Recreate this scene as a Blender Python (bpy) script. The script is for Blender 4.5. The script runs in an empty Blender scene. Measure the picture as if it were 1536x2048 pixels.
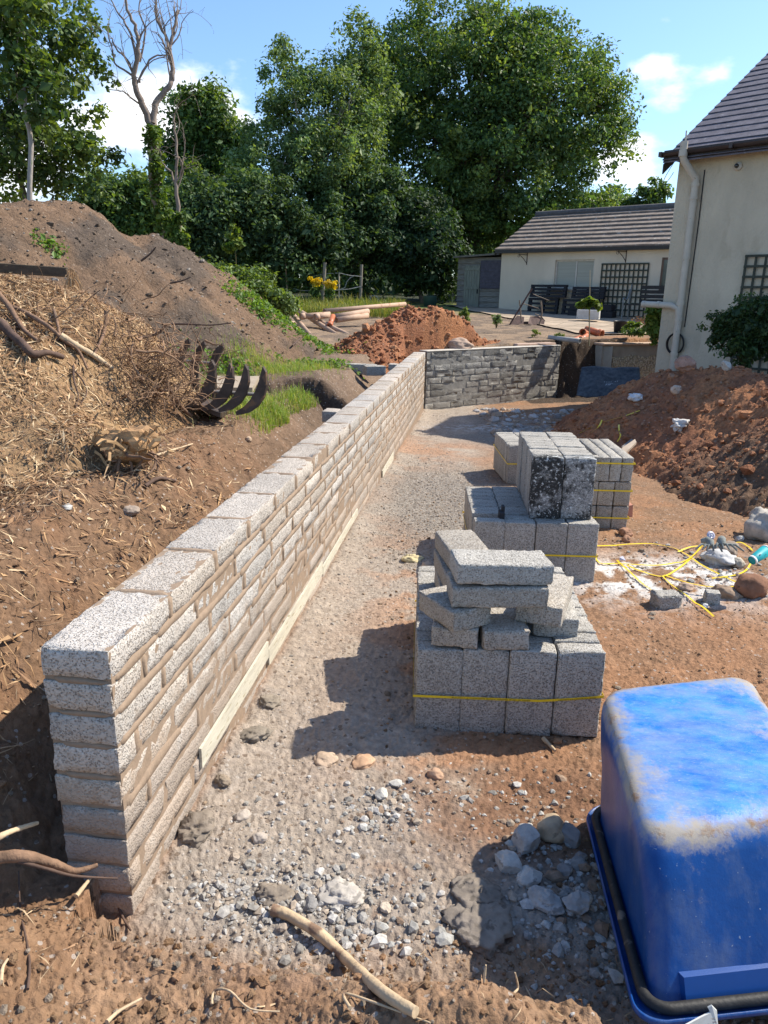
import bpy, math, random
import numpy as np
from mathutils import Matrix, Vector, Euler

# ------------------------------------------------------------ camera, light, exposure
SC = bpy.context.scene
COL = SC.collection
PI = math.pi
CAM_H, FPX, PITCH, ROLL = 1.93, 1480.0, 0.2847, 0.0177
cam_d = bpy.data.cameras.new('camera'); cam = bpy.data.objects.new('camera', cam_d); COL.objects.link(cam)
cam_d.sensor_fit = 'VERTICAL'; cam_d.sensor_height = 36.0; cam_d.lens = FPX / 2048 * 36.0
cam_d.clip_start = 0.05; cam_d.clip_end = 2000
cam.matrix_world = (Matrix.Translation((0, 0, CAM_H)) @ Matrix.Rotation(PI/2 - PITCH, 4, 'X') @ Matrix.Rotation(ROLL, 4, 'Z'))
SC.camera = cam

SUN_AZ, SUN_EL = math.radians(68), math.radians(46)      # azimuth clockwise from +Y
sun_d = bpy.data.lights.new('sun', 'SUN'); sun = bpy.data.objects.new('sun', sun_d); COL.objects.link(sun)
sun_d.energy = 4.8; sun_d.angle = math.radians(0.55); sun_d.color = (1.0, 0.93, 0.81)
sdir = Vector((math.sin(SUN_AZ)*math.cos(SUN_EL), math.cos(SUN_AZ)*math.cos(SUN_EL), math.sin(SUN_EL)))
sun.rotation_euler = sdir.to_track_quat('Z', 'Y').to_euler(); sun.location = sdir * 60
SC.view_settings.view_transform = 'Standard'; SC.view_settings.look = 'None'
SC.view_settings.exposure = 0.68; SC.view_settings.gamma = 1.0
SC.cycles.max_bounces = 6; SC.cycles.diffuse_bounces = 3; SC.cycles.transparent_max_bounces = 4

# ------------------------------------------------------------ numbers: photo pixel -> point at a chosen depth or height
_c, _s = math.cos(ROLL), math.sin(ROLL)
def ray(px, py):
    a, b = px - 768, py - 1024
    x = (_c*a + _s*b)/FPX; d = (-_s*a + _c*b)/FPX
    return (x, math.cos(PITCH) - d*math.sin(PITCH), -math.sin(PITCH) - d*math.cos(PITCH))
def at_y(px, py, y):
    r = ray(px, py); k = y/r[1]; return (r[0]*k, y, CAM_H + r[2]*k)
def at_z(px, py, z):
    r = ray(px, py); k = (z - CAM_H)/r[2]; return (r[0]*k, r[1]*k, z)

def build_world():
    w = bpy.data.worlds.new('World'); SC.world = w; w.use_nodes = True
    nt = w.node_tree; N = nt.nodes; L = nt.links; N.clear()
    out = N.new('ShaderNodeOutputWorld'); bg = N.new('ShaderNodeBackground')
    sky = N.new('ShaderNodeTexSky'); sky.sky_type = 'NISHITA'; sky.sun_disc = False
    sky.sun_elevation = SUN_EL; sky.sun_rotation = SUN_AZ; sky.altitude = 50; sky.air_density = 1.0; sky.dust_density = 0.6; sky.ozone_density = 2.0
    bg.inputs['Strength'].default_value = 0.135
    tc = N.new('ShaderNodeTexCoord')
    nz = N.new('ShaderNodeTexNoise'); nz.inputs['Scale'].default_value = 5.5; nz.inputs['Detail'].default_value = 8; nz.inputs['Roughness'].default_value = 0.58
    mp = N.new('ShaderNodeMapping'); mp.inputs['Scale'].default_value = (1, 1, 2.0); mp.inputs['Location'].default_value = (0.3, 0.0, 0.1)
    L.new(tc.outputs['Generated'], mp.inputs['Vector']); L.new(mp.outputs['Vector'], nz.inputs['Vector'])
    sep = N.new('ShaderNodeSeparateXYZ'); L.new(tc.outputs['Generated'], sep.inputs[0])
    def math_(op, a, b=None, c=None):
        m = N.new('ShaderNodeMath'); m.operation = op
        for i, v in enumerate((a, b, c)):
            if v is None: continue
            if isinstance(v, (int, float)): m.inputs[i].default_value = v
            else: L.new(v, m.inputs[i])
        return m.outputs[0]
    # cumulus banks: cloud cover gathers in a few directions of the sky
    cover = None
    for (px, py, rx, rz, a) in ((290, 225, 140, 75, .36), (60, 330, 130, 110, .36), (420, 260, 120, 50, .30), (1235, 355, 110, 55, .30), (1300, 135, 42, 26, .25), (1440, 150, 32, 26, .20), (1340, 190, 34, 24, .08), (1105, 5, 50, 26, .3), (700, 480, 500, 60, .2), (1330, 36, 26, 14, .2), (1280, 290, 36, 24, .16)):
        d = Vector(ray(px, py)).normalized(); x, z, rx, rz = d.x, d.z, rx/1500, rz/1500
        dx = math_('DIVIDE', math_('SUBTRACT', sep.outputs[0], x), rx); dz = math_('DIVIDE', math_('SUBTRACT', sep.outputs[2], z), rz)
        r2 = math_('ADD', math_('MULTIPLY', dx, dx), math_('MULTIPLY', dz, dz))
        g = math_('MULTIPLY', math_('EXPONENT', math_('MULTIPLY', r2, -1.0)), a)
        cover = g if cover is None else math_('ADD', cover, g)
    v = math_('ADD', nz.outputs['Fac'], cover)
    ramp = N.new('ShaderNodeValToRGB'); ramp.color_ramp.elements[0].position = 0.68; ramp.color_ramp.elements[1].position = 0.86
    ramp.color_ramp.interpolation = 'EASE'
    L.new(v, ramp.inputs[0])
    mix = N.new('ShaderNodeMix'); mix.data_type = 'RGBA'
    nz2 = N.new('ShaderNodeTexNoise'); nz2.inputs['Scale'].default_value = 9; nz2.inputs['Detail'].default_value = 5
    L.new(mp.outputs['Vector'], nz2.inputs['Vector'])
    cr = N.new('ShaderNodeValToRGB'); cr.color_ramp.elements[0].position = .35; cr.color_ramp.elements[1].position = .6
    cr.color_ramp.elements[0].color = (5.0, 5.4, 6.0, 1); cr.color_ramp.elements[1].color = (7.6, 7.7, 7.8, 1)
    L.new(nz2.outputs['Fac'], cr.inputs[0])
    tint = N.new('ShaderNodeMix'); tint.data_type = 'RGBA'; tint.blend_type = 'MULTIPLY'; tint.inputs[0].default_value = 1
    tint.inputs[7].default_value = (.84, .97, 1.10, 1)
    L.new(sky.outputs[0], tint.inputs[6])
    L.new(ramp.outputs[0], mix.inputs[0]); L.new(tint.outputs[2], mix.inputs[6]); L.new(cr.outputs[0], mix.inputs[7])
    L.new(mix.outputs[2], bg.inputs['Color']); L.new(bg.outputs[0], out.inputs[0])
build_world()

# ------------------------------------------------------------ noise
def _h(ix, iy, iz, seed):
    with np.errstate(over='ignore'):
        n = (ix.astype(np.int64)*374761393 + iy.astype(np.int64)*668265263 + iz.astype(np.int64)*2147483647 + seed*974711) & 0xffffffff
        n = ((n ^ (n >> 13)) * 1274126177) & 0xffffffff
        n = n ^ (n >> 16)
    return (n & 0xffffff)/float(0xffffff)
def vn(x, y, z=None, seed=0):
    x = np.asarray(x, float); y = np.asarray(y, float); z = np.zeros_like(x) if z is None else np.asarray(z, float)
    x, y, z = np.broadcast_arrays(x, y, z)
    ix, iy, iz = np.floor(x), np.floor(y), np.floor(z); fx, fy, fz = x-ix, y-iy, z-iz
    fx, fy, fz = [f*f*(3-2*f) for f in (fx, fy, fz)]
    r = 0
    for dz in ((0, 1) if np.any(fz > 0) else (0,)):
        wz = fz if dz else 1-fz
        for dy in (0, 1):
            wy = fy if dy else 1-fy
            for dx in (0, 1):
                wx = fx if dx else 1-fx
                r = r + wx*wy*wz*_h(ix+dx, iy+dy, iz+dz, seed)
    return r*2-1
def fbm(x, y, z=None, o=4, seed=0, g=0.5):
    r = 0; a = 1; t = 0; f = 1
    for i in range(o):
        r = r + a*vn(np.asarray(x)*f, np.asarray(y)*f, None if z is None else np.asarray(z)*f, seed+i*17); t += a; a *= g; f *= 2.03
    return r/t
def ss(a, b, x):
    t = np.clip((x-a)/(b-a), 0, 1); return t*t*(3-2*t)

# ------------------------------------------------------------ materials
def node_mat(name):
    m = bpy.data.materials.new(name); m.use_nodes = True; nt = m.node_tree
    return m, nt, nt.nodes, nt.links, nt.nodes['Principled BSDF']
def mat(name, col, rough=0.8, var=0.15, scale=8.0, metal=0.0, bump=0.0, bscale=60.0, col2=None, detail=5, spec=0.3, stretch=None, spots=None, coords='Object', bdist=0.01, orand=0.0):
    """two-tone noise colour, optional second-colour patches (col2), specks (spots=(colour, scale, threshold)) and bump"""
    m, nt, N, L, b = node_mat(name)
    b.inputs['Roughness'].default_value = rough; b.inputs['Metallic'].default_value = metal
    b.inputs['Specular IOR Level'].default_value = spec
    tc = N.new('ShaderNodeTexCoord'); v = tc.outputs[coords]
    if stretch:
        mp = N.new('ShaderNodeMapping'); mp.inputs['Scale'].default_value = stretch; L.new(v, mp.inputs[0]); v = mp.outputs[0]
    nz = N.new('ShaderNodeTexNoise'); nz.inputs['Scale'].default_value = scale; nz.inputs['Detail'].default_value = detail; nz.inputs['Roughness'].default_value = .6
    L.new(v, nz.inputs['Vector'])
    cr = N.new('ShaderNodeValToRGB'); cr.color_ramp.elements[0].position = .3; cr.color_ramp.elements[1].position = .7
    a = [max(0, c*(1-var)) for c in col]; z = [c*(1+var) for c in col] if col2 is None else list(col2)
    if col2 is not None: a = list(col)
    cr.color_ramp.elements[0].color = (*a, 1); cr.color_ramp.elements[1].color = (*z, 1)
    L.new(nz.outputs['Fac'], cr.inputs[0]); c = cr.outputs[0]
    if spots:
        sc, sscale, th = spots
        n2 = N.new('ShaderNodeTexNoise'); n2.inputs['Scale'].default_value = sscale; n2.inputs['Detail'].default_value = 3
        L.new(v, n2.inputs['Vector'])
        r2 = N.new('ShaderNodeValToRGB'); r2.color_ramp.elements[0].position = th; r2.color_ramp.elements[1].position = th+.06
        L.new(n2.outputs['Fac'], r2.inputs[0])
        mx = N.new('ShaderNodeMix'); mx.data_type = 'RGBA'; L.new(r2.outputs[0], mx.inputs[0]); L.new(c, mx.inputs[6]); mx.inputs[7].default_value = (*sc, 1); c = mx.outputs[2]
    if orand:
        oi = N.new('ShaderNodeObjectInfo'); mr = N.new('ShaderNodeMapRange'); mr.inputs[3].default_value = 1-orand; mr.inputs[4].default_value = 1+orand
        L.new(oi.outputs['Random'], mr.inputs[0])
        vm = N.new('ShaderNodeVectorMath'); vm.operation = 'SCALE'; L.new(c, vm.inputs[0]); L.new(mr.outputs[0], vm.inputs['Scale']); c = vm.outputs[0]
    L.new(c, b.inputs['Base Color'])
    if bump:
        n3 = N.new('ShaderNodeTexNoise'); n3.inputs['Scale'].default_value = bscale; n3.inputs['Detail'].default_value = 6
        L.new(v, n3.inputs['Vector']); bp = N.new('ShaderNodeBump'); bp.inputs['Strength'].default_value = bump; bp.inputs['Distance'].default_value = bdist
        L.new(n3.outputs['Fac'], bp.inputs['Height']); L.new(bp.outputs[0], b.inputs['Normal'])
    return m
def vcol_mat(name, rough=0.95, detail=0.35, dscale=40, bump=0.6, bscale=45, bdist=0.02, translucent=0.0, spec=0.2, speck=None):
    """base colour from the mesh attribute 'col', broken up by noise"""
    m, nt, N, L, b = node_mat(name)
    b.inputs['Roughness'].default_value = rough; b.inputs['Specular IOR Level'].default_value = spec
    at = N.new('ShaderNodeAttribute'); at.attribute_name = 'col'; c = at.outputs['Color']
    tc = N.new('ShaderNodeTexCoord')
    if detail:
        nz = N.new('ShaderNodeTexNoise'); nz.inputs['Scale'].default_value = dscale; nz.inputs['Detail'].default_value = 7; nz.inputs['Roughness'].default_value = .65
        L.new(tc.outputs['Object'], nz.inputs['Vector'])
        mr = N.new('ShaderNodeMapRange'); mr.inputs[1].default_value = .3; mr.inputs[2].default_value = .7; mr.inputs[3].default_value = 1-detail; mr.inputs[4].default_value = 1+detail
        L.new(nz.outputs['Fac'], mr.inputs[0])
        vm = N.new('ShaderNodeVectorMath'); vm.operation = 'SCALE'; L.new(c, vm.inputs[0]); L.new(mr.outputs[0], vm.inputs['Scale']); c = vm.outputs[0]
    if speck:
        for (sc, sscale, th, amt) in speck:
            vo = N.new('ShaderNodeTexVoronoi'); vo.inputs['Scale'].default_value = sscale
            L.new(tc.outputs['Object'], vo.inputs['Vector'])
            sp = N.new('ShaderNodeSeparateColor'); L.new(vo.outputs['Color'], sp.inputs[0])
            g1 = N.new('ShaderNodeMath'); g1.operation = 'GREATER_THAN'; g1.inputs[1].default_value = th; L.new(sp.outputs[0], g1.inputs[0])
            g2 = N.new('ShaderNodeMath'); g2.operation = 'LESS_THAN'; g2.inputs[1].default_value = .42; L.new(vo.outputs['Distance'], g2.inputs[0])
            g3 = N.new('ShaderNodeMath'); g3.operation = 'MULTIPLY'; L.new(g1.outputs[0], g3.inputs[0]); L.new(g2.outputs[0], g3.inputs[1])
            g4 = N.new('ShaderNodeMath'); g4.operation = 'MULTIPLY'; L.new(g3.outputs[0], g4.inputs[0]); g4.inputs[1].default_value = amt
            mx = N.new('ShaderNodeMix'); mx.data_type = 'RGBA'; L.new(g4.outputs[0], mx.inputs[0]); L.new(c, mx.inputs[6]); mx.inputs[7].default_value = (*sc, 1); c = mx.outputs[2]
    L.new(c, b.inputs['Base Color'])
    if bump:
        n3 = N.new('ShaderNodeTexNoise'); n3.inputs['Scale'].default_value = bscale; n3.inputs['Detail'].default_value = 7; n3.inputs['Roughness'].default_value = .65
        L.new(tc.outputs['Object'], n3.inputs['Vector']); bp = N.new('ShaderNodeBump'); bp.inputs['Strength'].default_value = bump; bp.inputs['Distance'].default_value = bdist
        L.new(n3.outputs['Fac'], bp.inputs['Height']); L.new(bp.outputs[0], b.inputs['Normal'])
    if translucent:
        tr = N.new('ShaderNodeBsdfTranslucent'); ms = N.new('ShaderNodeMixShader'); ms.inputs[0].default_value = translucent
        vm = N.new('ShaderNodeVectorMath'); vm.operation = 'MULTIPLY'; vm.inputs[1].default_value = (1.6, 1.5, .5); L.new(c, vm.inputs[0]); L.new(vm.outputs[0], tr.inputs[0])
        out = N['Material Output']; L.new(b.outputs[0], ms.inputs[1]); L.new(tr.outputs[0], ms.inputs[2]); L.new(ms.outputs[0], out.inputs[0])
    return m
def concrete_mat(name, col, dark, wash=None, stain=0.0, scale=105.0, tone=False, rim=0):
    """open-textured aggregate block: pale granules with dark pits; optional mortar wash, optional dark weather stain"""
    m, nt, N, L, b = node_mat(name)
    b.inputs['Roughness'].default_value = .95; b.inputs['Specular IOR Level'].default_value = .15
    tc = N.new('ShaderNodeTexCoord'); v = tc.outputs['Object']
    def noise(sc, de=5, ro=.6):
        n = N.new('ShaderNodeTexNoise'); n.inputs['Scale'].default_value = sc; n.inputs['Detail'].default_value = de; n.inputs['Roughness'].default_value = ro
        L.new(v, n.inputs['Vector']); return n.outputs['Fac']
    def ramp(src, p0, p1, c0=(0, 0, 0, 1), c1=(1, 1, 1, 1)):
        r = N.new('ShaderNodeValToRGB'); e = r.color_ramp.elements; e[0].position = p0; e[1].position = p1; e[0].color = c0; e[1].color = c1; L.new(src, r.inputs[0]); return r.outputs[0]
    def mixc(f, a, c):
        x = N.new('ShaderNodeMix'); x.data_type = 'RGBA'
        for i, q in ((0, f), (6, a), (7, c)):
            if isinstance(q, tuple): x.inputs[i].default_value = (*q, 1)
            elif isinstance(q, float): x.inputs[i].default_value = q
            else: L.new(q, x.inputs[i])
        return x.outputs[2]
    vo = N.new('ShaderNodeTexVoronoi'); vo.inputs['Scale'].default_value = scale
    wv = N.new('ShaderNodeVectorMath'); wv.operation = 'ADD'; nn = N.new('ShaderNodeTexNoise'); nn.inputs['Scale'].default_value = scale*.6
    L.new(v, nn.inputs['Vector']); sc_ = N.new('ShaderNodeVectorMath'); sc_.operation = 'SCALE'; sc_.inputs['Scale'].default_value = .012
    L.new(nn.outputs['Color'], sc_.inputs[0]); L.new(v, wv.inputs[0]); L.new(sc_.outputs[0], wv.inputs[1]); L.new(wv.outputs[0], vo.inputs['Vector'])
    base = mixc(ramp(noise(6.0), .3, .7), tuple(c*.86 for c in col), tuple(c*1.1 for c in col))
    sp = N.new('ShaderNodeSeparateColor'); L.new(vo.outputs['Color'], sp.inputs[0])
    base = mixc(ramp(sp.outputs[1], .55, 1.0, (0, 0, 0, 1), (.35, .35, .35, 1)), base, (.62, .60, .56))
    vp = N.new('ShaderNodeTexVoronoi'); vp.inputs['Scale'].default_value = scale*1.25; L.new(wv.outputs[0], vp.inputs['Vector'])
    sp2 = N.new('ShaderNodeSeparateColor'); L.new(vp.outputs['Color'], sp2.inputs[0])
    pr = ramp(sp2.outputs[0], .62, .68); pd = ramp(vp.outputs['Distance'], .34, .58, (1, 1, 1, 1), (0, 0, 0, 1))
    pq = N.new('ShaderNodeMath'); pq.operation = 'MULTIPLY'; L.new(pr, pq.inputs[0]); L.new(pd, pq.inputs[1]); pits = pq.outputs[0]
    cell = ramp(vo.outputs['Distance'], .50, .95, (0, 0, 0, 1), (.7, .7, .7, 1))
    pm = N.new('ShaderNodeMath'); pm.operation = 'MAXIMUM'; L.new(pits, pm.inputs[0]); L.new(cell, pm.inputs[1])
    pf = N.new('ShaderNodeMath'); pf.operation = 'MULTIPLY'; pf.inputs[1].default_value = .75; L.new(pm.outputs[0], pf.inputs[0])
    base = mixc(pf.outputs[0], base, tuple(dark))
    if stain:
        base = mixc(ramp(noise(9.0, 7, .7), .5-stain*.25, .58-stain*.25+.06), base, tuple(c*.12 for c in col))
        base = mixc(ramp(noise(42.0, 5, .7), .56, .62), base, (.6, .6, .57))
    if wash:
        ge = N.new('ShaderNodeNewGeometry'); sx = N.new('ShaderNodeSeparateXYZ'); L.new(ge.outputs['Position'], sx.inputs[0])
        mr = N.new('ShaderNodeMapRange'); mr.inputs[1].default_value = .75; mr.inputs[2].default_value = .3; mr.inputs[3].default_value = -.12; mr.inputs[4].default_value = .30
        L.new(sx.outputs[2], mr.inputs[0]); ad = N.new('ShaderNodeMath'); ad.operation = 'ADD'; L.new(mr.outputs[0], ad.inputs[0]); L.new(noise(11.0, 6, .65), ad.inputs[1])
        f = ramp(ad.outputs[0], .52, .72, (0, 0, 0, 1), (.9, .9, .9, 1)); base = mixc(f, base, tuple(wash))
    oi = N.new('ShaderNodeObjectInfo'); mr = N.new('ShaderNodeMapRange'); mr.inputs[3].default_value = .88; mr.inputs[4].default_value = 1.08
    L.new(oi.outputs['Random'], mr.inputs[0]); vm = N.new('ShaderNodeVectorMath'); vm.operation = 'SCALE'; L.new(base, vm.inputs[0]); L.new(mr.outputs[0], vm.inputs['Scale'])
    fin = vm.outputs[0]
    if tone:
        ta = N.new('ShaderNodeAttribute'); ta.attribute_name = 'col'; tm = N.new('ShaderNodeVectorMath'); tm.operation = 'MULTIPLY'; L.new(fin, tm.inputs[0]); L.new(ta.outputs['Color'], tm.inputs[1]); fin = tm.outputs[0]
    L.new(fin, b.inputs['Base Color'])
    hm = N.new('ShaderNodeMath'); hm.operation = 'SUBTRACT'; L.new(noise(scale*1.2, 4), hm.inputs[0]); L.new(pm.outputs[0], hm.inputs[1])
    bp = N.new('ShaderNodeBump'); bp.inputs['Strength'].default_value = .9; bp.inputs['Distance'].default_value = .004
    L.new(hm.outputs[0], bp.inputs['Height']); L.new(bp.outputs[0], b.inputs['Normal'])
    return m

# ------------------------------------------------------------ objects
def tag(o, label=None, cat=None, group=None, kind=None):
    if label: o['label'] = label
    if cat: o['category'] = cat
    if group: o['group'] = group
    if kind: o['kind'] = kind
    return o
def empty(name, loc, label, cat, group=None, rz=0.0):
    o = bpy.data.objects.new(name, None); COL.objects.link(o); o.location = loc; o.rotation_euler = (0, 0, rz); o.empty_display_size = .1
    bpy.context.view_layer.update()
    return tag(o, label, cat, group)
def mesh_np(name, V, F, material, smooth=True, col=None):
    """V (n,3), F (m,k) all faces with k corners"""
    V = np.ascontiguousarray(V, np.float32); F = np.ascontiguousarray(F, np.int32)
    me = bpy.data.meshes.new(name); me.vertices.add(len(V)); me.vertices.foreach_set('co', V.ravel())
    k = F.shape[1]; me.loops.add(F.size); me.loops.foreach_set('vertex_index', F.ravel())
    me.polygons.add(len(F)); me.polygons.foreach_set('loop_start', np.arange(0, F.size, k, dtype=np.int32))
    me.polygons.foreach_set('loop_total', np.full(len(F), k, np.int32))
    me.polygons.foreach_set('use_smooth', np.full(len(F), smooth, bool))
    me.update(calc_edges=True)
    if col is not None:
        a = me.attributes.new('col', 'FLOAT_COLOR', 'POINT'); c = np.ones((len(V), 4), np.float32); c[:, :3] = col; a.data.foreach_set('color', c.ravel())
    me.materials.append(material)
    return me
def link(name, me, parent=None, loc=None, world=False):
    o = bpy.data.objects.new(name, me); COL.objects.link(o)
    if loc is not None: o.location = loc
    if parent is not None:
        o.parent = parent
        if world: o.matrix_parent_inverse = parent.matrix_basis.inverted()
    return o
def world_of(o):
    M = o.matrix_basis.copy()
    while o.parent is not None: o = o.parent; M = o.matrix_basis @ M
    return M
class MB:
    """collects shapes into one mesh"""
    def __init__(s): s.v = []; s.f = []; s.sm = []
    def add(s, V, F, smooth=False):
        k = len(s.v); s.v += [tuple(p) for p in V]; s.f += [tuple(i+k for i in f) for f in F]; s.sm += [smooth]*len(F)
    def box(s, c, size, rot=None, r=0.0):
        """box centred c; bevelled by cutting its edges when r > 0"""
        hx, hy, hz = [q/2 for q in size]
        R = rot if rot is not None else Matrix.Identity(3)
        if isinstance(rot, (int, float)): R = Matrix.Rotation(rot, 3, 'Z')
        if isinstance(rot, tuple): R = Euler(rot).to_matrix()
        C = Vector(c)
        if r <= 0:
            P = [(-hx, -hy, -hz), (hx, -hy, -hz), (hx, hy, -hz), (-hx, hy, -hz), (-hx, -hy, hz), (hx, -hy, hz), (hx, hy, hz), (-hx, hy, hz)]
            s.add([C + R @ Vector(p) for p in P], [(0, 3, 2, 1), (4, 5, 6, 7), (0, 1, 5, 4), (1, 2, 6, 5), (2, 3, 7, 6), (3, 0, 4, 7)])
            return
        P = []; idx = {}
        for sx in (-1, 1):
            for sy in (-1, 1):
                for sz in (-1, 1):
                    for ax in range(3):
                        p = [sx*(hx-r), sy*(hy-r), sz*(hz-r)]; p[ax] = (sx*hx, sy*hy, sz*hz)[ax]
                        idx[(sx, sy, sz, ax)] = len(P); P.append(p)
        F = []
        I = lambda a, b, c_, ax: idx[(a, b, c_, ax)]
        for q in (-1, 1):
            F.append((I(q, -1, -1, 0), I(q, 1, -1, 0), I(q, 1, 1, 0), I(q, -1, 1, 0)))
            F.append((I(-1, q, -1, 1), I(-1, q, 1, 1), I(1, q, 1, 1), I(1, q, -1, 1)))
            F.append((I(-1, -1, q, 2), I(1, -1, q, 2), I(1, 1, q, 2), I(-1, 1, q, 2)))
        for a in (-1, 1):
            for b_ in (-1, 1):
                F.append((I(a, b_, -1, 0), I(a, b_, 1, 0), I(a, b_, 1, 1), I(a, b_, -1, 1)))
                F.append((I(a, -1, b_, 0), I(a, 1, b_, 0), I(a, 1, b_, 2), I(a, -1, b_, 2)))
                F.append((I(-1, a, b_, 1), I(1, a, b_, 1), I(1, a, b_, 2), I(-1, a, b_, 2)))
                for c_ in (-1, 1): F.append((I(a, b_, c_, 0), I(a, b_, c_, 1), I(a, b_, c_, 2)))
        # orient outward
        G = []
        for f in F:
            p = [Vector(P[i]) for i in f]; n = (p[1]-p[0]).cross(p[2]-p[0]); cen = sum(p, Vector())/len(p)
            G.append(f if n.dot(cen) > 0 else f[::-1])
        s.add([C + R @ Vector(p) for p in P], G)
    def tube(s, pts, rad, n=8, cap=True, smooth=True):
        pts = [Vector(p) for p in pts]; m = len(pts)
        rad = [rad]*m if isinstance(rad, (int, float)) else rad
        V = []; up = Vector((0, 0, 1)); prev = None
        for i, p in enumerate(pts):
            t = (pts[min(i+1, m-1)] - pts[max(i-1, 0)]).normalized()
            if prev is None:
                a = t.cross(up if abs(t.z) < .9 else Vector((1, 0, 0))).normalized()
            else:
                a = (prev - t*prev.dot(t)).normalized()
            prev = a; b = t.cross(a)
            for k in range(n):
                w = 2*PI*k/n; V.append(p + (a*math.cos(w) + b*math.sin(w))*rad[i])
        F = [(i*n+k, i*n+(k+1) % n, (i+1)*n+(k+1) % n, (i+1)*n+k) for i in range(m-1) for k in range(n)]
        s.add(V, F, smooth)
        if cap:
            s.add(V[:n], [tuple(range(n))[::-1]]); s.add(V[-n:], [tuple(range(n))])
    def pipe(s, a, b, r, w=.006, n=20):
        """hollow open pipe"""
        a, b = Vector(a), Vector(b); t = (b-a).normalized(); u = t.cross(Vector((0, 0, 1)) if abs(t.z) < .9 else Vector((1, 0, 0))).normalized(); v = t.cross(u)
        V = [];
        for (p, q) in ((a, r), (b, r), (b, r-w), (a, r-w)):
            V += [p + (u*math.cos(2*PI*k/n) + v*math.sin(2*PI*k/n))*q for k in range(n)]
        F = []
        for j in range(4):
            for k in range(n): F.append((j*n+k, j*n+(k+1) % n, ((j+1) % 4)*n+(k+1) % n, ((j+1) % 4)*n+k))
        s.add(V, F, True)
    def ribbon(s, pts, width, thick=.0015, up=None):
        pts = [Vector(p) for p in pts]; V = []; m = len(pts)
        for i, p in enumerate(pts):
            t = (pts[min(i+1, m-1)] - pts[max(i-1, 0)]).normalized()
            u = Vector(up[i]) if up else Vector((0, 0, 1))
            side = t.cross(u).normalized()*width/2; n = side.cross(t).normalized()*thick/2
            V += [p-side-n, p+side-n, p+side+n, p-side+n]
        F = []
        for i in range(m-1):
            for k in range(4): F.append((i*4+k, i*4+(k+1) % 4, (i+1)*4+(k+1) % 4, (i+1)*4+k))
        F += [(0, 1, 2, 3), tuple((m-1)*4+k for k in (3, 2, 1, 0))]
        s.add(V, F, False)
    def lathe(s, prof, c=(0, 0, 0), n=24, R=None, smooth=True):
        C = Vector(c); V = []
        for (r, z) in prof:
            for k in range(n):
                p = Vector((r*math.cos(2*PI*k/n), r*math.sin(2*PI*k/n), z)); V.append(C + (R @ p if R else p))
        F = [(i*n+k, i*n+(k+1) % n, (i+1)*n+(k+1) % n, (i+1)*n+k) for i in range(len(prof)-1) for k in range(n)]
        s.add(V, F, smooth)
    def prism(s, poly, a, b):
        """poly list of (u,w) -> functions a(u,w), b(u,w) give the two faces' points"""
        n = len(poly); V = [a(*p) for p in poly] + [b(*p) for p in poly]
        s.add(V, [tuple(range(n)), tuple(range(2*n-1, n-1, -1))] + [(i, i+n, (i+1) % n + n, (i+1) % n) for i in range(n)])
    def build(s, name, material, parent=None, world=True):
        me = bpy.data.meshes.new(name); me.from_pydata(s.v, [], s.f)
        me.polygons.foreach_set('use_smooth', s.sm); me.update(); me.materials.append(material)
        if parent is not None and world: me.transform(world_of(parent).inverted())
        return link(name, me, parent)
def copy_tree(o, parent=None):
    c = o.copy(); COL.objects.link(c); c.parent = parent
    for ch in list(o.children): copy_tree(ch, c)
    return c
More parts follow.
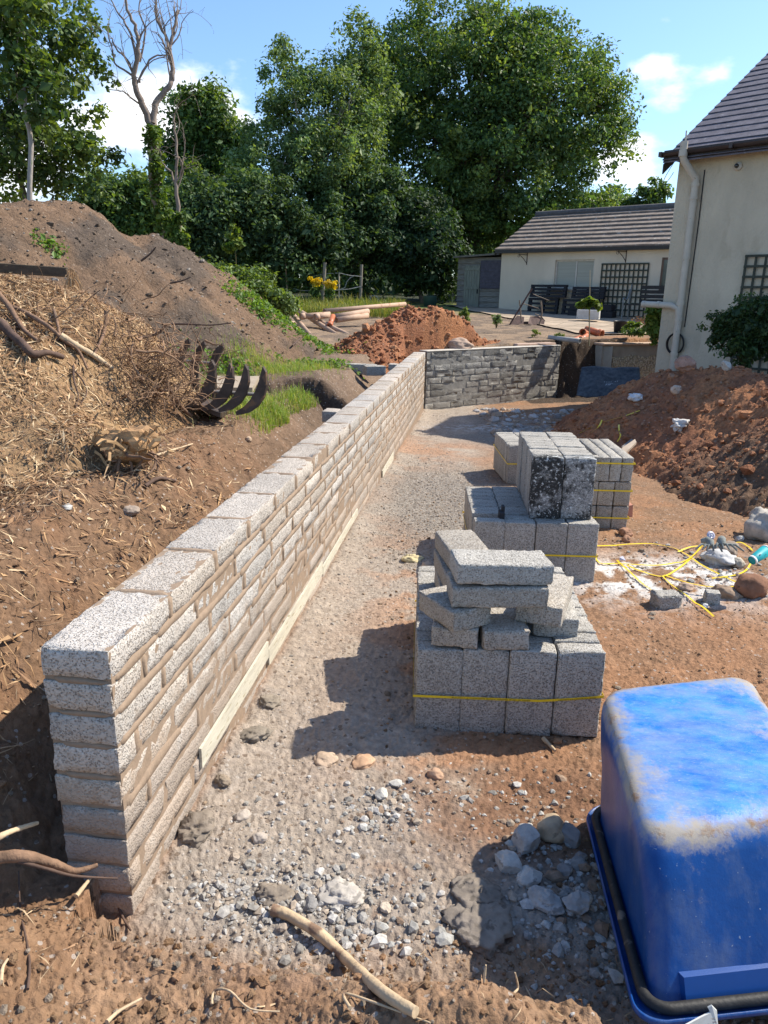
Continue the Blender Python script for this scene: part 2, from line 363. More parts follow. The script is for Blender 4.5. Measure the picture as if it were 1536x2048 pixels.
# ------------------------------------------------------------ lie of the land
WX, WY = -0.785, 1.922; DX, DY = 0.1231, 0.9924          # near right foot of the long block wall and its direction
WLEN, WTOP, WTH = 12.2, 0.934, 0.215
def wall_st(x, y): return (x-WX)*DX + (y-WY)*DY, (x-WX)*DY - (y-WY)*DX     # along, across (right positive)
def wall_pt(s, t, z): return (WX + DX*s + DY*t, WY + DY*s - DX*t, z)
CA, CB = np.array([0.744, 14.035]), np.array([3.80, 16.55])   # far return wall, front face
CC, CD = np.array([4.79, 16.82]), np.array([7.1, 17.8])       # roughcast boundary wall
def behind(x, y, A, B):
    d = (B-A)/np.linalg.norm(B-A); return -(x-A[0])*d[1] + (y-A[1])*d[0]
def zfar(x, y): return 0.93 + 0.047*np.clip(y-14.5, 0, 18) + 0.012*np.clip(y-32.5, 0, 100)
def G(x, y, fine=True):
    x = np.asarray(x, float); y = np.asarray(y, float); x, y = np.broadcast_arrays(x, y)
    s, t = wall_st(x, y)
    n1 = fbm(x*1.3, y*1.3, seed=3, o=3); n2 = fbm(x*4.5, y*4.5, seed=9, o=4)
    floor_ = -0.17*ss(5.5, 14, y) + 0.02*n1 + 0.015*n2*ss(0.0, .5, t) - 0.055*np.exp(-(((x-.62)/.7)**2+((y-3.2)/.75)**2)**2)
    floor_ = floor_ + 0.05*np.exp(-(np.maximum(t, 0)/.14)**2)*ss(0, 1, s)*(1+n2)*.6
    # foreground spoil that the camera stands on
    ye = 1.74 - 0.17*(x+.6) + .07*n1 + .03*n2
    ye = np.where(x < -.8, 1.80 + .10*np.clip(-.8-x, 0, 2) + .05*n2, ye)
    ye = ye - .35*ss(.45, .9, x)
    ye = ye+.06
    mound = ss(0.0, .13, ye-y)*(.17 + .05*n1) + ss(.2, 1.2, ye-y)*.10
    mound = mound + .13*ss(-.55, -1.2, x)*ss(0.05, .35, ye-y)
    mound = mound + .14*np.exp(-((x-.2)/.26)**2-((y-1.42)/.12)**2)
    fl = floor_ + mound
    # left bank: backfill gap behind the wall, then the old ground level
    zb = .87 + .05*n1 + np.where(y > 11, 0, 0) + .03*n2
    zb = np.where(y > 13, zfar(x, y) + .03*n1, zb + (.93-.87)*ss(9, 13, y))
    gap = .10 + .10*n2 + .06*n1; gap = gap*(1-.75*ss(7.5, 9.5, s))
    q = -t-WTH
    up = np.clip((q-gap)/(.72+.25*n1), 0, 1)**.8*ss(-.45, .25, s + .4*ss(1.3, 2.5, -t))
    trench = .13 + .06*n2
    left = trench*(1-up) + zb*up
    # pit beside the grass tufts
    px_, py_ = -1.0, 9.0
    left = left - .75*ss(.62, .38, np.sqrt(((x-px_)/1.1)**2 + ((y-py_)/1.15)**2) + .12*n2)
    isl = t < -WTH*.5
    lf = np.where(s > -.05, 1.0, ss(-.4, -.05, s))*ss(0, 1, (s > -.6)*1.0)
    z = np.where(isl, left*lf + np.maximum(fl, trench)*(1-lf), fl)
    z = np.where(isl & (mound > 0), np.maximum(z, fl), z)
    # behind the far return wall, and the raw cut between it and the boundary wall
    b1 = behind(x, y, CA, CB); b2 = behind(x, y, CB, CC); b3 = behind(x, y, CC, CD)
    seg = np.where(x < CB[0], b1-.25, np.where(x < CC[0], b2-.1, b3-.15))
    far = zfar(x, y) + .03*n1
    k = np.where((x > CB[0]) & (x < CC[0]), ss(-.25, .25, seg + .14*n2), ss(-.02, .08, seg))
    z = np.where(~isl, z*(1-k) + far*k, z)
    z = np.where(y > 20, zfar(x, y) + .04*n1, z)
    if fine:
        near = 1/(1+.12*y)
        rough = np.where(isl | (mound > .02), 1.0, .28)*near
        rough = rough*np.where(isl & (y > 2.0) & (y < 12), 1.7, 1.0)
        z = z + rough*(.030*fbm(x*11, y*11, seed=21, o=4) + .014*np.abs(fbm(x*33, y*33, seed=31, o=3)))
        z = z + .012*near*fbm(x*70, y*70, seed=41, o=2)
    return z

def heap_fn(ridge, slope, rough=.05, seed=0, soft=.12, ns=2.2):
    R = [np.array(p, float) for p in ridge]
    def f(x, y):
        x = np.asarray(x, float); y = np.asarray(y, float)
        wx = x + .22*fbm(x*1.1, y*1.1, seed=seed+5, o=3); wy = y + .22*fbm(x*1.1+9, y*1.1, seed=seed+6, o=3)
        best = np.full(np.broadcast(x, y).shape, -1e9)
        for a, b in zip(R[:-1], R[1:]):
            d = b[:2]-a[:2]; L2 = d@d
            k = np.clip(((wx-a[0])*d[0] + (wy-a[1])*d[1])/L2, 0, 1)
            dist = np.sqrt((wx-a[0]-k*d[0])**2 + (wy-a[1]-k*d[1])**2)
            h = a[2] + (b[2]-a[2])*k - slope*(np.sqrt(dist**2+soft**2)-soft)
            best = np.maximum(best, h)
        n = fbm(x*ns, y*ns, seed=seed, o=5, g=.55); n2 = np.abs(fbm(x*ns*4, y*ns*4, seed=seed+3, o=3)); n3 = fbm(x*ns*11, y*ns*11, seed=seed+8, o=3)
        return best + rough*(1.7*n + 1.2*n2 + .45*n3)
    return f
HEAPS = {}
HEAPS['dark'] = heap_fn([at_y(-420, 470, 9.5), at_y(-150, 420, 10.3), at_y(0, 412, 11), at_y(60, 404, 11.5), at_y(130, 402, 12), at_y(190, 448, 12.3), at_y(250, 482, 12.6), at_y(300, 470, 13), at_y(345, 492, 13.3), at_y(410, 556, 13.6), at_y(500, 612, 13.8), at_y(560, 645, 14)], .72, .055, 100, .2)
HEAPS['chip'] = heap_fn([at_y(-700, 420, 5.8), at_y(-250, 500, 6.4), at_y(0, 556, 6.5), at_y(110, 625, 6.4), at_y(240, 715, 6.0)], .47, .035, 200, .3)
HEAPS['red'] = heap_fn([at_y(700, 700, 13.4), at_y(745, 655, 14.0), at_y(800, 628, 14.6), at_y(868, 610, 15.0), at_y(925, 645, 15.4), at_y(975, 685, 15.9), at_y(1010, 690, 16.4)], .72, .06, 300, .1, 2.6)
HEAPS['right'] = heap_fn([at_y(1210, 800, 12.0), at_y(1290, 765, 11.2), at_y(1400, 738, 10.2), at_y(1470, 745, 9.6), at_y(1560, 762, 8.9), at_y(1750, 765, 7.6), at_y(2050, 840, 6.2)], .70, .06, 400, .12, 2.6)
_chip, _red, _dark = HEAPS['chip'], HEAPS['red'], HEAPS['dark']
HEAPS['chip'] = lambda x, y: _chip(x, y) - .9*np.maximum(0, wall_st(x, y)[1] + 1.25 + .25*fbm(np.asarray(x)*1.5, np.asarray(y)*1.5, seed=77, o=3)) - .75*np.maximum(0, wall_st(x, y)[1]+2.1)*ss(4.4, 5.6, np.asarray(y)) - 5*np.maximum(0, 2.5-np.asarray(y)) - 1.2*np.maximum(0, np.asarray(y)-7.2)
HEAPS['red'] = lambda x, y: _red(x, y) - 6*np.maximum(0, np.minimum(.45-behind(x, y, CA, CB), wall_st(x, y)[1]+.45)) - 4*np.maximum(0, behind(x, y, CC, CD)*0 + (np.asarray(x)-3.5)*(np.asarray(y) < 17))
HEAPS['dark'] = lambda x, y: _dark(x, y) - 3*np.maximum(0, wall_st(x, y)[1]+1.3)
def surf(x, y, fine=True):
    z = G(x, y, fine)
    for h in HEAPS.values(): z = np.maximum(z, h(x, y))
    return z
def gz(x, y): return float(surf(np.array([x]), np.array([y]))[0])
def on_ground(px, py):
    """march the sight line to the modelled ground; returns the point where a thing standing there meets it"""
    r = ray(px, py); k = np.linspace(.9, 60, 3000) if py > 620 else np.linspace(3, 120, 3000)
    X, Y, Z = r[0]*k, r[1]*k, CAM_H + r[2]*k
    below = Z < surf(X, Y, False); i = int(np.argmax(below)) if below.any() else len(k)-1
    return (X[i], Y[i], gz(X[i], Y[i]))

BROWN = np.array([.25, .15, .088]); ORANGE = np.array([.34, .175, .09]); GREY = np.array([.30, .262, .22]); DARK = np.array([.13, .088, .06])
RED = np.array([.34, .145, .07]); LIME = np.array([.58, .55, .51]); GREEN = np.array([.10, .15, .035]); TAN = np.array([.37, .312, .252]); TOP = np.array([.17, .125, .09])
def mixn(a, b, w): return a*(1-w[..., None]) + b*w[..., None]
def blob(x, y, cx, cy, rx, ry): return np.exp(-((x-cx)/rx)**2 - ((y-cy)/ry)**2)
def ground_col(x, y):
    s, t = wall_st(x, y)
    n0 = fbm(x*.9, y*.9, seed=60, o=4)*.5+.5; n1 = fbm(x*3, y*3, seed=61, o=5)*.5+.5; n2 = fbm(x*14, y*14, seed=62, o=4)*.5+.5
    c = np.ones(x.shape+(3,))*BROWN
    c = mixn(c, ORANGE, ss(.45, .68, n1)*.6)
    # compacted path of stone dust beside the wall, gravel spill further on
    path = ss(1.35+.0*y, .75, t + .35*(n1-.5))*ss(-.05, .05, t)*ss(1.2, 2.2, y)
    c = mixn(c, mixn(np.ones(x.shape+(3,))*TAN, GREY*1.05, ss(.45, .7, n2*.5+n1*.5)), path*.88)
    orange2 = ss(.48, .6, n1 + .1*n2)*blob(x, y, .35, 5.0, .42, 6)
    c = mixn(c, ORANGE*1.15, orange2*.85)
    c = mixn(c, ORANGE*1.2, blob(x, y, 1.1, 10.0, .9, .8)*ss(.3, .6, n1))
    grav = np.clip(blob(x, y, .55, 7.1, .62, 1.7)*1.5, 0, 1)*ss(.28, .5, n1+.2)
    c = mixn(c, GREY*.85, grav)
    c = mixn(c, GREY*1.05, np.clip(blob(x, y, -.25, 1.98, .42, .20)*1.3, 0, 1)*ss(.3, .55, n2+.12)); c = mixn(c, GREY*1.1, np.clip(blob(x, y, .02, 2.45, .16, .16)*1.3, 0, 1)*ss(.3, .5, n2+.1))
    c = mixn(c, GREY*1.05, np.clip(blob(x, y, .55, 1.9, .45, .5)*1.2, 0, 1)*ss(.35, .6, n1+.1))
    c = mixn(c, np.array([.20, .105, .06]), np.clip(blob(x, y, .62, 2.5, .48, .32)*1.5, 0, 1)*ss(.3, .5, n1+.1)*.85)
    c = mixn(c, GREY*.8, np.clip(blob(x, y, 2.4, 11.5, 1.6, 1.8)*1.4, 0, 1)*ss(.35, .6, n1+.05))
    c = mixn(c, LIME*.8, blob(x, y, 1.7, 12.2, 1.0, .35)*ss(.45, .6, n2))
    # spilt lime on the right, red-brown trodden soil round it
    c = mixn(c, ORANGE*.9, np.clip(blob(x, y, 2.0, 4.2, 1.3, .9), 0, 1)*.5)
    c = mixn(c, LIME, np.clip(blob(x, y, 2.05, 5.0, .95, .42)*1.5, 0, 1)*ss(.42, .56, n2*.55+n1*.45))
    # raw soil bank on the left, dark topsoil further back
    left = (t < -.12)
    c = np.where(left[..., None], mixn(np.ones(x.shape+(3,))*BROWN*.74, ORANGE*.68, ss(.45, .65, n1)*.35), c)
    c = np.where((left & (s > 3.0))[..., None], mixn(c, TOP*1.15, ss(3, 7, s)*.7), c)
    c = np.where((left & (s > 3.2) & (s < 8.5))[..., None], mixn(c, DARK, ss(-.9, -.6, t)*.5), c)
    c = mixn(c, DARK*.6, np.clip(blob(x, y, -1.0, 9.0, .75, .9)*1.4, 0, 1)*left)
    fg = ss(1.95, 1.75, y)
    c = mixn(c, mixn(np.ones(x.shape+(3,))*np.array([.31, .19, .11]), np.array([.215, .125, .07]), ss(.35, .65, n1)), fg*ss(.75, .45, x)*(1-np.clip(blob(x, y, -.15, 1.85, .55, .35)*1.1, 0, 1)))
    # beyond the walls
    farw = ss(12.6, 14.5, y)*((t < -.12) | (behind(x, y, CA, CB) > .2))
    c = mixn(c, mixn(np.ones(x.shape+(3,))*np.array([.27, .19, .125]), TOP, ss(.4, .6, n1)), farw)
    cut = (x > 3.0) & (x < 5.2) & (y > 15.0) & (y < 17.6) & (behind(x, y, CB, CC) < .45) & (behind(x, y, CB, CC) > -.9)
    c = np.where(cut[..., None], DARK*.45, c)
    g = ss(23.5, 26.5, y - .15*x)*ss(6, 3, x)
    c = mixn(c, mixn(np.ones(x.shape+(3,))*np.array([.2, .2, .06]), GREEN, ss(.35, .6, n1)), g*.9)
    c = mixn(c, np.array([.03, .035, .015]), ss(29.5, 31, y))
    return c*(.86+.28*n2[..., None])

M_GROUND = vcol_mat('earth', detail=.30, dscale=26, bump=.75, bscale=38, bdist=.03, speck=[((.45, .40, .35), 55, .94, .6), ((.10, .06, .035), 38, .9, .6)])
M_SOIL = vcol_mat('heaped_soil', detail=.32, dscale=22, bump=.9, bscale=30, bdist=.04, speck=[((.40, .33, .26), 30, .95, .4)])

def grid_faces(nr, nc):
    i = np.arange(nr-1)[:, None]*nc + np.arange(nc-1)[None, :]
    return np.stack([i, i+1, i+nc+1, i+nc], -1).reshape(-1, 4)
def build_ground():
    ys = np.concatenate([np.linspace(-6, .8, 14)[:-1], .8*np.exp(np.linspace(0, math.log(24/.8), 760)), 24*np.exp(np.linspace(0, math.log(900/24), 90))[1:]])
    u = np.concatenate([np.linspace(-3.0, -.72, 40)[:-1], np.linspace(-.72, .72, 760), np.linspace(.72, 3.0, 40)[1:]])
    Y = ys[:, None]*np.ones_like(u)[None]; X = (np.maximum(ys, .8)[:, None]+.4)*u[None]
    Z = G(X, Y); Z = np.where(Y < .7, Z*0 + .25, Z)
    c = ground_col(X, Y)
    me = mesh_np('ground', np.stack([X, Y, Z], -1).reshape(-1, 3), grid_faces(len(ys), len(u)), M_GROUND, col=c.reshape(-1, 3))
    tag(link('ground', me), kind='structure')
build_ground()

def build_heap(name, key, box, step, colf, label, cat):
    x0, x1, y0, y1 = box; xs = np.arange(x0, x1, step); ys = np.arange(y0, y1, step)
    X, Y = np.meshgrid(xs, ys); H = HEAPS[key](X, Y); g = G(X, Y, False)
    keep = H > g-.10
    Z = np.where(keep, H, g-.12)
    F = grid_faces(len(ys), len(xs)); fk = keep.ravel()[F].any(1); F = F[fk]
    used = np.unique(F); remap = np.full(X.size, -1); remap[used] = np.arange(len(used))
    V = np.stack([X, Y, Z], -1).reshape(-1, 3)[used]
    me = mesh_np(name, V, remap[F], M_SOIL, col=colf(V[:, 0], V[:, 1], V[:, 2]))
    return tag(link(name, me), label, cat)
def col_dark(x, y, z):
    n = fbm(x*1.2, y*1.2, seed=70, o=5)*.5+.5; n2 = fbm(x*5, y*5, z*5, seed=71, o=4)*.5+.5
    c = mixn(np.ones(x.shape+(3,))*np.array([.175, .112, .070]), np.array([.105, .078, .058]), ss(.42, .6, n + .25*(1.6-z)*.3)); return c*(.8+.4*n2[..., None])
def col_chip(x, y, z):
    n = fbm(x*1.4, y*1.4, seed=72, o=5)*.5+.5; n2 = fbm(x*9, y*9, seed=73, o=4)*.5+.5
    c = mixn(np.ones(x.shape+(3,))*np.array([.30, .18, .09]), np.array([.17, .095, .05]), ss(.4, .65, n2)); return mixn(c, np.array([.36, .24, .13]), ss(.4, .6, n)*.5)
def col_red(x, y, z):
    n = fbm(x*2, y*2, seed=74, o=5)*.5+.5; n2 = fbm(x*9, y*9, seed=75, o=4)*.5+.5
    c = mixn(np.ones(x.shape+(3,))*np.array([.38, .17, .08]), np.array([.29, .125, .065]), ss(.4, .6, n)); return c*(.8+.4*n2[..., None])
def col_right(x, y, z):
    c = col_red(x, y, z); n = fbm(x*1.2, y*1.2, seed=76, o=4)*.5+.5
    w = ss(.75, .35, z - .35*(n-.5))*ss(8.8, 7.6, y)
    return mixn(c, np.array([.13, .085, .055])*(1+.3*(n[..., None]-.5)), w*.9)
build_heap('topsoil_heap', 'dark', (-13, -1.2, 8.0, 17.5), .045, col_dark, 'tall heap of dark brown topsoil beyond the tangled roots on the left', 'soil heap')
build_heap('woodchip_heap', 'chip', (-8.5, -.9, 2.2, 9.0), .03, col_chip, 'broad heap of brown earth and shredded bark sloping down to the long block wall', 'soil heap')
build_heap('red_soil_heap', 'red', (-1.6, 5.0, 11.8, 18.5), .035, col_red, 'small pointed heap of red clay soil behind the corner of the block walls', 'soil heap')
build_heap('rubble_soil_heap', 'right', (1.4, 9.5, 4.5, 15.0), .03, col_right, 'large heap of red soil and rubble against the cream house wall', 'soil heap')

# ------------------------------------------------------------ scattered stones, clods and chips (uncountable: one object each)
_ico = None
def ico():
    global _ico
    if _ico is None:
        p = (1+5**.5)/2; V = np.array([(-1, p, 0), (1, p, 0), (-1, -p, 0), (1, -p, 0), (0, -1, p), (0, 1, p), (0, -1, -p), (0, 1, -p), (p, 0, -1), (p, 0, 1), (-p, 0, -1), (-p, 0, 1)], float)
        V /= np.linalg.norm(V[0])
        F = np.array([(0, 11, 5), (0, 5, 1), (0, 1, 7), (0, 7, 10), (0, 10, 11), (1, 5, 9), (5, 11, 4), (11, 10, 2), (10, 7, 6), (7, 1, 8), (3, 9, 4), (3, 4, 2), (3, 2, 6), (3, 6, 8), (3, 8, 9), (4, 9, 5), (2, 4, 11), (6, 2, 10), (8, 6, 7), (9, 8, 1)])
        _ico = (V, F)
    return _ico
def subdiv(V, F):
    V = list(map(tuple, V)); cache = {}; out = []
    def mid(a, b):
        k = (min(a, b), max(a, b))
        if k not in cache:
            m = (np.array(V[a])+np.array(V[b])); m /= np.linalg.norm(m); cache[k] = len(V); V.append(tuple(m))
        return cache[k]
    for a, b, c in F:
        ab, bc, ca = mid(a, b), mid(b, c), mid(c, a); out += [(a, ab, ca), (b, bc, ab), (c, ca, bc), (ab, bc, ca)]
    return np.array(V), np.array(out)
def rand_rot(rng, n):
    q = rng.normal(size=(n, 4)); q /= np.linalg.norm(q, axis=1)[:, None]; w, x, y, z = q.T
    return np.stack([np.stack([1-2*(y*y+z*z), 2*(x*y-z*w), 2*(x*z+y*w)], -1), np.stack([2*(x*y+z*w), 1-2*(x*x+z*z), 2*(y*z-x*w)], -1), np.stack([2*(x*z-y*w), 2*(y*z+x*w), 1-2*(x*x+y*y)], -1)], 1)
def scatter_stones(name, XY, size, cols, rng, material, sink=.42, flat=.7, label=None, cat=None):
    n = len(XY); V0, F0 = ico(); z = surf(XY[:, 0], XY[:, 1])
    sc = size[:, None]*np.stack([rng.uniform(.8, 1.3, n), rng.uniform(.7, 1.1, n), rng.uniform(flat*.7, flat*1.2, n)], -1)
    P = V0[None]*(1+rng.uniform(-.28, .28, (n, 12, 1)))
    R = rand_rot(rng, n); P = np.einsum('nij,nkj->nki', R, P)*sc[:, None, :]*.5
    a = rng.uniform(0, 2*PI, n); ca, sa = np.cos(a)[:, None], np.sin(a)[:, None]
    P = np.stack([P[..., 0]*ca - P[..., 1]*sa, P[..., 0]*sa + P[..., 1]*ca, P[..., 2]], -1)
    P[..., 0] += XY[:, 0:1]; P[..., 1] += XY[:, 1:2]; P[..., 2] += (z + size*(.5-sink)*flat)[:, None]
    F = F0[None] + (np.arange(n)*12)[:, None, None]
    me = mesh_np(name, P.reshape(-1, 3), F.reshape(-1, 3), material, smooth=False, col=np.repeat(cols, 12, axis=0))
    return tag(link(name, me), label, cat, kind='stuff')
M_STONE = vcol_mat('stone', detail=.3, dscale=60, bump=.5, bscale=90, bdist=.006)
rng = np.random.default_rng(5)
def pick(rng, pal, n, var=.15):
    pal = np.array(pal); i = rng.integers(0, len(pal), n); return np.clip(pal[i]*(1+rng.uniform(-var, var, (n, 1))), 0, 1)
STONEPAL = [(.38, .35, .32), (.30, .27, .25), (.46, .43, .40), (.33, .25, .18), (.42, .33, .25)]
def area(rng, n, cx, cy, rx, ry): return np.stack([rng.normal(cx, rx, n), rng.normal(cy, ry, n)], -1)
def ok_floor(XY):
    s, t = wall_st(XY[:, 0], XY[:, 1]); return XY[(t > .03) | (s < -.06) | (t < -.3)]
# grey chippings in the foreground and by the wall foot
XY = np.concatenate([area(rng, 1300, -.26, 1.98, .22, .09), area(rng, 300, .6, 1.95, .16, .2), area(rng, 260, -.42, 2.2, .12, .22), area(rng, 260, .02, 2.45, .10, .10), area(rng, 120, .5, 2.5, .2, .14)])
XY = ok_floor(XY); XY = XY[G(XY[:, 0], XY[:, 1], False) < .10]
sz = np.clip(rng.lognormal(math.log(.010), .6, len(XY)), .004, .04)
scatter_stones('chippings', XY, sz, pick(rng, [(.34, .32, .29), (.27, .25, .22), (.40, .38, .35), (.33, .27, .21)], len(XY)), rng, M_STONE, label='loose grey stone chippings at the near foot of the wall', cat='gravel')
XY = np.concatenate([area(rng, 260, .66, 2.0, .12, .2), area(rng, 60, .05, 1.86, .14, .05), area(rng, 70, -.02, 2.42, .09, .07), area(rng, 60, .5, 2.62, .25, .10), area(rng, 200, 2.7, 5.1, .4, .3)]); XY = ok_floor(XY)
sz = np.clip(rng.lognormal(math.log(.020), .5, len(XY)), .008, .06)
scatter_stones('mortar_crumbs', XY, sz, pick(rng, [(.36, .35, .32), (.28, .27, .25), (.42, .40, .37), (.24, .17, .12)], len(XY)), rng, M_STONE, flat=.75, label='broken angular crumbs of old mortar lying about the barrow and the path', cat='rubble')
# fine gravel along the path
n = 2600; ss_ = rng.uniform(0, 12.2, n)**1.0; tt = np.abs(rng.normal(0, .42, n)); XY = np.array([wall_pt(a, b+.02, 0)[:2] for a, b in zip(ss_, tt)])
g2 = area(rng, 12000, .62, 6.9, .34, 1.1); XY = np.concatenate([XY, g2]); XY = ok_floor(XY)
sz = np.clip(rng.lognormal(math.log(.009), .4, len(XY)), .004, .03)
scatter_stones('path_gravel', XY, sz, pick(rng, [(.33, .29, .25), (.26, .23, .2), (.42, .36, .3), (.3, .22, .15)], len(XY)), rng, M_STONE, label='fine gravel strewn along the path beside the wall', cat='gravel')
# clods on the open soil
XY = np.concatenate([np.stack([rng.uniform(-1.9, .9, 5200), rng.uniform(.9, 1.85, 5200)], -1), np.stack([rng.uniform(.0, 3.6, 4500), rng.uniform(2.0, 6.5, 4500)], -1), np.stack([rng.uniform(-3.2, -1.2, 5500), rng.uniform(2.1, 8.5, 5500)], -1)])
XY = ok_floor(XY); sz = np.clip(rng.lognormal(math.log(.0085), .6, len(XY)), .003, .06)
scatter_stones('soil_clods', XY, sz, pick(rng, [(.26, .16, .09), (.20, .115, .062), (.31, .18, .10), (.30, .24, .18)], len(XY)), rng, M_SOIL, label='small clods of brown soil lying over the trodden ground', cat='clods')
# clods on the heaps
def on_heap(key, n, box, rng, fn=None):
    x = rng.uniform(box[0], box[1], n); y = rng.uniform(box[2], box[3], n); h = HEAPS[key](x, y); m = h > G(x, y, False)-.02
    return np.stack([x[m], y[m]], -1)
XY = on_heap('right', 11000, (1.6, 6.5, 5, 13), rng); sz = np.clip(rng.lognormal(math.log(.024), .6, len(XY)), .012, .16)
scatter_stones('heap_rubble', XY, sz, pick(rng, [(.36, .16, .08), (.28, .12, .06), (.42, .2, .1), (.34, .17, .09), (.33, .15, .08), (.40, .18, .09), (.36, .2, .12)], len(XY)), rng, M_SOIL, flat=.85, label='red clods and pebbles over the heap by the house', cat='rubble')
XY = on_heap('red', 9000, (-1.2, 4.5, 12, 17.5), rng); sz = np.clip(rng.lognormal(math.log(.045), .55, len(XY)), .015, .2)
scatter_stones('clay_lumps', XY, sz, pick(rng, [(.38, .16, .075), (.28, .11, .055), (.42, .2, .1)], len(XY)), rng, M_SOIL, flat=.85, label='crumbled red clay lumps over the small red heap', cat='rubble')
XY = on_heap('dark', 6000, (-9, -1.6, 8.3, 14.5), rng); sz = np.clip(rng.lognormal(math.log(.02), .6, len(XY)), .008, .12)
scatter_stones('heap_stones', XY, sz, pick(rng, [(.16, .115, .08), (.22, .16, .11), (.10, .075, .055), (.34, .29, .24)], len(XY)), rng, M_SOIL, flat=.8, label='clods and pale stones over the dark topsoil heap', cat='rubble')
XY = np.stack([rng.uniform(1.7, 3.8, 650), rng.uniform(9.8, 14.4, 650)], -1); XY = XY[HEAPS['right'](XY[:, 0], XY[:, 1]) < G(XY[:, 0], XY[:, 1], False)+.05]; sz = np.clip(rng.lognormal(math.log(.06), .55, len(XY)), .02, .22)
scatter_stones('broken_rubble', XY, sz, pick(rng, STONEPAL, len(XY)), rng, M_STONE, label='grey broken rubble on the ground before the far wall', cat='rubble')
# shredded bark and wood chips on the chip heap
def slivers(name, n, posf, rng, Lr, Wr, pal, label, cat, lift=.01):
    XY = posf(n); n = len(XY); z = surf(XY[:, 0], XY[:, 1])
    e = .03; gx = (surf(XY[:, 0]+e, XY[:, 1], False)-surf(XY[:, 0]-e, XY[:, 1], False))/(2*e); gy = (surf(XY[:, 0], XY[:, 1]+e, False)-surf(XY[:, 0], XY[:, 1]-e, False))/(2*e)
    a = rng.uniform(0, 2*PI, n); L_ = rng.lognormal(math.log(Lr), .5, n); W_ = rng.lognormal(math.log(Wr), .4, n)
    tx, ty = np.cos(a), np.sin(a); tz = tx*gx + ty*gy + rng.normal(0, .25, n)
    T = np.stack([tx, ty, tz], -1); T /= np.linalg.norm(T, axis=1)[:, None]
    Nn = np.stack([-gx, -gy, np.ones(n)], -1) + rng.normal(0, .45, (n, 3)); S = np.cross(T, Nn); S /= np.linalg.norm(S, axis=1)[:, None]
    U = np.cross(S, T); c = np.stack([XY[:, 0], XY[:, 1], z + lift*rng.uniform(.2, 1.6, n)], -1); bend = (rng.normal(0, .12, n)*L_)[:, None]*U
    V = np.stack([c-T*L_[:, None]/2, c-S*W_[:, None]/2+bend, c+S*W_[:, None]/2+bend, c+T*L_[:, None]/2, c+bend-U*W_[:, None]*.35], 1)
    F = np.array([(0, 1, 2), (1, 3, 2), (0, 4, 1), (1, 4, 3), (3, 4, 2), (2, 4, 0)])[None] + (np.arange(n)*5)[:, None, None]
    me = mesh_np(name, V.reshape(-1, 3), F.reshape(-1, 3), M_CHIP, smooth=False, col=np.repeat(pick(rng, pal, n, .25), 5, axis=0))
    return tag(link(name, me), label, cat, kind='stuff')
M_CHIP = vcol_mat('shredded_wood', detail=.2, dscale=50, bump=0, rough=.85)
def chip_pos(n):
    x = rng.uniform(-4.6, -1.0, n*2); y = rng.uniform(2.2, 7.6, n*2); s, t = wall_st(x, y)
    d = fbm(x*1.3, y*1.3, seed=88, o=4)*.5+.5; w = (.12*ss(-.45, -.8, t)+.88*ss(-1.0, -1.8, t))*(.35+.9*ss(.35, .6, d))
    w = w*np.where((y > 5) & (x > -1.9), .15, 1)
    m = rng.uniform(0, 1, n*2) < w; return np.stack([x[m], y[m]], -1)[:n]
slivers('wood_chips', 46000, chip_pos, rng, .07, .0075, [(.44, .29, .16), (.36, .22, .11), (.54, .40, .24), (.24, .14, .075), (.30, .17, .085), (.20, .12, .07)], 'shredded pale bark and wood chips covering the brown heap', 'wood chips', .02)
def straw_pos(n): return np.concatenate([np.stack([rng.uniform(-1.9, .8, n//2), rng.uniform(1.0, 1.8, n//2)], -1), np.stack([rng.uniform(-2.2, -1.25, n//2), rng.uniform(2.1, 7, n//2)], -1)])
slivers('root_bits', 900, straw_pos, rng, .05, .003, [(.42, .3, .18), (.3, .18, .1)], 'fine roots and splinters lying on the brown soil', 'wood chips', .01)
# ------------------------------------------------------------ concrete blocks
M_BLOCK = concrete_mat('aggregate_concrete', (.43, .40, .35), (.11, .095, .08), scale=125)
M_BLOCK_DARK = concrete_mat('stained_concrete', (.34, .335, .32), (.05, .05, .048), stain=.55)
M_BLOCK_MUD = concrete_mat('muddy_concrete', (.42, .37, .305), (.11, .09, .07), scale=125)
M_WALL = concrete_mat('wall_concrete', (.53, .475, .415), (.17, .14, .115), wash=(.40, .325, .26), scale=125, tone=True)
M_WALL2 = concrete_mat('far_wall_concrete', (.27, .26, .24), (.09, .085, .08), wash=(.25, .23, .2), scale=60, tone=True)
M_MORTAR = mat('mortar', (.27, .195, .135), rough=.95, var=.14, scale=25, bump=.5, bscale=120, bdist=.004)
M_MORTAR_GREY = mat('grey_mortar', (.25, .235, .21), rough=.95, var=.25, scale=12, bump=.6, bscale=60, bdist=.006)

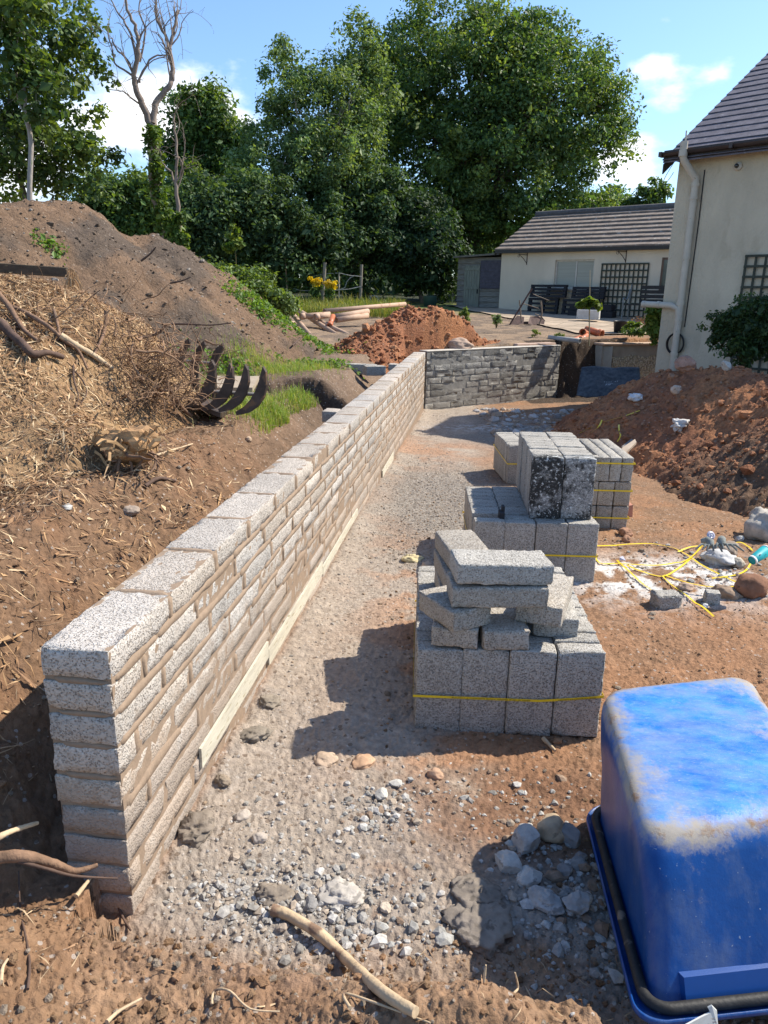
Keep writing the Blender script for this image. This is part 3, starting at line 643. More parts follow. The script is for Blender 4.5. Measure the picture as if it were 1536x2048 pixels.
def rbox_arrays(w, d, h, r=.008, step=.03, amp=.0022, seed=0):
    """rounded box as six grids, its skin roughened by noise; origin at the base centre"""
    V = []; F = []; k = 0
    H = np.array([w/2, d/2, h/2])
    for ax in range(3):
        a, b = (ax+1) % 3, (ax+2) % 3
        def line(hh):
            n = max(2, int(round(2*hh/step))); q = np.linspace(-hh+r, hh-r, n+1)
            return np.concatenate([[-hh, -hh+r*.45], q, [hh-r*.45, hh]])
        A = line(H[a]); B = line(H[b]); ga, gb = np.meshgrid(A, B)
        for sg in (-1, 1):
            P = np.zeros((ga.size, 3)); P[:, a] = ga.ravel(); P[:, b] = gb.ravel(); P[:, ax] = sg*H[ax]
            I = np.clip(P, -H+r, H-r); D = P-I; n_ = np.linalg.norm(D, axis=1)[:, None]; P = I + D/np.maximum(n_, 1e-9)*r
            V.append(P); f = grid_faces(len(B), len(A)); F.append((f if sg > 0 else f[:, ::-1])+k); k += len(P)
    V = np.concatenate(V); F = np.concatenate(F)
    if amp:
        I = np.clip(V, -H+r, H-r); D = V-I; D /= np.maximum(np.linalg.norm(D, axis=1)[:, None], 1e-9)
        q = V*62 + seed*13.7; edge = (np.sort(np.abs(V)/H, axis=1)[:, 1] > .88)
        a_ = amp*fbm(q[:, 0], q[:, 1], q[:, 2], o=3, seed=seed) - amp*1.6*np.abs(fbm(q[:, 0]*.35, q[:, 1]*.35, q[:, 2]*.35, o=2, seed=seed+2))*(1+3.0*edge)
        V = V + D*a_[:, None]
    V[:, 2] += h/2
    return V, F
def block_mesh(name, size, material, seed, step=.03, amp=.0022):
    V, F = rbox_arrays(*size, step=step, seed=seed, amp=amp); return mesh_np(name, V, F, material)
def put(me, loc, rz=0.0, tilt=(0, 0), label='', group=None, name='concrete_block', cat='concrete block'):
    o = link(name, me); o.location = loc; o.rotation_euler = (tilt[0], tilt[1], rz); return tag(o, label, cat, group)
rnd = random.Random(11)
STAND = [block_mesh('standing_block', (.214, .099, .44), M_BLOCK, i, .022) for i in range(4)]
STAND_D = [block_mesh('stained_block', (.214, .099, .44), M_BLOCK_DARK, 9, .03)]
STAND_E = [block_mesh('weathered_block', (.214, .099, .44), concrete_mat('weathered_concrete', (.33, .325, .31), (.06, .06, .058), stain=.12), 10, .03)]
EDGE = [block_mesh('edge_block', (.099, .44, .214), M_BLOCK, i+20, .04) for i in range(2)]
WIDE = [block_mesh('wide_block', (.139, .44, .214), M_BLOCK_MUD, i+30, .04) for i in range(2)]
FLAT = [block_mesh('flat_block', (.214, .44, .1), M_BLOCK_MUD, i+40, .02) for i in range(3)]

def rot2(a): return np.array([[math.cos(a), -math.sin(a)], [math.sin(a), math.cos(a)]])
def pack(o, ang, cols, rows, base, meshes, labelf, group, skip=(), meshes_f=None, jit=.004, tops=None):
    R = rot2(ang); ux = R @ np.array([1, 0]); uy = R @ np.array([0, 1])
    for c in range(cols):
        for r_ in range(rows):
            if (c, r_) in skip: continue
            p = np.array(o) + ux*((c+.5)*.2155) + uy*((r_+.5)*.1005)
            m = (meshes_f or (lambda c, r_: meshes))(c, r_)
            put(rnd.choice(m), (p[0]+rnd.uniform(-jit, jit), p[1]+rnd.uniform(-jit, jit)*(.5 if r_ else 1.5), base + (tops(c, r_) if tops else rnd.uniform(-.004, .004))), ang + rnd.choice((0, PI)) + rnd.uniform(-.008, .008), (0, 0), labelf(c, r_), group)
# near pack: four across, ten deep
P1 = (.158, 3.08); A1 = math.radians(-2.5); Z1 = -.065
front = ['leftmost', 'second from the left', 'third from the left', 'rightmost']
pack(P1, A1, 4, 11, Z1, STAND, lambda c, r_: (f'upright grey block, {front[c]} in the front row of the near strapped pack' if r_ == 0 else 'upright grey block behind the front row of the near strapped pack'), 'upright blocks of the near pack', tops=lambda c, r_: (.0, .004, .006, .020)[c] + .003*((r_*7+c) % 3))
# middle pack with a second tier
P2 = (.625, 4.90); A2 = math.radians(-2.0); Z2 = .0
pack(P2, A2, 4, 10, Z2, STAND, lambda c, r_: (f'upright grey block, {front[c]} in the front row of the middle pack' if r_ == 0 else 'upright grey block behind the front row of the middle pack'), 'upright blocks of the middle pack', skip=((0, 1),))
P3 = (1.020, 4.99); A3 = math.radians(-4.0)
pack(P3, A3, 2, 10, Z2+.445, STAND, lambda c, r_: (('black-stained block with white flecks, left of the two fronting the raised tier', 'dark weathered block, right of the two fronting the raised tier')[c] if r_ == 0 else 'upright block in the raised tier on top of the middle pack'), 'blocks of the raised tier', meshes_f=lambda c, r_: (STAND_D, STAND_E)[c] if r_ == 0 else STAND, jit=.006)
# rear left pack
P4 = (1.335, 7.86); A4 = math.radians(3)
pack(P4, A4, 4, 8, -.035, STAND, lambda c, r_: (f'upright grey block, {front[c]} in the front row of the rearmost pack' if r_ == 0 else 'upright grey block behind the front row of the rearmost pack'), 'upright blocks of the rearmost pack')
# rear right pack: two layers of wide blocks on edge, a broken top layer of narrow ones
P5 = np.array([1.43, 6.22]); A5 = math.radians(-2.0); R5 = rot2(A5)
for lay in (0, 1):
    for r_ in range(2):
        for c in range(5):
            p = P5 + R5 @ np.array([(c+.5)*.1405, .225+r_*.443])
            put(rnd.choice(WIDE), (p[0], p[1]+rnd.uniform(-.004, .004), -.01+lay*.216), A5+rnd.choice((0, PI)), (0, 0), f'wide block on edge, {"bottom" if lay == 0 else "middle"} layer of the rear right pack', 'wide blocks of the rear right pack')
for r_ in range(2):
    for c in (4, 5, 6):
        if r_ == 0 and c == 4: pass
        p = P5 + R5 @ np.array([(c+.5)*.1004, .225+r_*.443])
        put(rnd.choice(EDGE), (p[0], p[1], -.01+.432), A5+rnd.choice((0, PI)), (0, 0), ('narrow block on edge at the front right of the top layer, rear right pack' if r_ == 0 else 'narrow block on edge at the back right of the top layer, rear right pack'), 'narrow blocks of the rear right pack')
for k, w in enumerate((0, 1)):
    p = P5 + R5 @ np.array([.2, .055 + .78*k]); put(EDGE[0], (p[0], p[1], -.01+.432), A5+PI/2, (0, 0), ('narrow block laid crosswise closing the front of the hollow in the rear right pack', 'narrow block laid crosswise closing the back of the hollow in the rear right pack')[k])

# plastic strapping: yellow bands round the packs
M_STRAP = mat('yellow_strapping', (.78, .56, .02), rough=.35, var=.08, scale=20, spec=.5)
M_PRINT = mat('strap_print', (.10, .075, .03), rough=.6, var=.05)
def band(o, ang, w, d, zs, label, printed=False, group='straps round the block packs'):
    R = rot2(ang); e = .007; P = []
    cor = [(-e, -e), (w+e, -e), (w+e, d+e), (-e, d+e)]
    q = []
    for i in range(4):
        a, b = np.array(cor[i]), np.array(cor[(i+1) % 4])
        for k in np.linspace(0, 1, 7)[:-1]:
            s_ = a+(b-a)*k; g = np.array(o)+R @ s_; zz = zs(s_[0]/w, s_[1]/d)
            q.append((g[0], g[1], zz))
    q.append(q[0]); m = MB(); V = []
    for p in q: V += [(p[0], p[1], p[2]-.006), (p[0], p[1], p[2]+.006)]
    cen = Vector((*(np.array(o)+R @ np.array([w/2, d/2])), 0))
    V2 = [Vector(v) + (Vector(v)-cen).normalized()*.0015 for v in V]
    for i in range(len(q)-1): m.add([V[2*i], V[2*i+2], V[2*i+3], V[2*i+1], V2[2*i], V2[2*i+2], V2[2*i+3], V2[2*i+1]], [(4, 5, 6, 7), (0, 3, 2, 1), (0, 1, 5, 4), (3, 7, 6, 2)])
    s_ob = m.build('strap', M_STRAP); tag(s_ob, label, 'strap', group)
    if printed:
        for (px_, txt, wd) in ((.20, 'BUILDING & CONCRETE BLOCK MAKERS OVER 70 YEARS', .42), (.77, 'CONCRETE & BUILDING BLOCK MAKERS', .2)):
            cu = bpy.data.curves.new('print', 'FONT'); cu.body = txt; cu.size = .0085; cu.extrude = .0002
            t_ = bpy.data.objects.new('print', cu); COL.objects.link(t_); bpy.context.view_layer.update()
            g = np.array(o) + R @ np.array([px_*w, -e-.0024]); za = zs(px_, 0); zb_ = zs(min(1, px_+.25), 0)
            t_.matrix_world = Matrix.Translation((g[0], g[1], za-.003)) @ Matrix.Rotation(ang, 4, 'Z') @ Matrix.Rotation(PI/2, 4, 'X') @ Matrix.Rotation(math.atan2(zb_-za, .25*w), 4, 'Z')
            sx = wd*w/max(t_.dimensions.x, .01); mw = t_.matrix_world @ Matrix.Diagonal((sx, 1, 1, 1))
            pm = bpy.data.meshes.new_from_object(t_); pm.transform(mw); pm.materials.clear(); pm.materials.append(M_PRINT); bpy.data.objects.remove(t_); link('print', pm, s_ob)
    return s_ob
band(P1, A1, .862, 1.105, lambda a, b: Z1+.205 + .035*max(0, a-.7)*(1-b)*3.2 + .0*b, 'yellow printed strap round the near pack of upright blocks', True)
band(P2, A2, .862, 1.005, lambda a, b: .21, 'yellow strap round the lower tier of the middle pack')
band(P4, A4, .862, .804, lambda a, b: .20+.05*b, 'yellow strap round the rearmost pack')
for k, zz in enumerate((.10, .345, .585)):
    band(tuple(P5), A5, .705, .89, lambda a, b, zz=zz: zz, ('lowest of three yellow straps round the rear right pack', 'middle of three yellow straps round the rear right pack', 'topmost of three yellow straps round the rear right pack')[k])

# loose blocks tumbled on the near pack
ZT = Z1+.44+.014
def fl(px, py, y, w_l, rz, dz=0, mesh=None, tilt=(0, 0), label='', z=None):
    """centre of a flat block from a photo pixel at depth y"""
    p = at_y(px, py, y); return put(mesh or FLAT[0], (p[0], p[1], (p[2] if z is None else z)+dz), rz, tilt, label, 'loose blocks piled on the near pack')
HALF = block_mesh('part_block', (.214, .30, .1), M_BLOCK_MUD, 55, .02)
CLEAN = block_mesh('clean_flat_block', (.214, .44, .1), M_BLOCK, 57, .02)
Rp = rot2(A1); o1 = np.array(P1)
def onp(a, b, z, rz, mesh, label, tilt=(0, 0)):
    p = o1 + Rp @ np.array([a, b]); return put(mesh, (p[0], p[1], ZT+z), A1+rz, tilt, label, 'loose blocks piled on the near pack')
def lay(px, py, lv, rz, mesh, label, tilt=(0, 0), half=.22, cross=False):
    """(px, py) is the bottom middle of the face turned to the camera; lv counts blocks below"""
    z = ZT-.004+.101*lv; p = at_z(px, py, z); a = math.radians(rz); d = .107 if cross else half; ra = a-PI/2 if cross else a
    return put(mesh, (p[0]-math.sin(a if not cross else ra)*d, p[1]+math.cos(a if not cross else ra)*d, z), a, tilt, label, 'loose blocks piled on the near pack')
lay(908, 1296, 0, -9, FLAT[0], 'flat block lying lengthwise at the left of the loose pile')
lay(1012, 1302, 0, 1, FLAT[1], 'flat block end-on at the bottom centre of the loose pile')
lay(1110, 1276, 0, -6, CLEAN, 'flat grey block at the lower right of the loose pile')
lay(945, 1258, 1, 30, HALF, 'short block set askew under the two crosswise blocks', half=.15)
lay(1075, 1250, 1, -20, FLAT[2], 'mud-smeared block slanting back at the right of the loose pile')
lay(1000, 1217, 2.02, 92, FLAT[1], 'crosswise block with a dirty face, second from the top of the loose pile', (0, .0), cross=True)
lay(1010, 1172, 3.06, 95, CLEAN, 'smooth topped crosswise block at the very top of the loose pile', (.03, .0), cross=True)
for k, (dx, lab) in enumerate(((-.02, 'lowest of three flat blocks stacked at the back left of the near pack'), (-.015, 'middle of three flat blocks stacked at the back left of the near pack'), (.0, 'topmost of three flat blocks stacked at the back left of the near pack'))):
    p = at_z(935, 1109, ZT+.303); put(FLAT[(2, 0, 1)[k]], (p[0]+dx, p[1]+.21+dx, ZT-.003+.101*k), math.radians((2, 5, 9)[k]), (0, 0), lab, 'loose blocks piled on the near pack')

# ------------------------------------------------------------ the long retaining wall
def build_wall():
    root = empty('block_wall', wall_pt(0, -.1, 0), 'long new wall of pale concrete blocks laid flat, running up the left', 'wall')
    rr = random.Random(3); VV = []; FF = []; CC_ = []; k = 0; tr = random.Random(77)
    def addb(V, F):
        nonlocal k
        q = tr.uniform(.86, 1.08); w_ = tr.uniform(-.03, .035); CC_.append(np.tile([q*(1+w_), q, q*(1-w_*1.2)], (len(V), 1)))
        VV.append(V); FF.append(F+k); k += len(V)
    courses = 9; ch = .1085
    for c in range(courses):
        ztop = WTOP - c*ch; h = .0975
        s = 0.0; first = True; off = (.0, .225, .1, .32, .04, .27, .15, .36, .2)[c]
        if c == 0: off = 0
        ln = .44-off if c else .435
        while s < WLEN-.02:
            L_ = min(ln if first else .44, WLEN-s); first = False
            if L_ > .05:
                step = .028 if s < 2.2 else (.05 if s < 5 else .12)
                V, F = rbox_arrays(WTH, L_, h, r=.0065, step=step, amp=.0030 if s < 4 else .0015, seed=rr.randint(0, 9999))
                dt = rr.uniform(-.003, .003); a = rr.uniform(-.004, .004)
                x = V[:, 0]+dt-WTH/2; y = V[:, 1]+V[:, 0]*a + s+L_/2; z = V[:, 2]+ztop-h+rr.uniform(-.002, .002)
                addb(np.stack([WX+DX*y+DY*x, WY+DY*y-DX*x, z], -1), F)
            s += L_+.011
    # two blocks tied in crosswise on the bank side, as bonding piers
    for sp in (4.75, 9.6):
        V, F = rbox_arrays(.14, .215, .0975, step=.06, seed=7); x = V[:, 0]-WTH-.075; y = V[:, 1]+sp; z = V[:, 2]+WTOP-.1
        addb(np.stack([WX+DX*y+DY*x, WY+DY*y-DX*x, z], -1), F)
        V, F = rbox_arrays(.14, .215, .86, step=.1, seed=8); x = V[:, 0]-WTH-.075; y = V[:, 1]+sp; z = V[:, 2]-.04
        addb(np.stack([WX+DX*y+DY*x, WY+DY*y-DX*x, z], -1), F)
    V = np.concatenate(VV); me = mesh_np('blockwork', V, np.concatenate(FF), M_WALL, col=np.concatenate(CC_))
    me.transform(root.matrix_basis.inverted()); link('blockwork', me, root)
    # mortar: recessed core plus smeared joints standing a little proud of the rough face
    m = MB()
    def core(s0, s1, t0, t1, z0, z1):
        P = [wall_pt(s, t, z) for z in (z0, z1) for (s, t) in ((s0, t0), (s1, t0), (s1, t1), (s0, t1))]
        m.add(P, [(0, 1, 2, 3), (7, 6, 5, 4), (0, 4, 5, 1), (1, 5, 6, 2), (2, 6, 7, 3), (3, 7, 4, 0)])
    core(.010, WLEN-.01, -WTH+.004, -.0035, -.25, WTOP-.005)
    # uneven proud smears: thin shallow ridges
    def smear(a, b, face, w0, w1, pr):
        """a,b are (s,z) on the face, or (s,t) on the top"""
        n = max(6, int(math.hypot(b[0]-a[0], b[1]-a[1])/.02)); V = []
        dx, dz = (b[0]-a[0]), (b[1]-a[1]); L_ = math.hypot(dx, dz); nx, nz = -dz/L_, dx/L_
        o = rr.uniform(0, 99)
        for i in range(n+1):
            u = i/n; wv = float(vn(u*L_*14+o, 0, seed=1))*.5+.5; wl = w0+(w1-w0)*wv; wob = float(vn(u*L_*9+o, 5, seed=2))*.004
            end_ = i in (0, n); wl *= .35 if end_ else 1; cx, cz = a[0]+dx*u+nx*wob, a[1]+dz*u+nz*wob
            for q, hgt in ((-.5, -.010), (-.30, pr), (.30, pr), (.5, -.010)):
                hgt = -.010 if end_ else hgt; e, f = cx+nx*wl*q, cz+nz*wl*q
                V.append(wall_pt(e, hgt, f) if face == 'side' else (wall_pt(-hgt, e, f) if face == 'end' else wall_pt(e, f, WTOP+hgt)))
        F = [(i*4+k_, i*4+k_+1, i*4+k_+5, i*4+k_+4) for i in range(n) for k_ in range(3)]
        m.add(V, F, True)
    for c in range(1, 7):
        zz = WTOP-c*ch+.0055; s = .02
        while s < WLEN-.1:
            L_ = rr.uniform(.3, 1.1); 
            if c <= 3 or rr.random() < .5: smear((s, zz), (min(WLEN, s+L_), zz+rr.uniform(-.002, .002)), 'side', .024, .050 if c < 4 else .065, .003)
            s += L_*(.98 if c <= 2 else 1.1)
    for c in range(0, 6):
        off = (.0, .225, .1, .32, .04, .27)[c]; s = (.435 if c == 0 else .44-off)+.0055
        while s < WLEN:
            zt = WTOP-c*ch
            if c < 3 or rr.random() < .6: smear((s, zt-.004), (s+rr.uniform(-.004, .004), zt-.1), 'side', .020, .052, .003)
            if c == 0: smear((s, -WTH+.008), (s+rr.uniform(-.006, .006), -.004), 'top', .020, .042, .001)
            s += .451
    # bed joints at the near end
    for c in range(1, 5): smear((-WTH+.03, WTOP-c*ch+.006), (-.012, WTOP-c*ch+.004), 'end', .012, .03, -.001)
    m.build('mortar', M_MORTAR, root)
    # pale facing strip left showing low on the face, in a few lengths
    b = MB(); z0 = .02
    for (s0, s1, za, zb_) in ((.60, 1.55, .125, .215), (1.555, 2.9, .075, .165), (2.91, 4.4, .06, .12), (6.1, 7.15, -.03, .07)):
        P = [wall_pt(s, t, z) for (z, sg) in ((za, 0), (zb_, 1)) for (s, t) in ((s0, .002), (s1, .002), (s1, .013), (s0, .013))]
        b.add(P, [(0, 1, 2, 3), (7, 6, 5, 4), (0, 4, 5, 1), (1, 5, 6, 2), (2, 6, 7, 3), (3, 7, 4, 0)])
    b.build('facing_strip', mat('pale_board', (.52, .48, .38), rough=.7, var=.18, scale=6, stretch=(1, 1, 6), bump=.3, bscale=30, spots=((.35, .3, .2), 12, .6)), root)
build_wall()

def build_far_wall():
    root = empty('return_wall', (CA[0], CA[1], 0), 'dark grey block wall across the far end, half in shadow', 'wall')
    d = (CB-CA)/np.linalg.norm(CB-CA); nrm = np.array([-d[1], d[0]]); Lw = float(np.linalg.norm(CB-CA)); rr = random.Random(8)
    VV = []; FF = []; TT = []; k = 0; ch = .12
    for c in range(11):
        s = -.25+(.11, .33, .2, .42, .05, .3, .15, .38, .22, .1, .3)[c]-.2
        while s < Lw-.05:
            L_ = rr.choice((.44, .44, .40, .25, .34)); s0, s1 = max(s, .0), min(s+L_, Lw)
            if s1-s0 > .06:
                V, F = rbox_arrays(s1-s0, .22, .106, r=.006, step=.07, amp=.003, seed=rr.randint(0, 9999))
                pr = rr.uniform(-.012, .004); x = V[:, 0]+(s0+s1)/2; y = V[:, 1]+.11+pr; z = V[:, 2] + WTOP+.0 - (c+1)*ch+.008
                VV.append(np.stack([CA[0]+d[0]*x+nrm[0]*y, CA[1]+d[1]*x+nrm[1]*y, z], -1)); FF.append(F+k); k += len(V); TT.append(np.full((len(V), 3), rr.choice((.7, .85, 1, 1.05, 1.1, 1.15))))
            s += L_+.014
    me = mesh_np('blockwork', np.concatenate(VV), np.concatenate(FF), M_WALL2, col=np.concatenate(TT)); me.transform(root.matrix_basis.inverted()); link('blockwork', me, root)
    m = MB(); R = Matrix.Rotation(math.atan2(d[1], d[0]), 3, 'Z'); cpt = CA+d*Lw/2+nrm*.11
    m.box((cpt[0], cpt[1], .36), (Lw-.02, .213, 1.136), R); m.build('mortar', M_MORTAR_GREY, root)
    # level bed of mortar along the top
    m = MB(); m.box((cpt[0], cpt[1], WTOP+.012), (Lw+.0, .225, .02), R, .006); m.build('top_bed', mat('pale_mortar', (.5, .46, .4), var=.12, scale=9, bump=.4), root)
build_far_wall()

M_PEBBLE = vcol_mat('pebble', detail=.2, bump=0)
def build_boundary_wall():
    d = (CD-CC)/np.linalg.norm(CD-CC); nrm = np.array([-d[1], d[0]]); ang = math.atan2(d[1], d[0]); R = Matrix.Rotation(ang, 3, 'Z')
    root = empty('boundary_wall', (CC[0], CC[1], 0), 'low pebbledashed boundary wall with a stone cap between the house and the dark cut', 'wall')
    Lw = 3.6; m = MB(); c = CC+d*Lw/2+nrm*.13
    m.box((c[0], c[1], .42), (Lw, .24, 1.04), R)
    # return running back from its left end
    b = at_z(1180, 672, 1.0); rd = np.array([b[0]-CC[0], b[1]-CC[1]]); Lr = np.linalg.norm(rd); rd /= Lr; Rr = Matrix.Rotation(math.atan2(rd[1], rd[0]), 3, 'Z'); c2 = CC+rd*Lr/2 + np.array([.12, .02])
    m.box((c2[0], c2[1], .415), (Lr, .22, 1.02), Rr)
    m.build('wall_body', mat('grey_render', (.34, .32, .27), rough=.95, var=.2, scale=3, bump=.5, bscale=40), root)
    m = MB(); c = CC+d*(Lw/2)+nrm*.11; m.box((c[0], c[1], .972), (Lw+.06, .34, .05), R, .012)
    c2 = CC+rd*(Lr/2+.2)+np.array([.13, .0]); m.box((c2[0], c2[1], .9745), (Lr-.15, .30, .05), Rr, .01); m.build('coping', mat('sandstone_cap', (.48, .34, .24), var=.15, scale=5, bump=.3), root)
    # pebbledash: real pebbles set in the lower face
    r_ = np.random.default_rng(4); n = 4200; a = r_.uniform(.3, Lw, n); zz = r_.uniform(.12, .72, n); V0, F0 = ico()
    keep = zz < .70+.03*np.sin(a*9); a, zz = a[keep], zz[keep]; n = len(a)
    P = V0[None]*(1+r_.uniform(-.25, .25, (n, 12, 1)))*r_.uniform(.012, .024, (n, 1, 1)); P[..., 1] *= .7
    X = P[..., 0]+a[:, None]; Yv = P[..., 1]+.008; q = np.stack([CC[0]+d[0]*X+nrm[0]*Yv, CC[1]+d[1]*X+nrm[1]*Yv, P[..., 2]+zz[:, None]], -1)
    me = mesh_np('pebbledash', q.reshape(-1, 3), (F0[None]+(np.arange(n)*12)[:, None, None]).reshape(-1, 3), M_PEBBLE, False, np.repeat(pick(r_, [(.5, .45, .32), (.42, .38, .27), (.55, .52, .42), (.3, .27, .2)], n), 12, axis=0))
    me.transform(root.matrix_basis.inverted()); link('pebbledash', me, root)
    m = MB(); c = CC+d*(Lw/2)-nrm*.05; m.box((c[0], c[1], .03), (Lw, .14, .16), R, .02); m.build('footing', mat('wall_footing', (.42, .36, .3), var=.15, bump=.4), root)
build_boundary_wall()
# broken red paving slab bedded behind the far wall
m = MB(); c = at_z(1085, 694, .99); m.box((c[0]-.05, c[1]+1.3, .975), (1.15, .55, .05), math.radians(34), .01)
tag(m.build('paving_slab', mat('pink_slab', (.45, .32, .25), var=.12, scale=6, bump=.3)), 'pinkish paving slab lying just behind the right end of the far wall', 'paving slab')
# dark plastic sheet leaning in the gap
def build_sheet():
    P = [at_y(1152, 803, 13.9), at_y(1282, 776, 13.6), at_y(1279, 736, 14.35), at_y(1163, 733, 14.65)]
    P = [Vector(p) for p in P]; n = 24; V = []; 
    nr = (P[1]-P[0]).cross(P[3]-P[0]).normalized()
    for j in range(n+1):
        for i in range(n+1):
            u, v = i/n, j/n; p = P[0]*(1-u)*(1-v)+P[1]*u*(1-v)+P[2]*u*v+P[3]*(1-u)*v
            cut = .0 
            p = p + nr*(.05*math.sin(u*5+1)*(1-v)+.03*float(fbm(u*4, v*4, seed=5, o=3)))
            if u < .18 and v < .2: p = p + Vector((0, 0, .10*(.2-v)/.2*(.18-u)/.18))
            V.append(p)
    V2 = [p-nr*.012 for p in V]; N1 = (n+1)**2
    F = grid_faces(n+1, n+1); Fa = np.concatenate([F, F[:, ::-1]+N1])
    rim = [i for i in range(n+1)] + [(i)*(n+1)+n for i in range(1, n+1)] + [n*(n+1)+i for i in range(n-1, -1, -1)] + [i*(n+1) for i in range(n-1, 0, -1)]
    E = [(rim[i], rim[i]+N1, rim[(i+1) % len(rim)]+N1, rim[(i+1) % len(rim)]) for i in range(len(rim))]
    me = mesh_np('plastic_sheet', np.array([tuple(p) for p in V+V2]), np.concatenate([Fa, np.array(E)]), mat('dusty_dark_plastic', (.014, .018, .026), rough=.6, col2=(.075, .085, .09), scale=5, stretch=(3, 3, .8), detail=8))
    o = tag(link('plastic_sheet', me), 'dusty dark blue plastic sheet leaning across the gap beside the pebbledashed wall', 'plastic sheet')
    m = MB(); W = mat('faded_print', (.30, .31, .32), var=.2)
    def mark(u0, v0, u1, v1, sk=0):
        q = [(u0, v0), (u1, v0), (u1+sk, v1), (u0+sk, v1)]; pts = []
        for (u, v) in q:
            p = P[0]*(1-u)*(1-v)+P[1]*u*(1-v)+P[2]*u*v+P[3]*(1-u)*v; pts.append(p + nr*(.05*math.sin(u*5+1)*(1-v)+.03*float(fbm(u*4, v*4, seed=5, o=3))+.006))
        m.add(pts, [(0, 1, 2, 3)])
    for i in range(7):
        if i != 4: mark(.42+i*.034, .47, .435+i*.034, .50)
        if i == 6: mark(.44, .34, .458, .42, .02); mark(.45, .405, .50, .42); mark(.475, .34, .493, .42, .02); mark(.50, .34, .518, .42, .02); mark(.51, .405, .56, .42)
    m.build('lettering', W, o)
build_sheet()
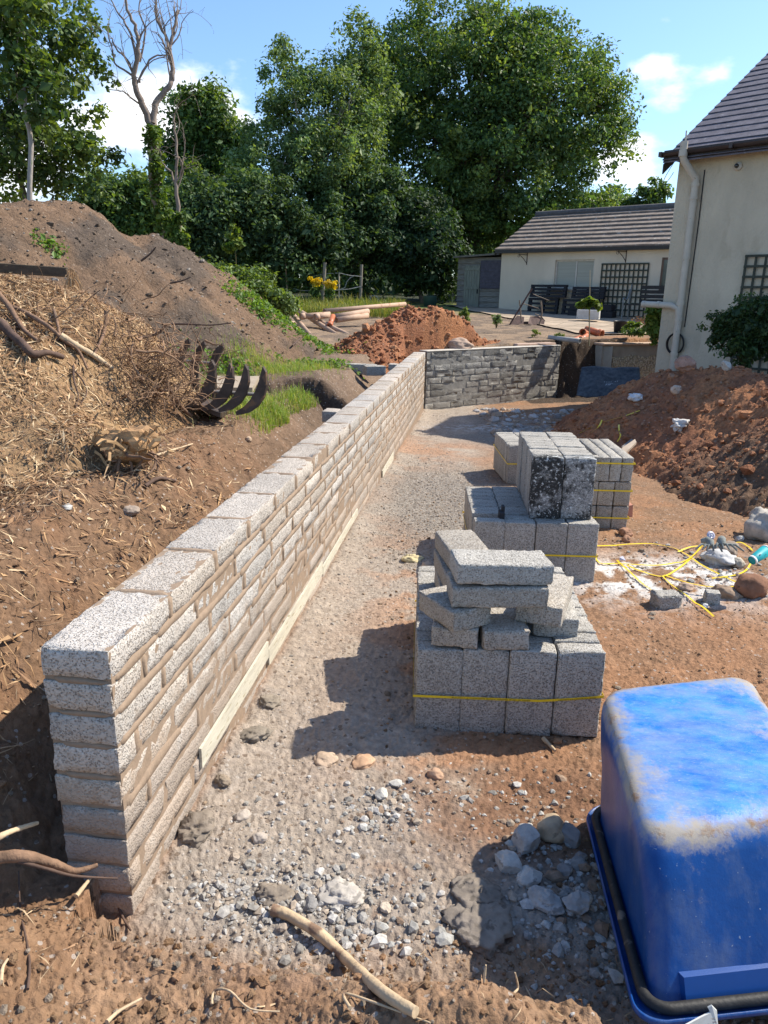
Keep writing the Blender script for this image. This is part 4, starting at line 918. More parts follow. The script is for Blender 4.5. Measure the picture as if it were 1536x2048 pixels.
# ------------------------------------------------------------ upturned barrow tub
def build_barrow():
    M_BLUE = None
    m, nt, N, L, b = node_mat('scuffed_blue_plastic'); M_BLUE = m
    b.inputs['Roughness'].default_value = .38; b.inputs['Specular IOR Level'].default_value = .25
    tc = N.new('ShaderNodeTexCoord'); at = N.new('ShaderNodeAttribute'); at.attribute_name = 'col'
    sp = N.new('ShaderNodeSeparateColor'); L.new(at.outputs['Color'], sp.inputs[0])
    def noise(sc, de=6, ro=.65, st=None):
        n = N.new('ShaderNodeTexNoise'); n.inputs['Scale'].default_value = sc; n.inputs['Detail'].default_value = de; n.inputs['Roughness'].default_value = ro
        v = tc.outputs['Object']
        if st: mp = N.new('ShaderNodeMapping'); mp.inputs['Scale'].default_value = st; mp.inputs['Rotation'].default_value = (0, 0, .7); L.new(v, mp.inputs[0]); v = mp.outputs[0]
        L.new(v, n.inputs['Vector']); return n.outputs['Fac']
    def ramp(src, p0, p1):
        r = N.new('ShaderNodeValToRGB'); e = r.color_ramp.elements; e[0].position = p0; e[1].position = p1; L.new(src, r.inputs[0]); return r.outputs[0]
    def mth(op, a, c):
        q = N.new('ShaderNodeMath'); q.operation = op
        for i, v in ((0, a), (1, c)):
            if isinstance(v, (int, float)): q.inputs[i].default_value = v
            else: L.new(v, q.inputs[i])
        return q.outputs[0]
    def mixc(f, a, c):
        x = N.new('ShaderNodeMix'); x.data_type = 'RGBA'
        for i, q in ((0, f), (6, a), (7, c)):
            if isinstance(q, tuple): x.inputs[i].default_value = (*q, 1)
            else: L.new(q, x.inputs[i])
        return x.outputs[2]
    c = mixc(ramp(noise(3), .35, .65), (.004, .044, .18), (.006, .060, .24)); c = mixc(sp.outputs[1], c, (.008, .13, .52))  # sunlit blue painted on the flat bottom, shaded blue on the sides
    # scuffing and painted-in sunlight on the flat bottom (mask G), caked mud along its rounded edge (mask R)
    c = mixc(mth('MULTIPLY', ramp(noise(4.5, 8, .7, (1, 2.2, 1)), .40, .62), sp.outputs[1]), c, (.06, .26, .62))
    c = mixc(mth('MULTIPLY', ramp(noise(3.2, 10, .72, (1, 2, 1)), .42, .66), mth('MULTIPLY', sp.outputs[1], .8)), c, (.22, .29, .40))
    c = mixc(mth('MULTIPLY', ramp(noise(38, 3, .5, (1, 14, 1)), .66, .70), mth('MULTIPLY', sp.outputs[1], .6)), c, (.45, .55, .7))
    mud = ramp(mth('ADD', mth('MULTIPLY', noise(5.5, 10, .75), 1.0), mth('MULTIPLY', sp.outputs[0], .36)), .64, .84)
    c = mixc(mud, c, (.34, .30, .25))
    mud2 = ramp(mth('ADD', mth('MULTIPLY', noise(16, 8, .7), .7), mth('MULTIPLY', sp.outputs[0], .34)), .63, .74)
    c = mixc(mud2, c, (.27, .16, .085))
    specks = ramp(noise(90, 2, .5), .72, .75); c = mixc(mth('MULTIPLY', specks, .6), c, (.30, .34, .38))
    dust = mth('MULTIPLY', ramp(noise(3.5, 9, .7, (3, 3, .8)), .46, .72), .38); c = mixc(dust, c, (.16, .19, .24))
    L.new(c, b.inputs['Base Color'])
    rg = mth('ADD', .34, mth('MULTIPLY', mud, .5)); L.new(rg, b.inputs['Roughness'])
    bp = N.new('ShaderNodeBump'); bp.inputs['Strength'].default_value = .35; bp.inputs['Distance'].default_value = .004; L.new(mth('ADD', noise(45, 6, .7), mud2), bp.inputs['Height']); L.new(bp.outputs[0], b.inputs['Normal'])
    # rings of a rounded rectangle, from the flat bottom (up) down to the rim
    z1 = .555
    top = [np.array(p) for p in ((.715, 1.665, z1-.01), (1.31, 1.79, z1-.01), (1.435, 2.60, z1), (.81, 2.455, z1))]
    rim = [np.array(p) for p in ((.715, 1.475, .175), (1.50, 1.60, .15), (1.60, 2.66, .03), (.84, 2.40, .03))]
    root = empty('wheelbarrow', (1.1, 2.05, 0), 'upturned blue plastic barrow tub caked with mud at the bottom right', 'wheelbarrow')
    def ring(C, r, inset, n=9, dz=0.0):
        C = [c.copy() for c in C]; cen = sum(C)/4; out = []
        for i in range(4):
            p0, p1, p2 = C[i-1], C[i], C[(i+1) % 4]
            e0 = (p0-p1); e0 /= np.linalg.norm(e0); e2 = (p2-p1); e2 /= np.linalg.norm(e2)
            q = p1 + (e0+e2)*inset
            a = q+e0*r; b_ = q+e2*r
            for k in range(n):
                t = k/(n-1)*PI/2; w0 = 1-math.sin(t); w2 = 1-math.cos(t)
                out.append(q + e0*r*w0 + e2*r*w2 + np.array([0, 0, dz]))
        # add points along the straights for wobble
        res = []
        for i in range(4):
            seg = out[i*n:(i+1)*n]; nxt = out[((i+1) % 4)*n]; res += seg
            for k in range(1, 7): res.append(seg[-1]*(1-k/7)+nxt*(k/7))
        return np.array(res)
    rings = []; mask = []
    prof = [(0, .06, .21, .0, 0, 1), (0, .075, .13, -.001, .25, 1), (0, .08, .075, -.002, .42, 1), (0, .085, .035, -.006, .66, .9), (0, .09, .012, -.016, .9, .5), (.03, .095, .0, -.028, .6, .2), (.10, .095, -.004, -.03, .2, .0), (.2, .09, -.004, -.02, .25, 0), (.35, .085, -.002, -.012, .12, 0), (.55, .08, 0, -.004, .05, 0), (.75, .07, .0, 0, .05, 0), (.93, .065, .002, 0, .1, 0), (1.0, .065, .0, 0, .1, 0), (1.0, .072, -.012, -.002, 0, 0), (1.0, .080, -.032, -.002, 0, 0), (1.0, .08, -.045, .002, 0, 0), (1.0, .08, -.049, .012, 0, 0), (1.0, .08, -.053, .012, 0, 0), (1.0, .08, -.055, .0, 0, 0), (1.0, .08, -.050, -.009, 0, 0), (1.0, .075, -.012, -.010, 0, 0)]
    for (k, r, ins, dz, mr, mg) in prof:
        Cn = [top[i]*(1-k)+rim[i]*k for i in range(4)]
        rg_ = ring(Cn, r, ins, dz=dz)
        if .15 < k < .95:
            cen = rg_.mean(0); bulge = .012*math.sin(k*PI); d = rg_-cen; d[:, 2] = 0; d /= np.linalg.norm(d, axis=1)[:, None]
            rg_ = rg_ + d*(bulge*fbm(rg_[:, 0]*4, rg_[:, 1]*4, rg_[:, 2]*4, seed=2)[:, None]*1.4)
        rings.append(rg_); mask += [(mr, mg, 0)]*len(rg_)
    n = len(rings[0]); V = np.concatenate(rings+[rings[0].mean(0)[None]+np.array([[0, 0, .001]])]); mask.append((0, 1, 0)); mask = np.array(mask, float)
    # mud lies heavier at the left and near edges than along the far one
    F = []
    for j in range(len(rings)-1):
        for k in range(n): F.append((j*n+k, j*n+(k+1) % n, (j+1)*n+(k+1) % n, (j+1)*n+k))
    me = bpy.data.meshes.new('tub'); capf = [(len(V)-1, (k+1) % n, k) for k in range(n)]
    me.from_pydata([tuple(v) for v in V], [], [f[::-1] for f in F]+capf); me.polygons.foreach_set('use_smooth', [True]*len(me.polygons)); me.update()
    bm = __import__('bmesh').new(); bm.from_mesh(me); __import__('bmesh').ops.recalc_face_normals(bm, faces=bm.faces); bm.to_mesh(me); bm.free()
    a = me.attributes.new('col', 'FLOAT_COLOR', 'POINT'); cc = np.ones((len(V), 4), np.float32); cc[:, :3] = mask; a.data.foreach_set('color', cc.ravel())
    me.materials.append(M_BLUE); me.transform(root.matrix_basis.inverted()); link('tub', me, root)
    # black frame tube lying against the rim
    fr = ring([r_.copy() for r_ in rim], .075, -.020, dz=.016); mb = MB(); pts = [tuple(p) for p in fr]; 
    mb.tube(pts+[pts[0]], .0155, 10, cap=False)
    mb.build('frame_tube', mat('black_rubber_tube', (.022, .021, .020), rough=.6, var=.3, scale=14, spots=((.16, .13, .10), 18, .6), bump=.2, bscale=80), root)
    # raised stiffening panel low on the near side
    P0, P1_ = rim[0], rim[1]; T0, T1 = top[0], top[1]
    def side(u, v): return (P0*(1-u)+P1_*u)*(1-v)+(T0*(1-u)+T1*u)*v
    nn = np.cross(side(1, 0)-side(0, 0), side(0, 1)-side(0, 0)); nn /= np.linalg.norm(nn); 
    if nn[1] > 0: nn = -nn
    mb = MB(); 
    def pt(u, v, h): return tuple(side(u, v)+nn*h)
    for (u0, u1, v0, v1, h) in ((.10, .9, -.02, .20, .012),):
        q = [(u0, v0), (u1, v0), (u1, v1), (u0, v1)]; q2 = [(u0+.012, v0), (u1-.012, v0), (u1-.012, v1-.03), (u0+.012, v1-.03)]
        mb.add([pt(u, v, -.01) for u, v in q]+[pt(u, v, h) for u, v in q2], [(4, 5, 6, 7), (0, 1, 5, 4), (1, 2, 6, 5), (2, 3, 7, 6), (3, 0, 4, 7)])
    o = mb.build('stiffening_panel', mat('blue_plastic', (.004, .05, .21), rough=.4, var=.12, scale=5, spots=((.3, .12, .06), 18, .74)), root)
    # torn paper bag end stuck at the bottom edge
    mb = MB(); M_PAPER = mat('torn_paper', (.50, .50, .46), rough=.8, var=.12, scale=12)
    c0 = at_y(1428, 2020, 1.36)
    def q(px, py, y): return Vector(at_y(px, py, y))
    A = [q(1352, 2062, 1.30), q(1400, 2036, 1.33), q(1421, 2026, 1.34), q(1416, 2016, 1.345), q(1424, 2012, 1.345), q(1434, 2022, 1.345), q(1437, 2060, 1.33), q(1420, 2075, 1.32), q(1380, 2080, 1.31)]
    off = Vector((.0, .004, .0)); n_ = len(A)
    mb.add(A+[p+off for p in A], [tuple(range(n_)), tuple(range(2*n_-1, n_-1, -1))]+[(i, i+n_, (i+1) % n_+n_, (i+1) % n_) for i in range(n_)])
    bag = tag(mb.build('paper_bag', M_PAPER), 'torn scrap of grey and white paper bag against the near side of the barrow', 'paper scrap')
    mb = MB()
    for (x0, y0, x1, y1) in ((1424, 2038, 1431, 2038), (1424, 2044, 1433, 2044)):
        a_, b_ = q(x0, y0, 1.334), q(x1, y1, 1.334); mb.ribbon([a_, (a_+b_)/2, b_], .0018, .0006, up=[(0, -1, .3)]*3)
    mb.build('print', mat('faint_print', (.2, .2, .2)), bag)
build_barrow()

# ------------------------------------------------------------ the house at the right
def build_house():
    C = np.array([4.75, 13.3]); ang = math.radians(-47); u = np.array([math.cos(ang), math.sin(ang)]); w = np.array([-u[1], u[0]]); R = Matrix.Rotation(ang, 3, 'Z')
    root = empty('house', (C[0], C[1], 0), 'cream roughcast house with a slate roof and dark eaves at the right edge', 'house')
    LU, DW, ZE = 10.0, 7.0, 4.25; tp = math.tan(math.radians(33)); PL = .70
    def pt(a, b, z): p = C+u*a+w*b; return (p[0], p[1], z)
    M_REN = mat('cream_roughcast', (.55, .475, .355), rough=.95, var=.13, scale=2.2, bump=1.0, bscale=42, bdist=.02, detail=8, stretch=(1, 1, .45), spots=((.49, .42, .31), 3.5, .62))
    m = MB()
    def boxl(m, a0, a1, b0, b1, z0, z1):
        P = [pt(a, b, z) for z in (z0, z1) for (a, b) in ((a0, b0), (a1, b0), (a1, b1), (a0, b1))]
        m.add(P, [(0, 3, 2, 1), (4, 5, 6, 7), (0, 1, 5, 4), (1, 2, 6, 5), (2, 3, 7, 6), (3, 0, 4, 7)])
    boxl(m, 0, LU, 0, DW, PL, ZE-.02)
    zr = ZE + DW/2*tp-.05
    for a in (0.0, LU-.02):  # gables
        m.add([pt(a, 0, ZE-.02), pt(a, DW, ZE-.02), pt(a, DW/2, zr), pt(a+.02, 0, ZE-.02), pt(a+.02, DW, ZE-.02), pt(a+.02, DW/2, zr)], [(0, 1, 2), (5, 4, 3), (0, 2, 5, 3), (1, 4, 5, 2)])
    m.build('wall', M_REN, root)
    m = MB(); boxl(m, -.018, LU, -.018, DW, -.3, PL-.004); m.build('plinth', mat('red_painted_plinth', (.24, .095, .06), rough=.8, var=.2, scale=5, bump=.3), root)
    # slate roof: rows of slates lapping, each row a slightly tilted strip of single slates
    rr = random.Random(5); m = MB(); th = math.atan(tp); a0, a1 = -.16, LU+.16; b0 = -.28; rows = 19; run = (DW/2-b0)/rows
    for j in range(rows):
        a = a0 - (rr.uniform(0, .3)); off = .15*(j % 2)
        s = a0-off
        while s < a1:
            s0, s1 = max(s, a0), min(s+.298, a1)
            if s1-s0 > .03:
                ba = b0+j*run; bb = ba+run*1.35; lift = rr.uniform(0, .004); z0 = ZE+.03+(ba-0)*tp+.030+lift; z1 = ZE+.03+bb*tp+.008
                dz = rr.uniform(-.003, .003)
                P = [pt(s0, ba+dz, z0-.010), pt(s1, ba+dz, z0-.010), pt(s1, bb, z1-.010), pt(s0, bb, z1-.010), pt(s0, ba+dz, z0), pt(s1, ba+dz, z0), pt(s1, bb, z1), pt(s0, bb, z1)]
                m.add(P, [(0, 3, 2, 1), (4, 5, 6, 7), (0, 1, 5, 4), (1, 2, 6, 5), (2, 3, 7, 6), (3, 0, 4, 7)])
            s += .300
    # deck and far slope
    def slope(m, bs, be, zs, ze, t=.02):
        P = [pt(a0+.01, bs, zs), pt(a1-.01, bs, zs), pt(a1-.01, be, ze), pt(a0+.01, be, ze)]; m.add(P+[(p[0], p[1], p[2]-t) for p in P], [(0, 1, 2, 3), (7, 6, 5, 4), (0, 4, 5, 1), (1, 5, 6, 2), (2, 6, 7, 3), (3, 7, 4, 0)])
    slope(m, b0+.02, DW/2, ZE+.02+(b0+.02)*tp, ZE+.02+DW/2*tp); slope(m, DW-b0, DW/2, ZE+.03+b0*tp, ZE+.03+DW/2*tp)
    rf = m.build('roof', mat('slate', (.13, .115, .13), rough=.7, var=.3, scale=7, spots=((.26, .25, .25), 14, .66), bump=.3, bscale=30), root)
    # roof window
    m = MB(); ba, bb = 1.25, 2.3; 
    def onr(a, b, h): return pt(a, b, ZE+.03+b*tp+h)
    for (x0, x1, y0, y1) in ((2.05, 2.75, ba, ba+.07), (2.05, 2.75, bb-.07, bb), (2.05, 2.12, ba+.07, bb-.07), (2.68, 2.75, ba+.07, bb-.07)):
        P = [onr(x0, y0, .02), onr(x1, y0, .02), onr(x1, y1, .02), onr(x0, y1, .02), onr(x0, y0, .12), onr(x1, y0, .12), onr(x1, y1, .12), onr(x0, y1, .12)]
        m.add(P, [(0, 3, 2, 1), (4, 5, 6, 7), (0, 1, 5, 4), (1, 2, 6, 5), (2, 3, 7, 6), (3, 0, 4, 7)])
    wf = m.build('roof_window', mat('dark_frame', (.05, .05, .055), rough=.5), root)
    m = MB(); m.add([onr(2.11, ba+.06, .07), onr(2.69, ba+.06, .07), onr(2.69, bb-.06, .07), onr(2.11, bb-.06, .07)], [(0, 1, 2, 3)]); m.build('pane', mat('dark_glass', (.02, .025, .03), rough=.05, spec=.8), wf)
    # fascia, soffit and half-round gutter
    m = MB(); boxl(m, a0, a1, b0+.04, b0+.065, ZE-.14, ZE+.02); boxl(m, a0, a1, b0+.066, .0, ZE-.115, ZE-.09); boxl(m, a0, a0+.025, b0+.066, DW-b0, ZE-.088, ZE-.06)
    m.build('fascia', mat('brown_fascia', (.045, .032, .028), rough=.45, var=.2), root)
    # bargeboard up the verge
    m = MB(); P = [pt(a0-.002, b0+.05, ZE+.0+b0*tp), pt(a0-.002, DW/2, ZE+DW/2*tp), pt(a0-.002, DW/2, ZE+DW/2*tp-.15), pt(a0-.002, b0+.05, ZE+b0*tp-.15)]
    m.add(P+[(p[0]+u[0]*.02, p[1]+u[1]*.02, p[2]) for p in P], [(0, 1, 2, 3), (7, 6, 5, 4), (0, 4, 5, 1), (1, 5, 6, 2), (2, 6, 7, 3), (3, 7, 4, 0)]); m.build('bargeboard', mat('dark_barge', (.05, .04, .036), rough=.5), root)
    m = MB(); n = 12; V = []; 
    ends = (a0-.03, a1)
    for a in ends:
        for rad in (.058, .052):
            for k in range(n+1):
                t_ = PI+PI*k/n; V.append(pt(a, b0-.02+rad*math.cos(t_), ZE-.02+rad*math.sin(t_)))
    q = n+1; F = []
    for k in range(n): F += [(k, k+1, 2*q+k+1, 2*q+k), (q+k, 3*q+k, 3*q+k+1, q+k+1), (k, q+k, q+k+1, k+1), (2*q+k, 2*q+k+1, 3*q+k+1, 3*q+k)]
    F += [(0, 2*q, 3*q, q), (n, q+n, 3*q+n, 2*q+n)]; m.add(V, F, True)
    for a in (-.19, .95, 2.1):
        m.add(*box_lv(pt, a, a+.05, b0-.085, b0+.04, ZE-.085, ZE-.012))
    m.build('gutter', mat('brown_gutter', (.06, .043, .038), rough=.4, var=.2), root)
    # soil pipe with offset at the eaves, and an overflow branch
    M_PIPE = mat('cream_pipe', (.52, .46, .37), rough=.45, var=.1, scale=6, spots=((.3, .25, .17), 20, .68))
    m = MB(); a = .36; B = -.085
    path = [pt(a-.14, b0-.06, ZE+.10), pt(a-.14, b0-.06, ZE-.10), pt(a-.13, b0-.03, ZE-.17), pt(a-.01, B-.01, ZE-.42), pt(a, B, ZE-.50), pt(a+.0, B, .25)]
    m.tube(path, .056, 16)
    for z in (ZE-.52, ZE-.72, 2.62, 1.88, 1.62, 1.05): m.tube([pt(a, B, z-.025), pt(a, B, z+.025)], .066, 16)
    m.tube([pt(a-.14, b0-.06, ZE-.12), pt(a-.14, b0-.06, ZE-.02)], .066, 16)
    m.tube([pt(a-.14, b0-.03, ZE+.08), pt(a-.15, b0-.02, ZE+.26)], .012, 8)
    m.tube([pt(a, B, 1.62), pt(a-.03, B-.02, 1.80), pt(a-.14, B-.03, 1.85), pt(a-.62, B-.02, 1.86)], .052, 14); m.tube([pt(a-.62, B-.02, 1.86), pt(a-.68, B-.02, 1.86)], .058, 14); m.tube([pt(a-.40, B-.025, 1.857), pt(a-.35, B-.025, 1.857)], .060, 14)
    m.build('downpipe', M_PIPE, root)
    m = MB(); m.tube([pt(a+.09, -.012, ZE-.3), pt(a+.10, -.012, 3.2), pt(a+.09, -.012, 2.0), pt(a+.085, -.012, 1.5)], .009, 6); m.build('cable', mat('black_cable', (.02, .02, .02), rough=.5), root)
    m = MB(); pts = []
    for k in range(26): t_ = k/25; pts.append(pt(-.02-.17*math.sin(t_*PI), -.10-.02*t_, ZE-.12-.40*math.sin(t_*PI*.85)*(.7+.3*t_)))
    m.tube(pts, .005, 6); m.build('loose_wire', mat('grey_wire', (.15, .13, .11)), root)
    # dome camera under the eaves
    m = MB(); Rm = R @ Matrix.Rotation(PI/2, 3, 'X'); m.lathe([(0, 0), (.06, 0), (.062, .03), (.045, .05), (.035, .065)], pt(.98, .0, ZE-.30), 20, Rm); cm = m.build('camera_dome', mat('white_plastic', (.62, .58, .52), rough=.4), root)
    m = MB(); m.lathe([(.034, .05), (.036, .075), (.028, .095), (.012, .105), (0.001, .106)], pt(.98, .0, ZE-.30), 16, Rm); m.build('lens', mat('lens_black', (.02, .02, .02), rough=.1, spec=.8), cm)
    tag(root)
    # garden hose looped on the wall behind the pipe
    m = MB(); 
    for k_, rr_ in enumerate((.145, .155, .15)):
        pts = [pt(a-.02+rr_*math.cos(t_), -.035-.02*k_, 1.22+rr_*1.15*math.sin(t_)) for t_ in np.linspace(0, 2*PI, 37)]; m.tube(pts, .0095, 8, cap=False)
    tag(m.build('hose', mat('black_hose', (.018, .018, .02), rough=.4)), 'coil of black hose hung on the house wall behind the pale downpipe', 'hose')
    return pt
def box_lv(pt, a0, a1, b0, b1, z0, z1):
    P = [pt(a, b, z) for z in (z0, z1) for (a, b) in ((a0, b0), (a1, b0), (a1, b1), (a0, b1))]
    return P, [(0, 3, 2, 1), (4, 5, 6, 7), (0, 1, 5, 4), (1, 2, 6, 5), (2, 3, 7, 6), (3, 0, 4, 7)]
HPT = build_house()
def trellis(name, pt, a0, a1, z0, z1, nx, nz, b, lw, material, label, leftpost=True):
    m = MB()
    for i in range(nx+1):
        a = a0+(a1-a0)*i/nx; m.add(*box_lv(pt, a-lw/2, a+lw/2, b-.012, b, z0, z1))
    for j in range(nz+1):
        z = z0+(z1-z0)*j/nz; m.add(*box_lv(pt, a0-lw/2, a1+lw/2, b-.026, b-.0125, z-lw/2, z+lw/2))
    return tag(m.build(name, material), label, 'trellis')
M_TREL = mat('weathered_green_wood', (.055, .060, .045), rough=.8, var=.3, scale=9, stretch=(4, 4, 1), bump=.4)
trellis('trellis', HPT, 1.32, 2.82, .75, 2.62, 10, 12, -.03, .036, M_TREL, 'dark square trellis on the house wall with a shrub growing over it')

# ------------------------------------------------------------ outbuilding, shed and terrace
def build_outbuilding():
    P0 = at_y(997, 621, 27.0); ang = math.radians(-41); u = np.array([math.cos(ang), math.sin(ang)]); w = np.array([-u[1], u[0]]); R = Matrix.Rotation(ang, 3, 'Z')
    def pt(a, b, z): return (P0[0]+u[0]*a+w[0]*b, P0[1]+u[1]*a+w[1]*b, z)
    root = empty('outbuilding', (P0[0], P0[1], 0), 'long single-storey cream outbuilding with a grey tiled roof', 'outbuilding')
    LU, DW, ZE = 11.0, 4.8, 3.52; tp = math.tan(math.radians(27))
    M_REN = mat('pale_render', (.64, .56, .43), rough=.95, var=.10, scale=1.2, bump=.5, bscale=30, detail=8, stretch=(1, 1, .5))
    # window opening: photo pixels onto the wall plane
    def onw(px, py):
        r = ray(px, py); nx, ny = w; k = (P0[0]*nx+P0[1]*ny)/(r[0]*nx+r[1]*ny); p = (r[0]*k, r[1]*k, CAM_H+r[2]*k)
        return ((p[0]-P0[0])*u[0]+(p[1]-P0[1])*u[1], p[2])
    wa0, wz1 = onw(1111, 520); wa1, wz0 = onw(1184, 578)
    m = MB()
    for (a0, a1, z0, z1) in ((0, wa0, .8, ZE), (wa1, LU, .8, ZE), (wa0, wa1, .8, wz0), (wa0, wa1, wz1, ZE)): m.add(*box_lv(pt, a0, a1, 0, .2, z0, z1))
    m.add(*box_lv(pt, 0, .2, .2, DW, .8, ZE)); m.add(*box_lv(pt, .2, LU, DW-.2, DW, .8, ZE))
    m.add([pt(0, 0, ZE), pt(0, DW, ZE), pt(0, DW/2, ZE+DW/2*tp), pt(.2, 0, ZE), pt(.2, DW, ZE), pt(.2, DW/2, ZE+DW/2*tp)], [(0, 1, 2), (5, 4, 3), (0, 2, 5, 3), (1, 4, 5, 2)])
    m.build('wall', M_REN, root)
    # window
    f = MB(); e = .05
    for (a0, a1, z0, z1) in ((wa0, wa0+e, wz0, wz1), (wa1-e, wa1, wz0, wz1), (wa0+e, wa1-e, wz0, wz0+e), (wa0+e, wa1-e, wz1-e, wz1), ((wa0+wa1)/2+.03, (wa0+wa1)/2+.07, wz0+e, wz1-e)): f.add(*box_lv(pt, a0, a1, .07, .12, z0, z1))
    fo = f.build('window', mat('white_frame', (.55, .52, .45), rough=.5), root)
    g = MB(); g.add(*box_lv(pt, wa0+.01, wa1-.01, .095, .10, wz0+.01, wz1-.01)); g.build('pane', mat('blind_behind_glass', (.30, .30, .25), rough=.3, spec=.3, col2=(.40, .40, .33), scale=3, stretch=(.2, .2, 14)), fo)
    g = MB(); g.add(*box_lv(pt, wa0-.12, wa1+.12, -.07, .07, wz0-.055, wz0-.003)); g.build('sill', mat('stone_sill', (.45, .40, .32)), fo)
    g = MB(); g.add(*box_lv(pt, wa0-.3, wa1+.15, -.10, -.07, wz0-.16, wz0-.125)); g.build('rail', mat('pale_rail', (.5, .45, .36)), root)
    # second window half hidden by the house
    a2, z2 = onw(1325, 515); g = MB(); g.add(*box_lv(pt, a2, a2+.9, -.012, .0-.002, z2-1.0, z2)); f2 = g.build('window', mat('brown_frame', (.13, .075, .05), rough=.5), root)
    g = MB(); g.add(*box_lv(pt, a2+.07, a2+.83, -.02, -.014, z2-.93, z2-.07)); g.build('pane', mat('dark_pane', (.05, .06, .06), rough=.1, spec=.7), f2)
    # interlocking tiles in deep courses
    m = MB(); rr = random.Random(2); rows = 9; b0 = -.22; run = (DW/2-b0)/rows
    for j in range(rows):
        s = -.15
        while s < LU+.1:
            ba = b0+j*run; bb = ba+run*1.08; z0 = ZE+.02+ba*tp+.10+rr.uniform(-.004, .006); z1 = ZE+.02+bb*tp+.045; s1 = min(s+.33, LU+.15)
            P = [pt(s, ba, z0-.045), pt(s1-.006, ba, z0-.045), pt(s1-.006, bb, z1-.04), pt(s, bb, z1-.04), pt(s, ba, z0), pt(s1-.006, ba, z0), pt(s1-.006, bb, z1), pt(s, bb, z1)]
            m.add(P, [(0, 3, 2, 1), (4, 5, 6, 7), (0, 1, 5, 4), (1, 2, 6, 5), (2, 3, 7, 6), (3, 0, 4, 7)]); s += .33
    P = [pt(-.14, b0, ZE+.02+b0*tp+.03), pt(LU+.1, b0, ZE+.02+b0*tp+.03), pt(LU+.1, DW/2, ZE+DW/2*tp+.03), pt(-.14, DW/2, ZE+DW/2*tp+.03)]; m.add(P, [(0, 1, 2, 3)])
    P = [pt(-.14, DW-b0, ZE+b0*tp+.03), pt(LU+.1, DW-b0, ZE+b0*tp+.03), pt(LU+.1, DW/2, ZE+DW/2*tp+.05), pt(-.14, DW/2, ZE+DW/2*tp+.05)]; m.add(P, [(3, 2, 1, 0)])
    rf = m.build('roof', mat('grey_concrete_tile', (.20, .16, .13), rough=.9, var=.25, scale=5, spots=((.33, .31, .28), 9, .62), bump=.4, bscale=25), root)
    m = MB(); m.tube([pt(-.15, DW/2, ZE+DW/2*tp+.10), pt(LU+.1, DW/2, ZE+DW/2*tp+.10)], .11, 10); m.build('ridge_tile', mat('ridge_tile', (.11, .10, .095), var=.25, bump=.4), rf)
    m = MB(); m.add(*box_lv(pt, -.15, LU+.1, b0+.01, b0+.05, ZE-.14, ZE-.02)); m.add(*box_lv(pt, -.15, LU+.1, b0+.051, -.0, ZE-.14, ZE-.11)); m.build('fascia', mat('black_fascia', (.035, .03, .028), rough=.4), root)
    m = MB(); P = [pt(-.17, b0+.02, ZE+b0*tp+.07), pt(-.17, DW/2, ZE+DW/2*tp+.10), pt(-.17, DW/2, ZE+DW/2*tp-.09), pt(-.17, b0+.02, ZE+b0*tp-.10)]
    m.add(P+[(p[0]+u[0]*.02, p[1]+u[1]*.02, p[2]) for p in P], [(0, 1, 2, 3), (7, 6, 5, 4), (0, 4, 5, 1), (1, 5, 6, 2), (2, 6, 7, 3), (3, 7, 4, 0)]); m.build('bargeboard', mat('barge_dark', (.05, .045, .04)), root)
    # hanging-basket brackets
    for (px, py, side_) in ((1054, 522, 'left of the window'), (1252, 517, 'above the garden trellis')):
        a, z = onw(px, py); m = MB()
        m.tube([pt(a, -.01, z-.12), pt(a, -.01, z+.26)], .014, 6); m.tube([pt(a, -.01, z+.20), pt(a-.16, -.26, z+.20)], .011, 6); m.tube([pt(a, -.01, z-.08), pt(a-.06, -.12, z+.06), pt(a-.15, -.25, z+.19)], .010, 6)
        for t0 in (0, 1): m.tube([pt(a-.17+.035*math.cos(t_), -.27, z+.15+.07*t0+.035*math.sin(t_)) for t_ in np.linspace(0, 2*PI, 13)], .007, 5)
        tag(m.build('basket_bracket', mat('rusty_iron', (.05, .035, .03), rough=.7)), f'empty scrolled iron basket bracket on the outbuilding wall, {side_}', 'bracket', 'basket brackets on the outbuilding')
    # trellis
    a0, z1 = onw(1206, 527); a1, z1b = onw(1299, 523); _, z0 = onw(1200, 627)
    def gz_(a): p = pt(a, -.1, 0); return gz(p[0], p[1])
    trellis('trellis', pt, a0, a1, z1-1.78, z1-.02, 10, 9, -.03, .045, M_TREL, 'square grey trellis on the outbuilding wall, right of its window')
    # shed at its left end
    sa = -2.05; root2 = empty('garden_shed', pt(sa, .3, 0), 'weathered wooden shed with a closed plank door, left of the outbuilding', 'shed')
    zt = 3.30; zb = 1.2; M_W = mat('weathered_board', (.20, .19, .165), rough=.9, var=.35, scale=7, stretch=(.6, .6, 5), bump=.5)
    m = MB(); m.add(*box_lv(pt, sa, -.12, .34, 2.3, zb, zt-.02))
    for k in range(11):
        z = zb+k*.19; m.add([pt(sa-.01, .325, z), pt(-.12, .325, z), pt(-.12, .338, z+.19), pt(sa-.01, .338, z+.19), pt(sa-.01, .30, z+.002), pt(-.12, .30, z+.002)], [(4, 5, 2, 3), (0, 1, 5, 4)])
    m.build('wall', M_W, root2)
    m = MB(); m.add(*box_lv(pt, -1.02, -.16, .27, .298, 2.22, zt-.12))
    for k in range(10): z = 2.25+k*.095; m.add(*box_lv(pt, -1.02, -.16, .25, .269, z, z+.055))
    m.build('slatted_panel', mat('purple_slats', (.085, .08, .105), rough=.7, var=.25), root2)
    m = MB()
    for k in range(6): a = -1.72+k*.112; m.add(*box_lv(pt, a, a+.106, .265, .292, 1.32, 3.02))
    for z in (1.5, 2.2, 2.85): m.add(*box_lv(pt, -1.71, -1.06, .245, .264, z, z+.09))
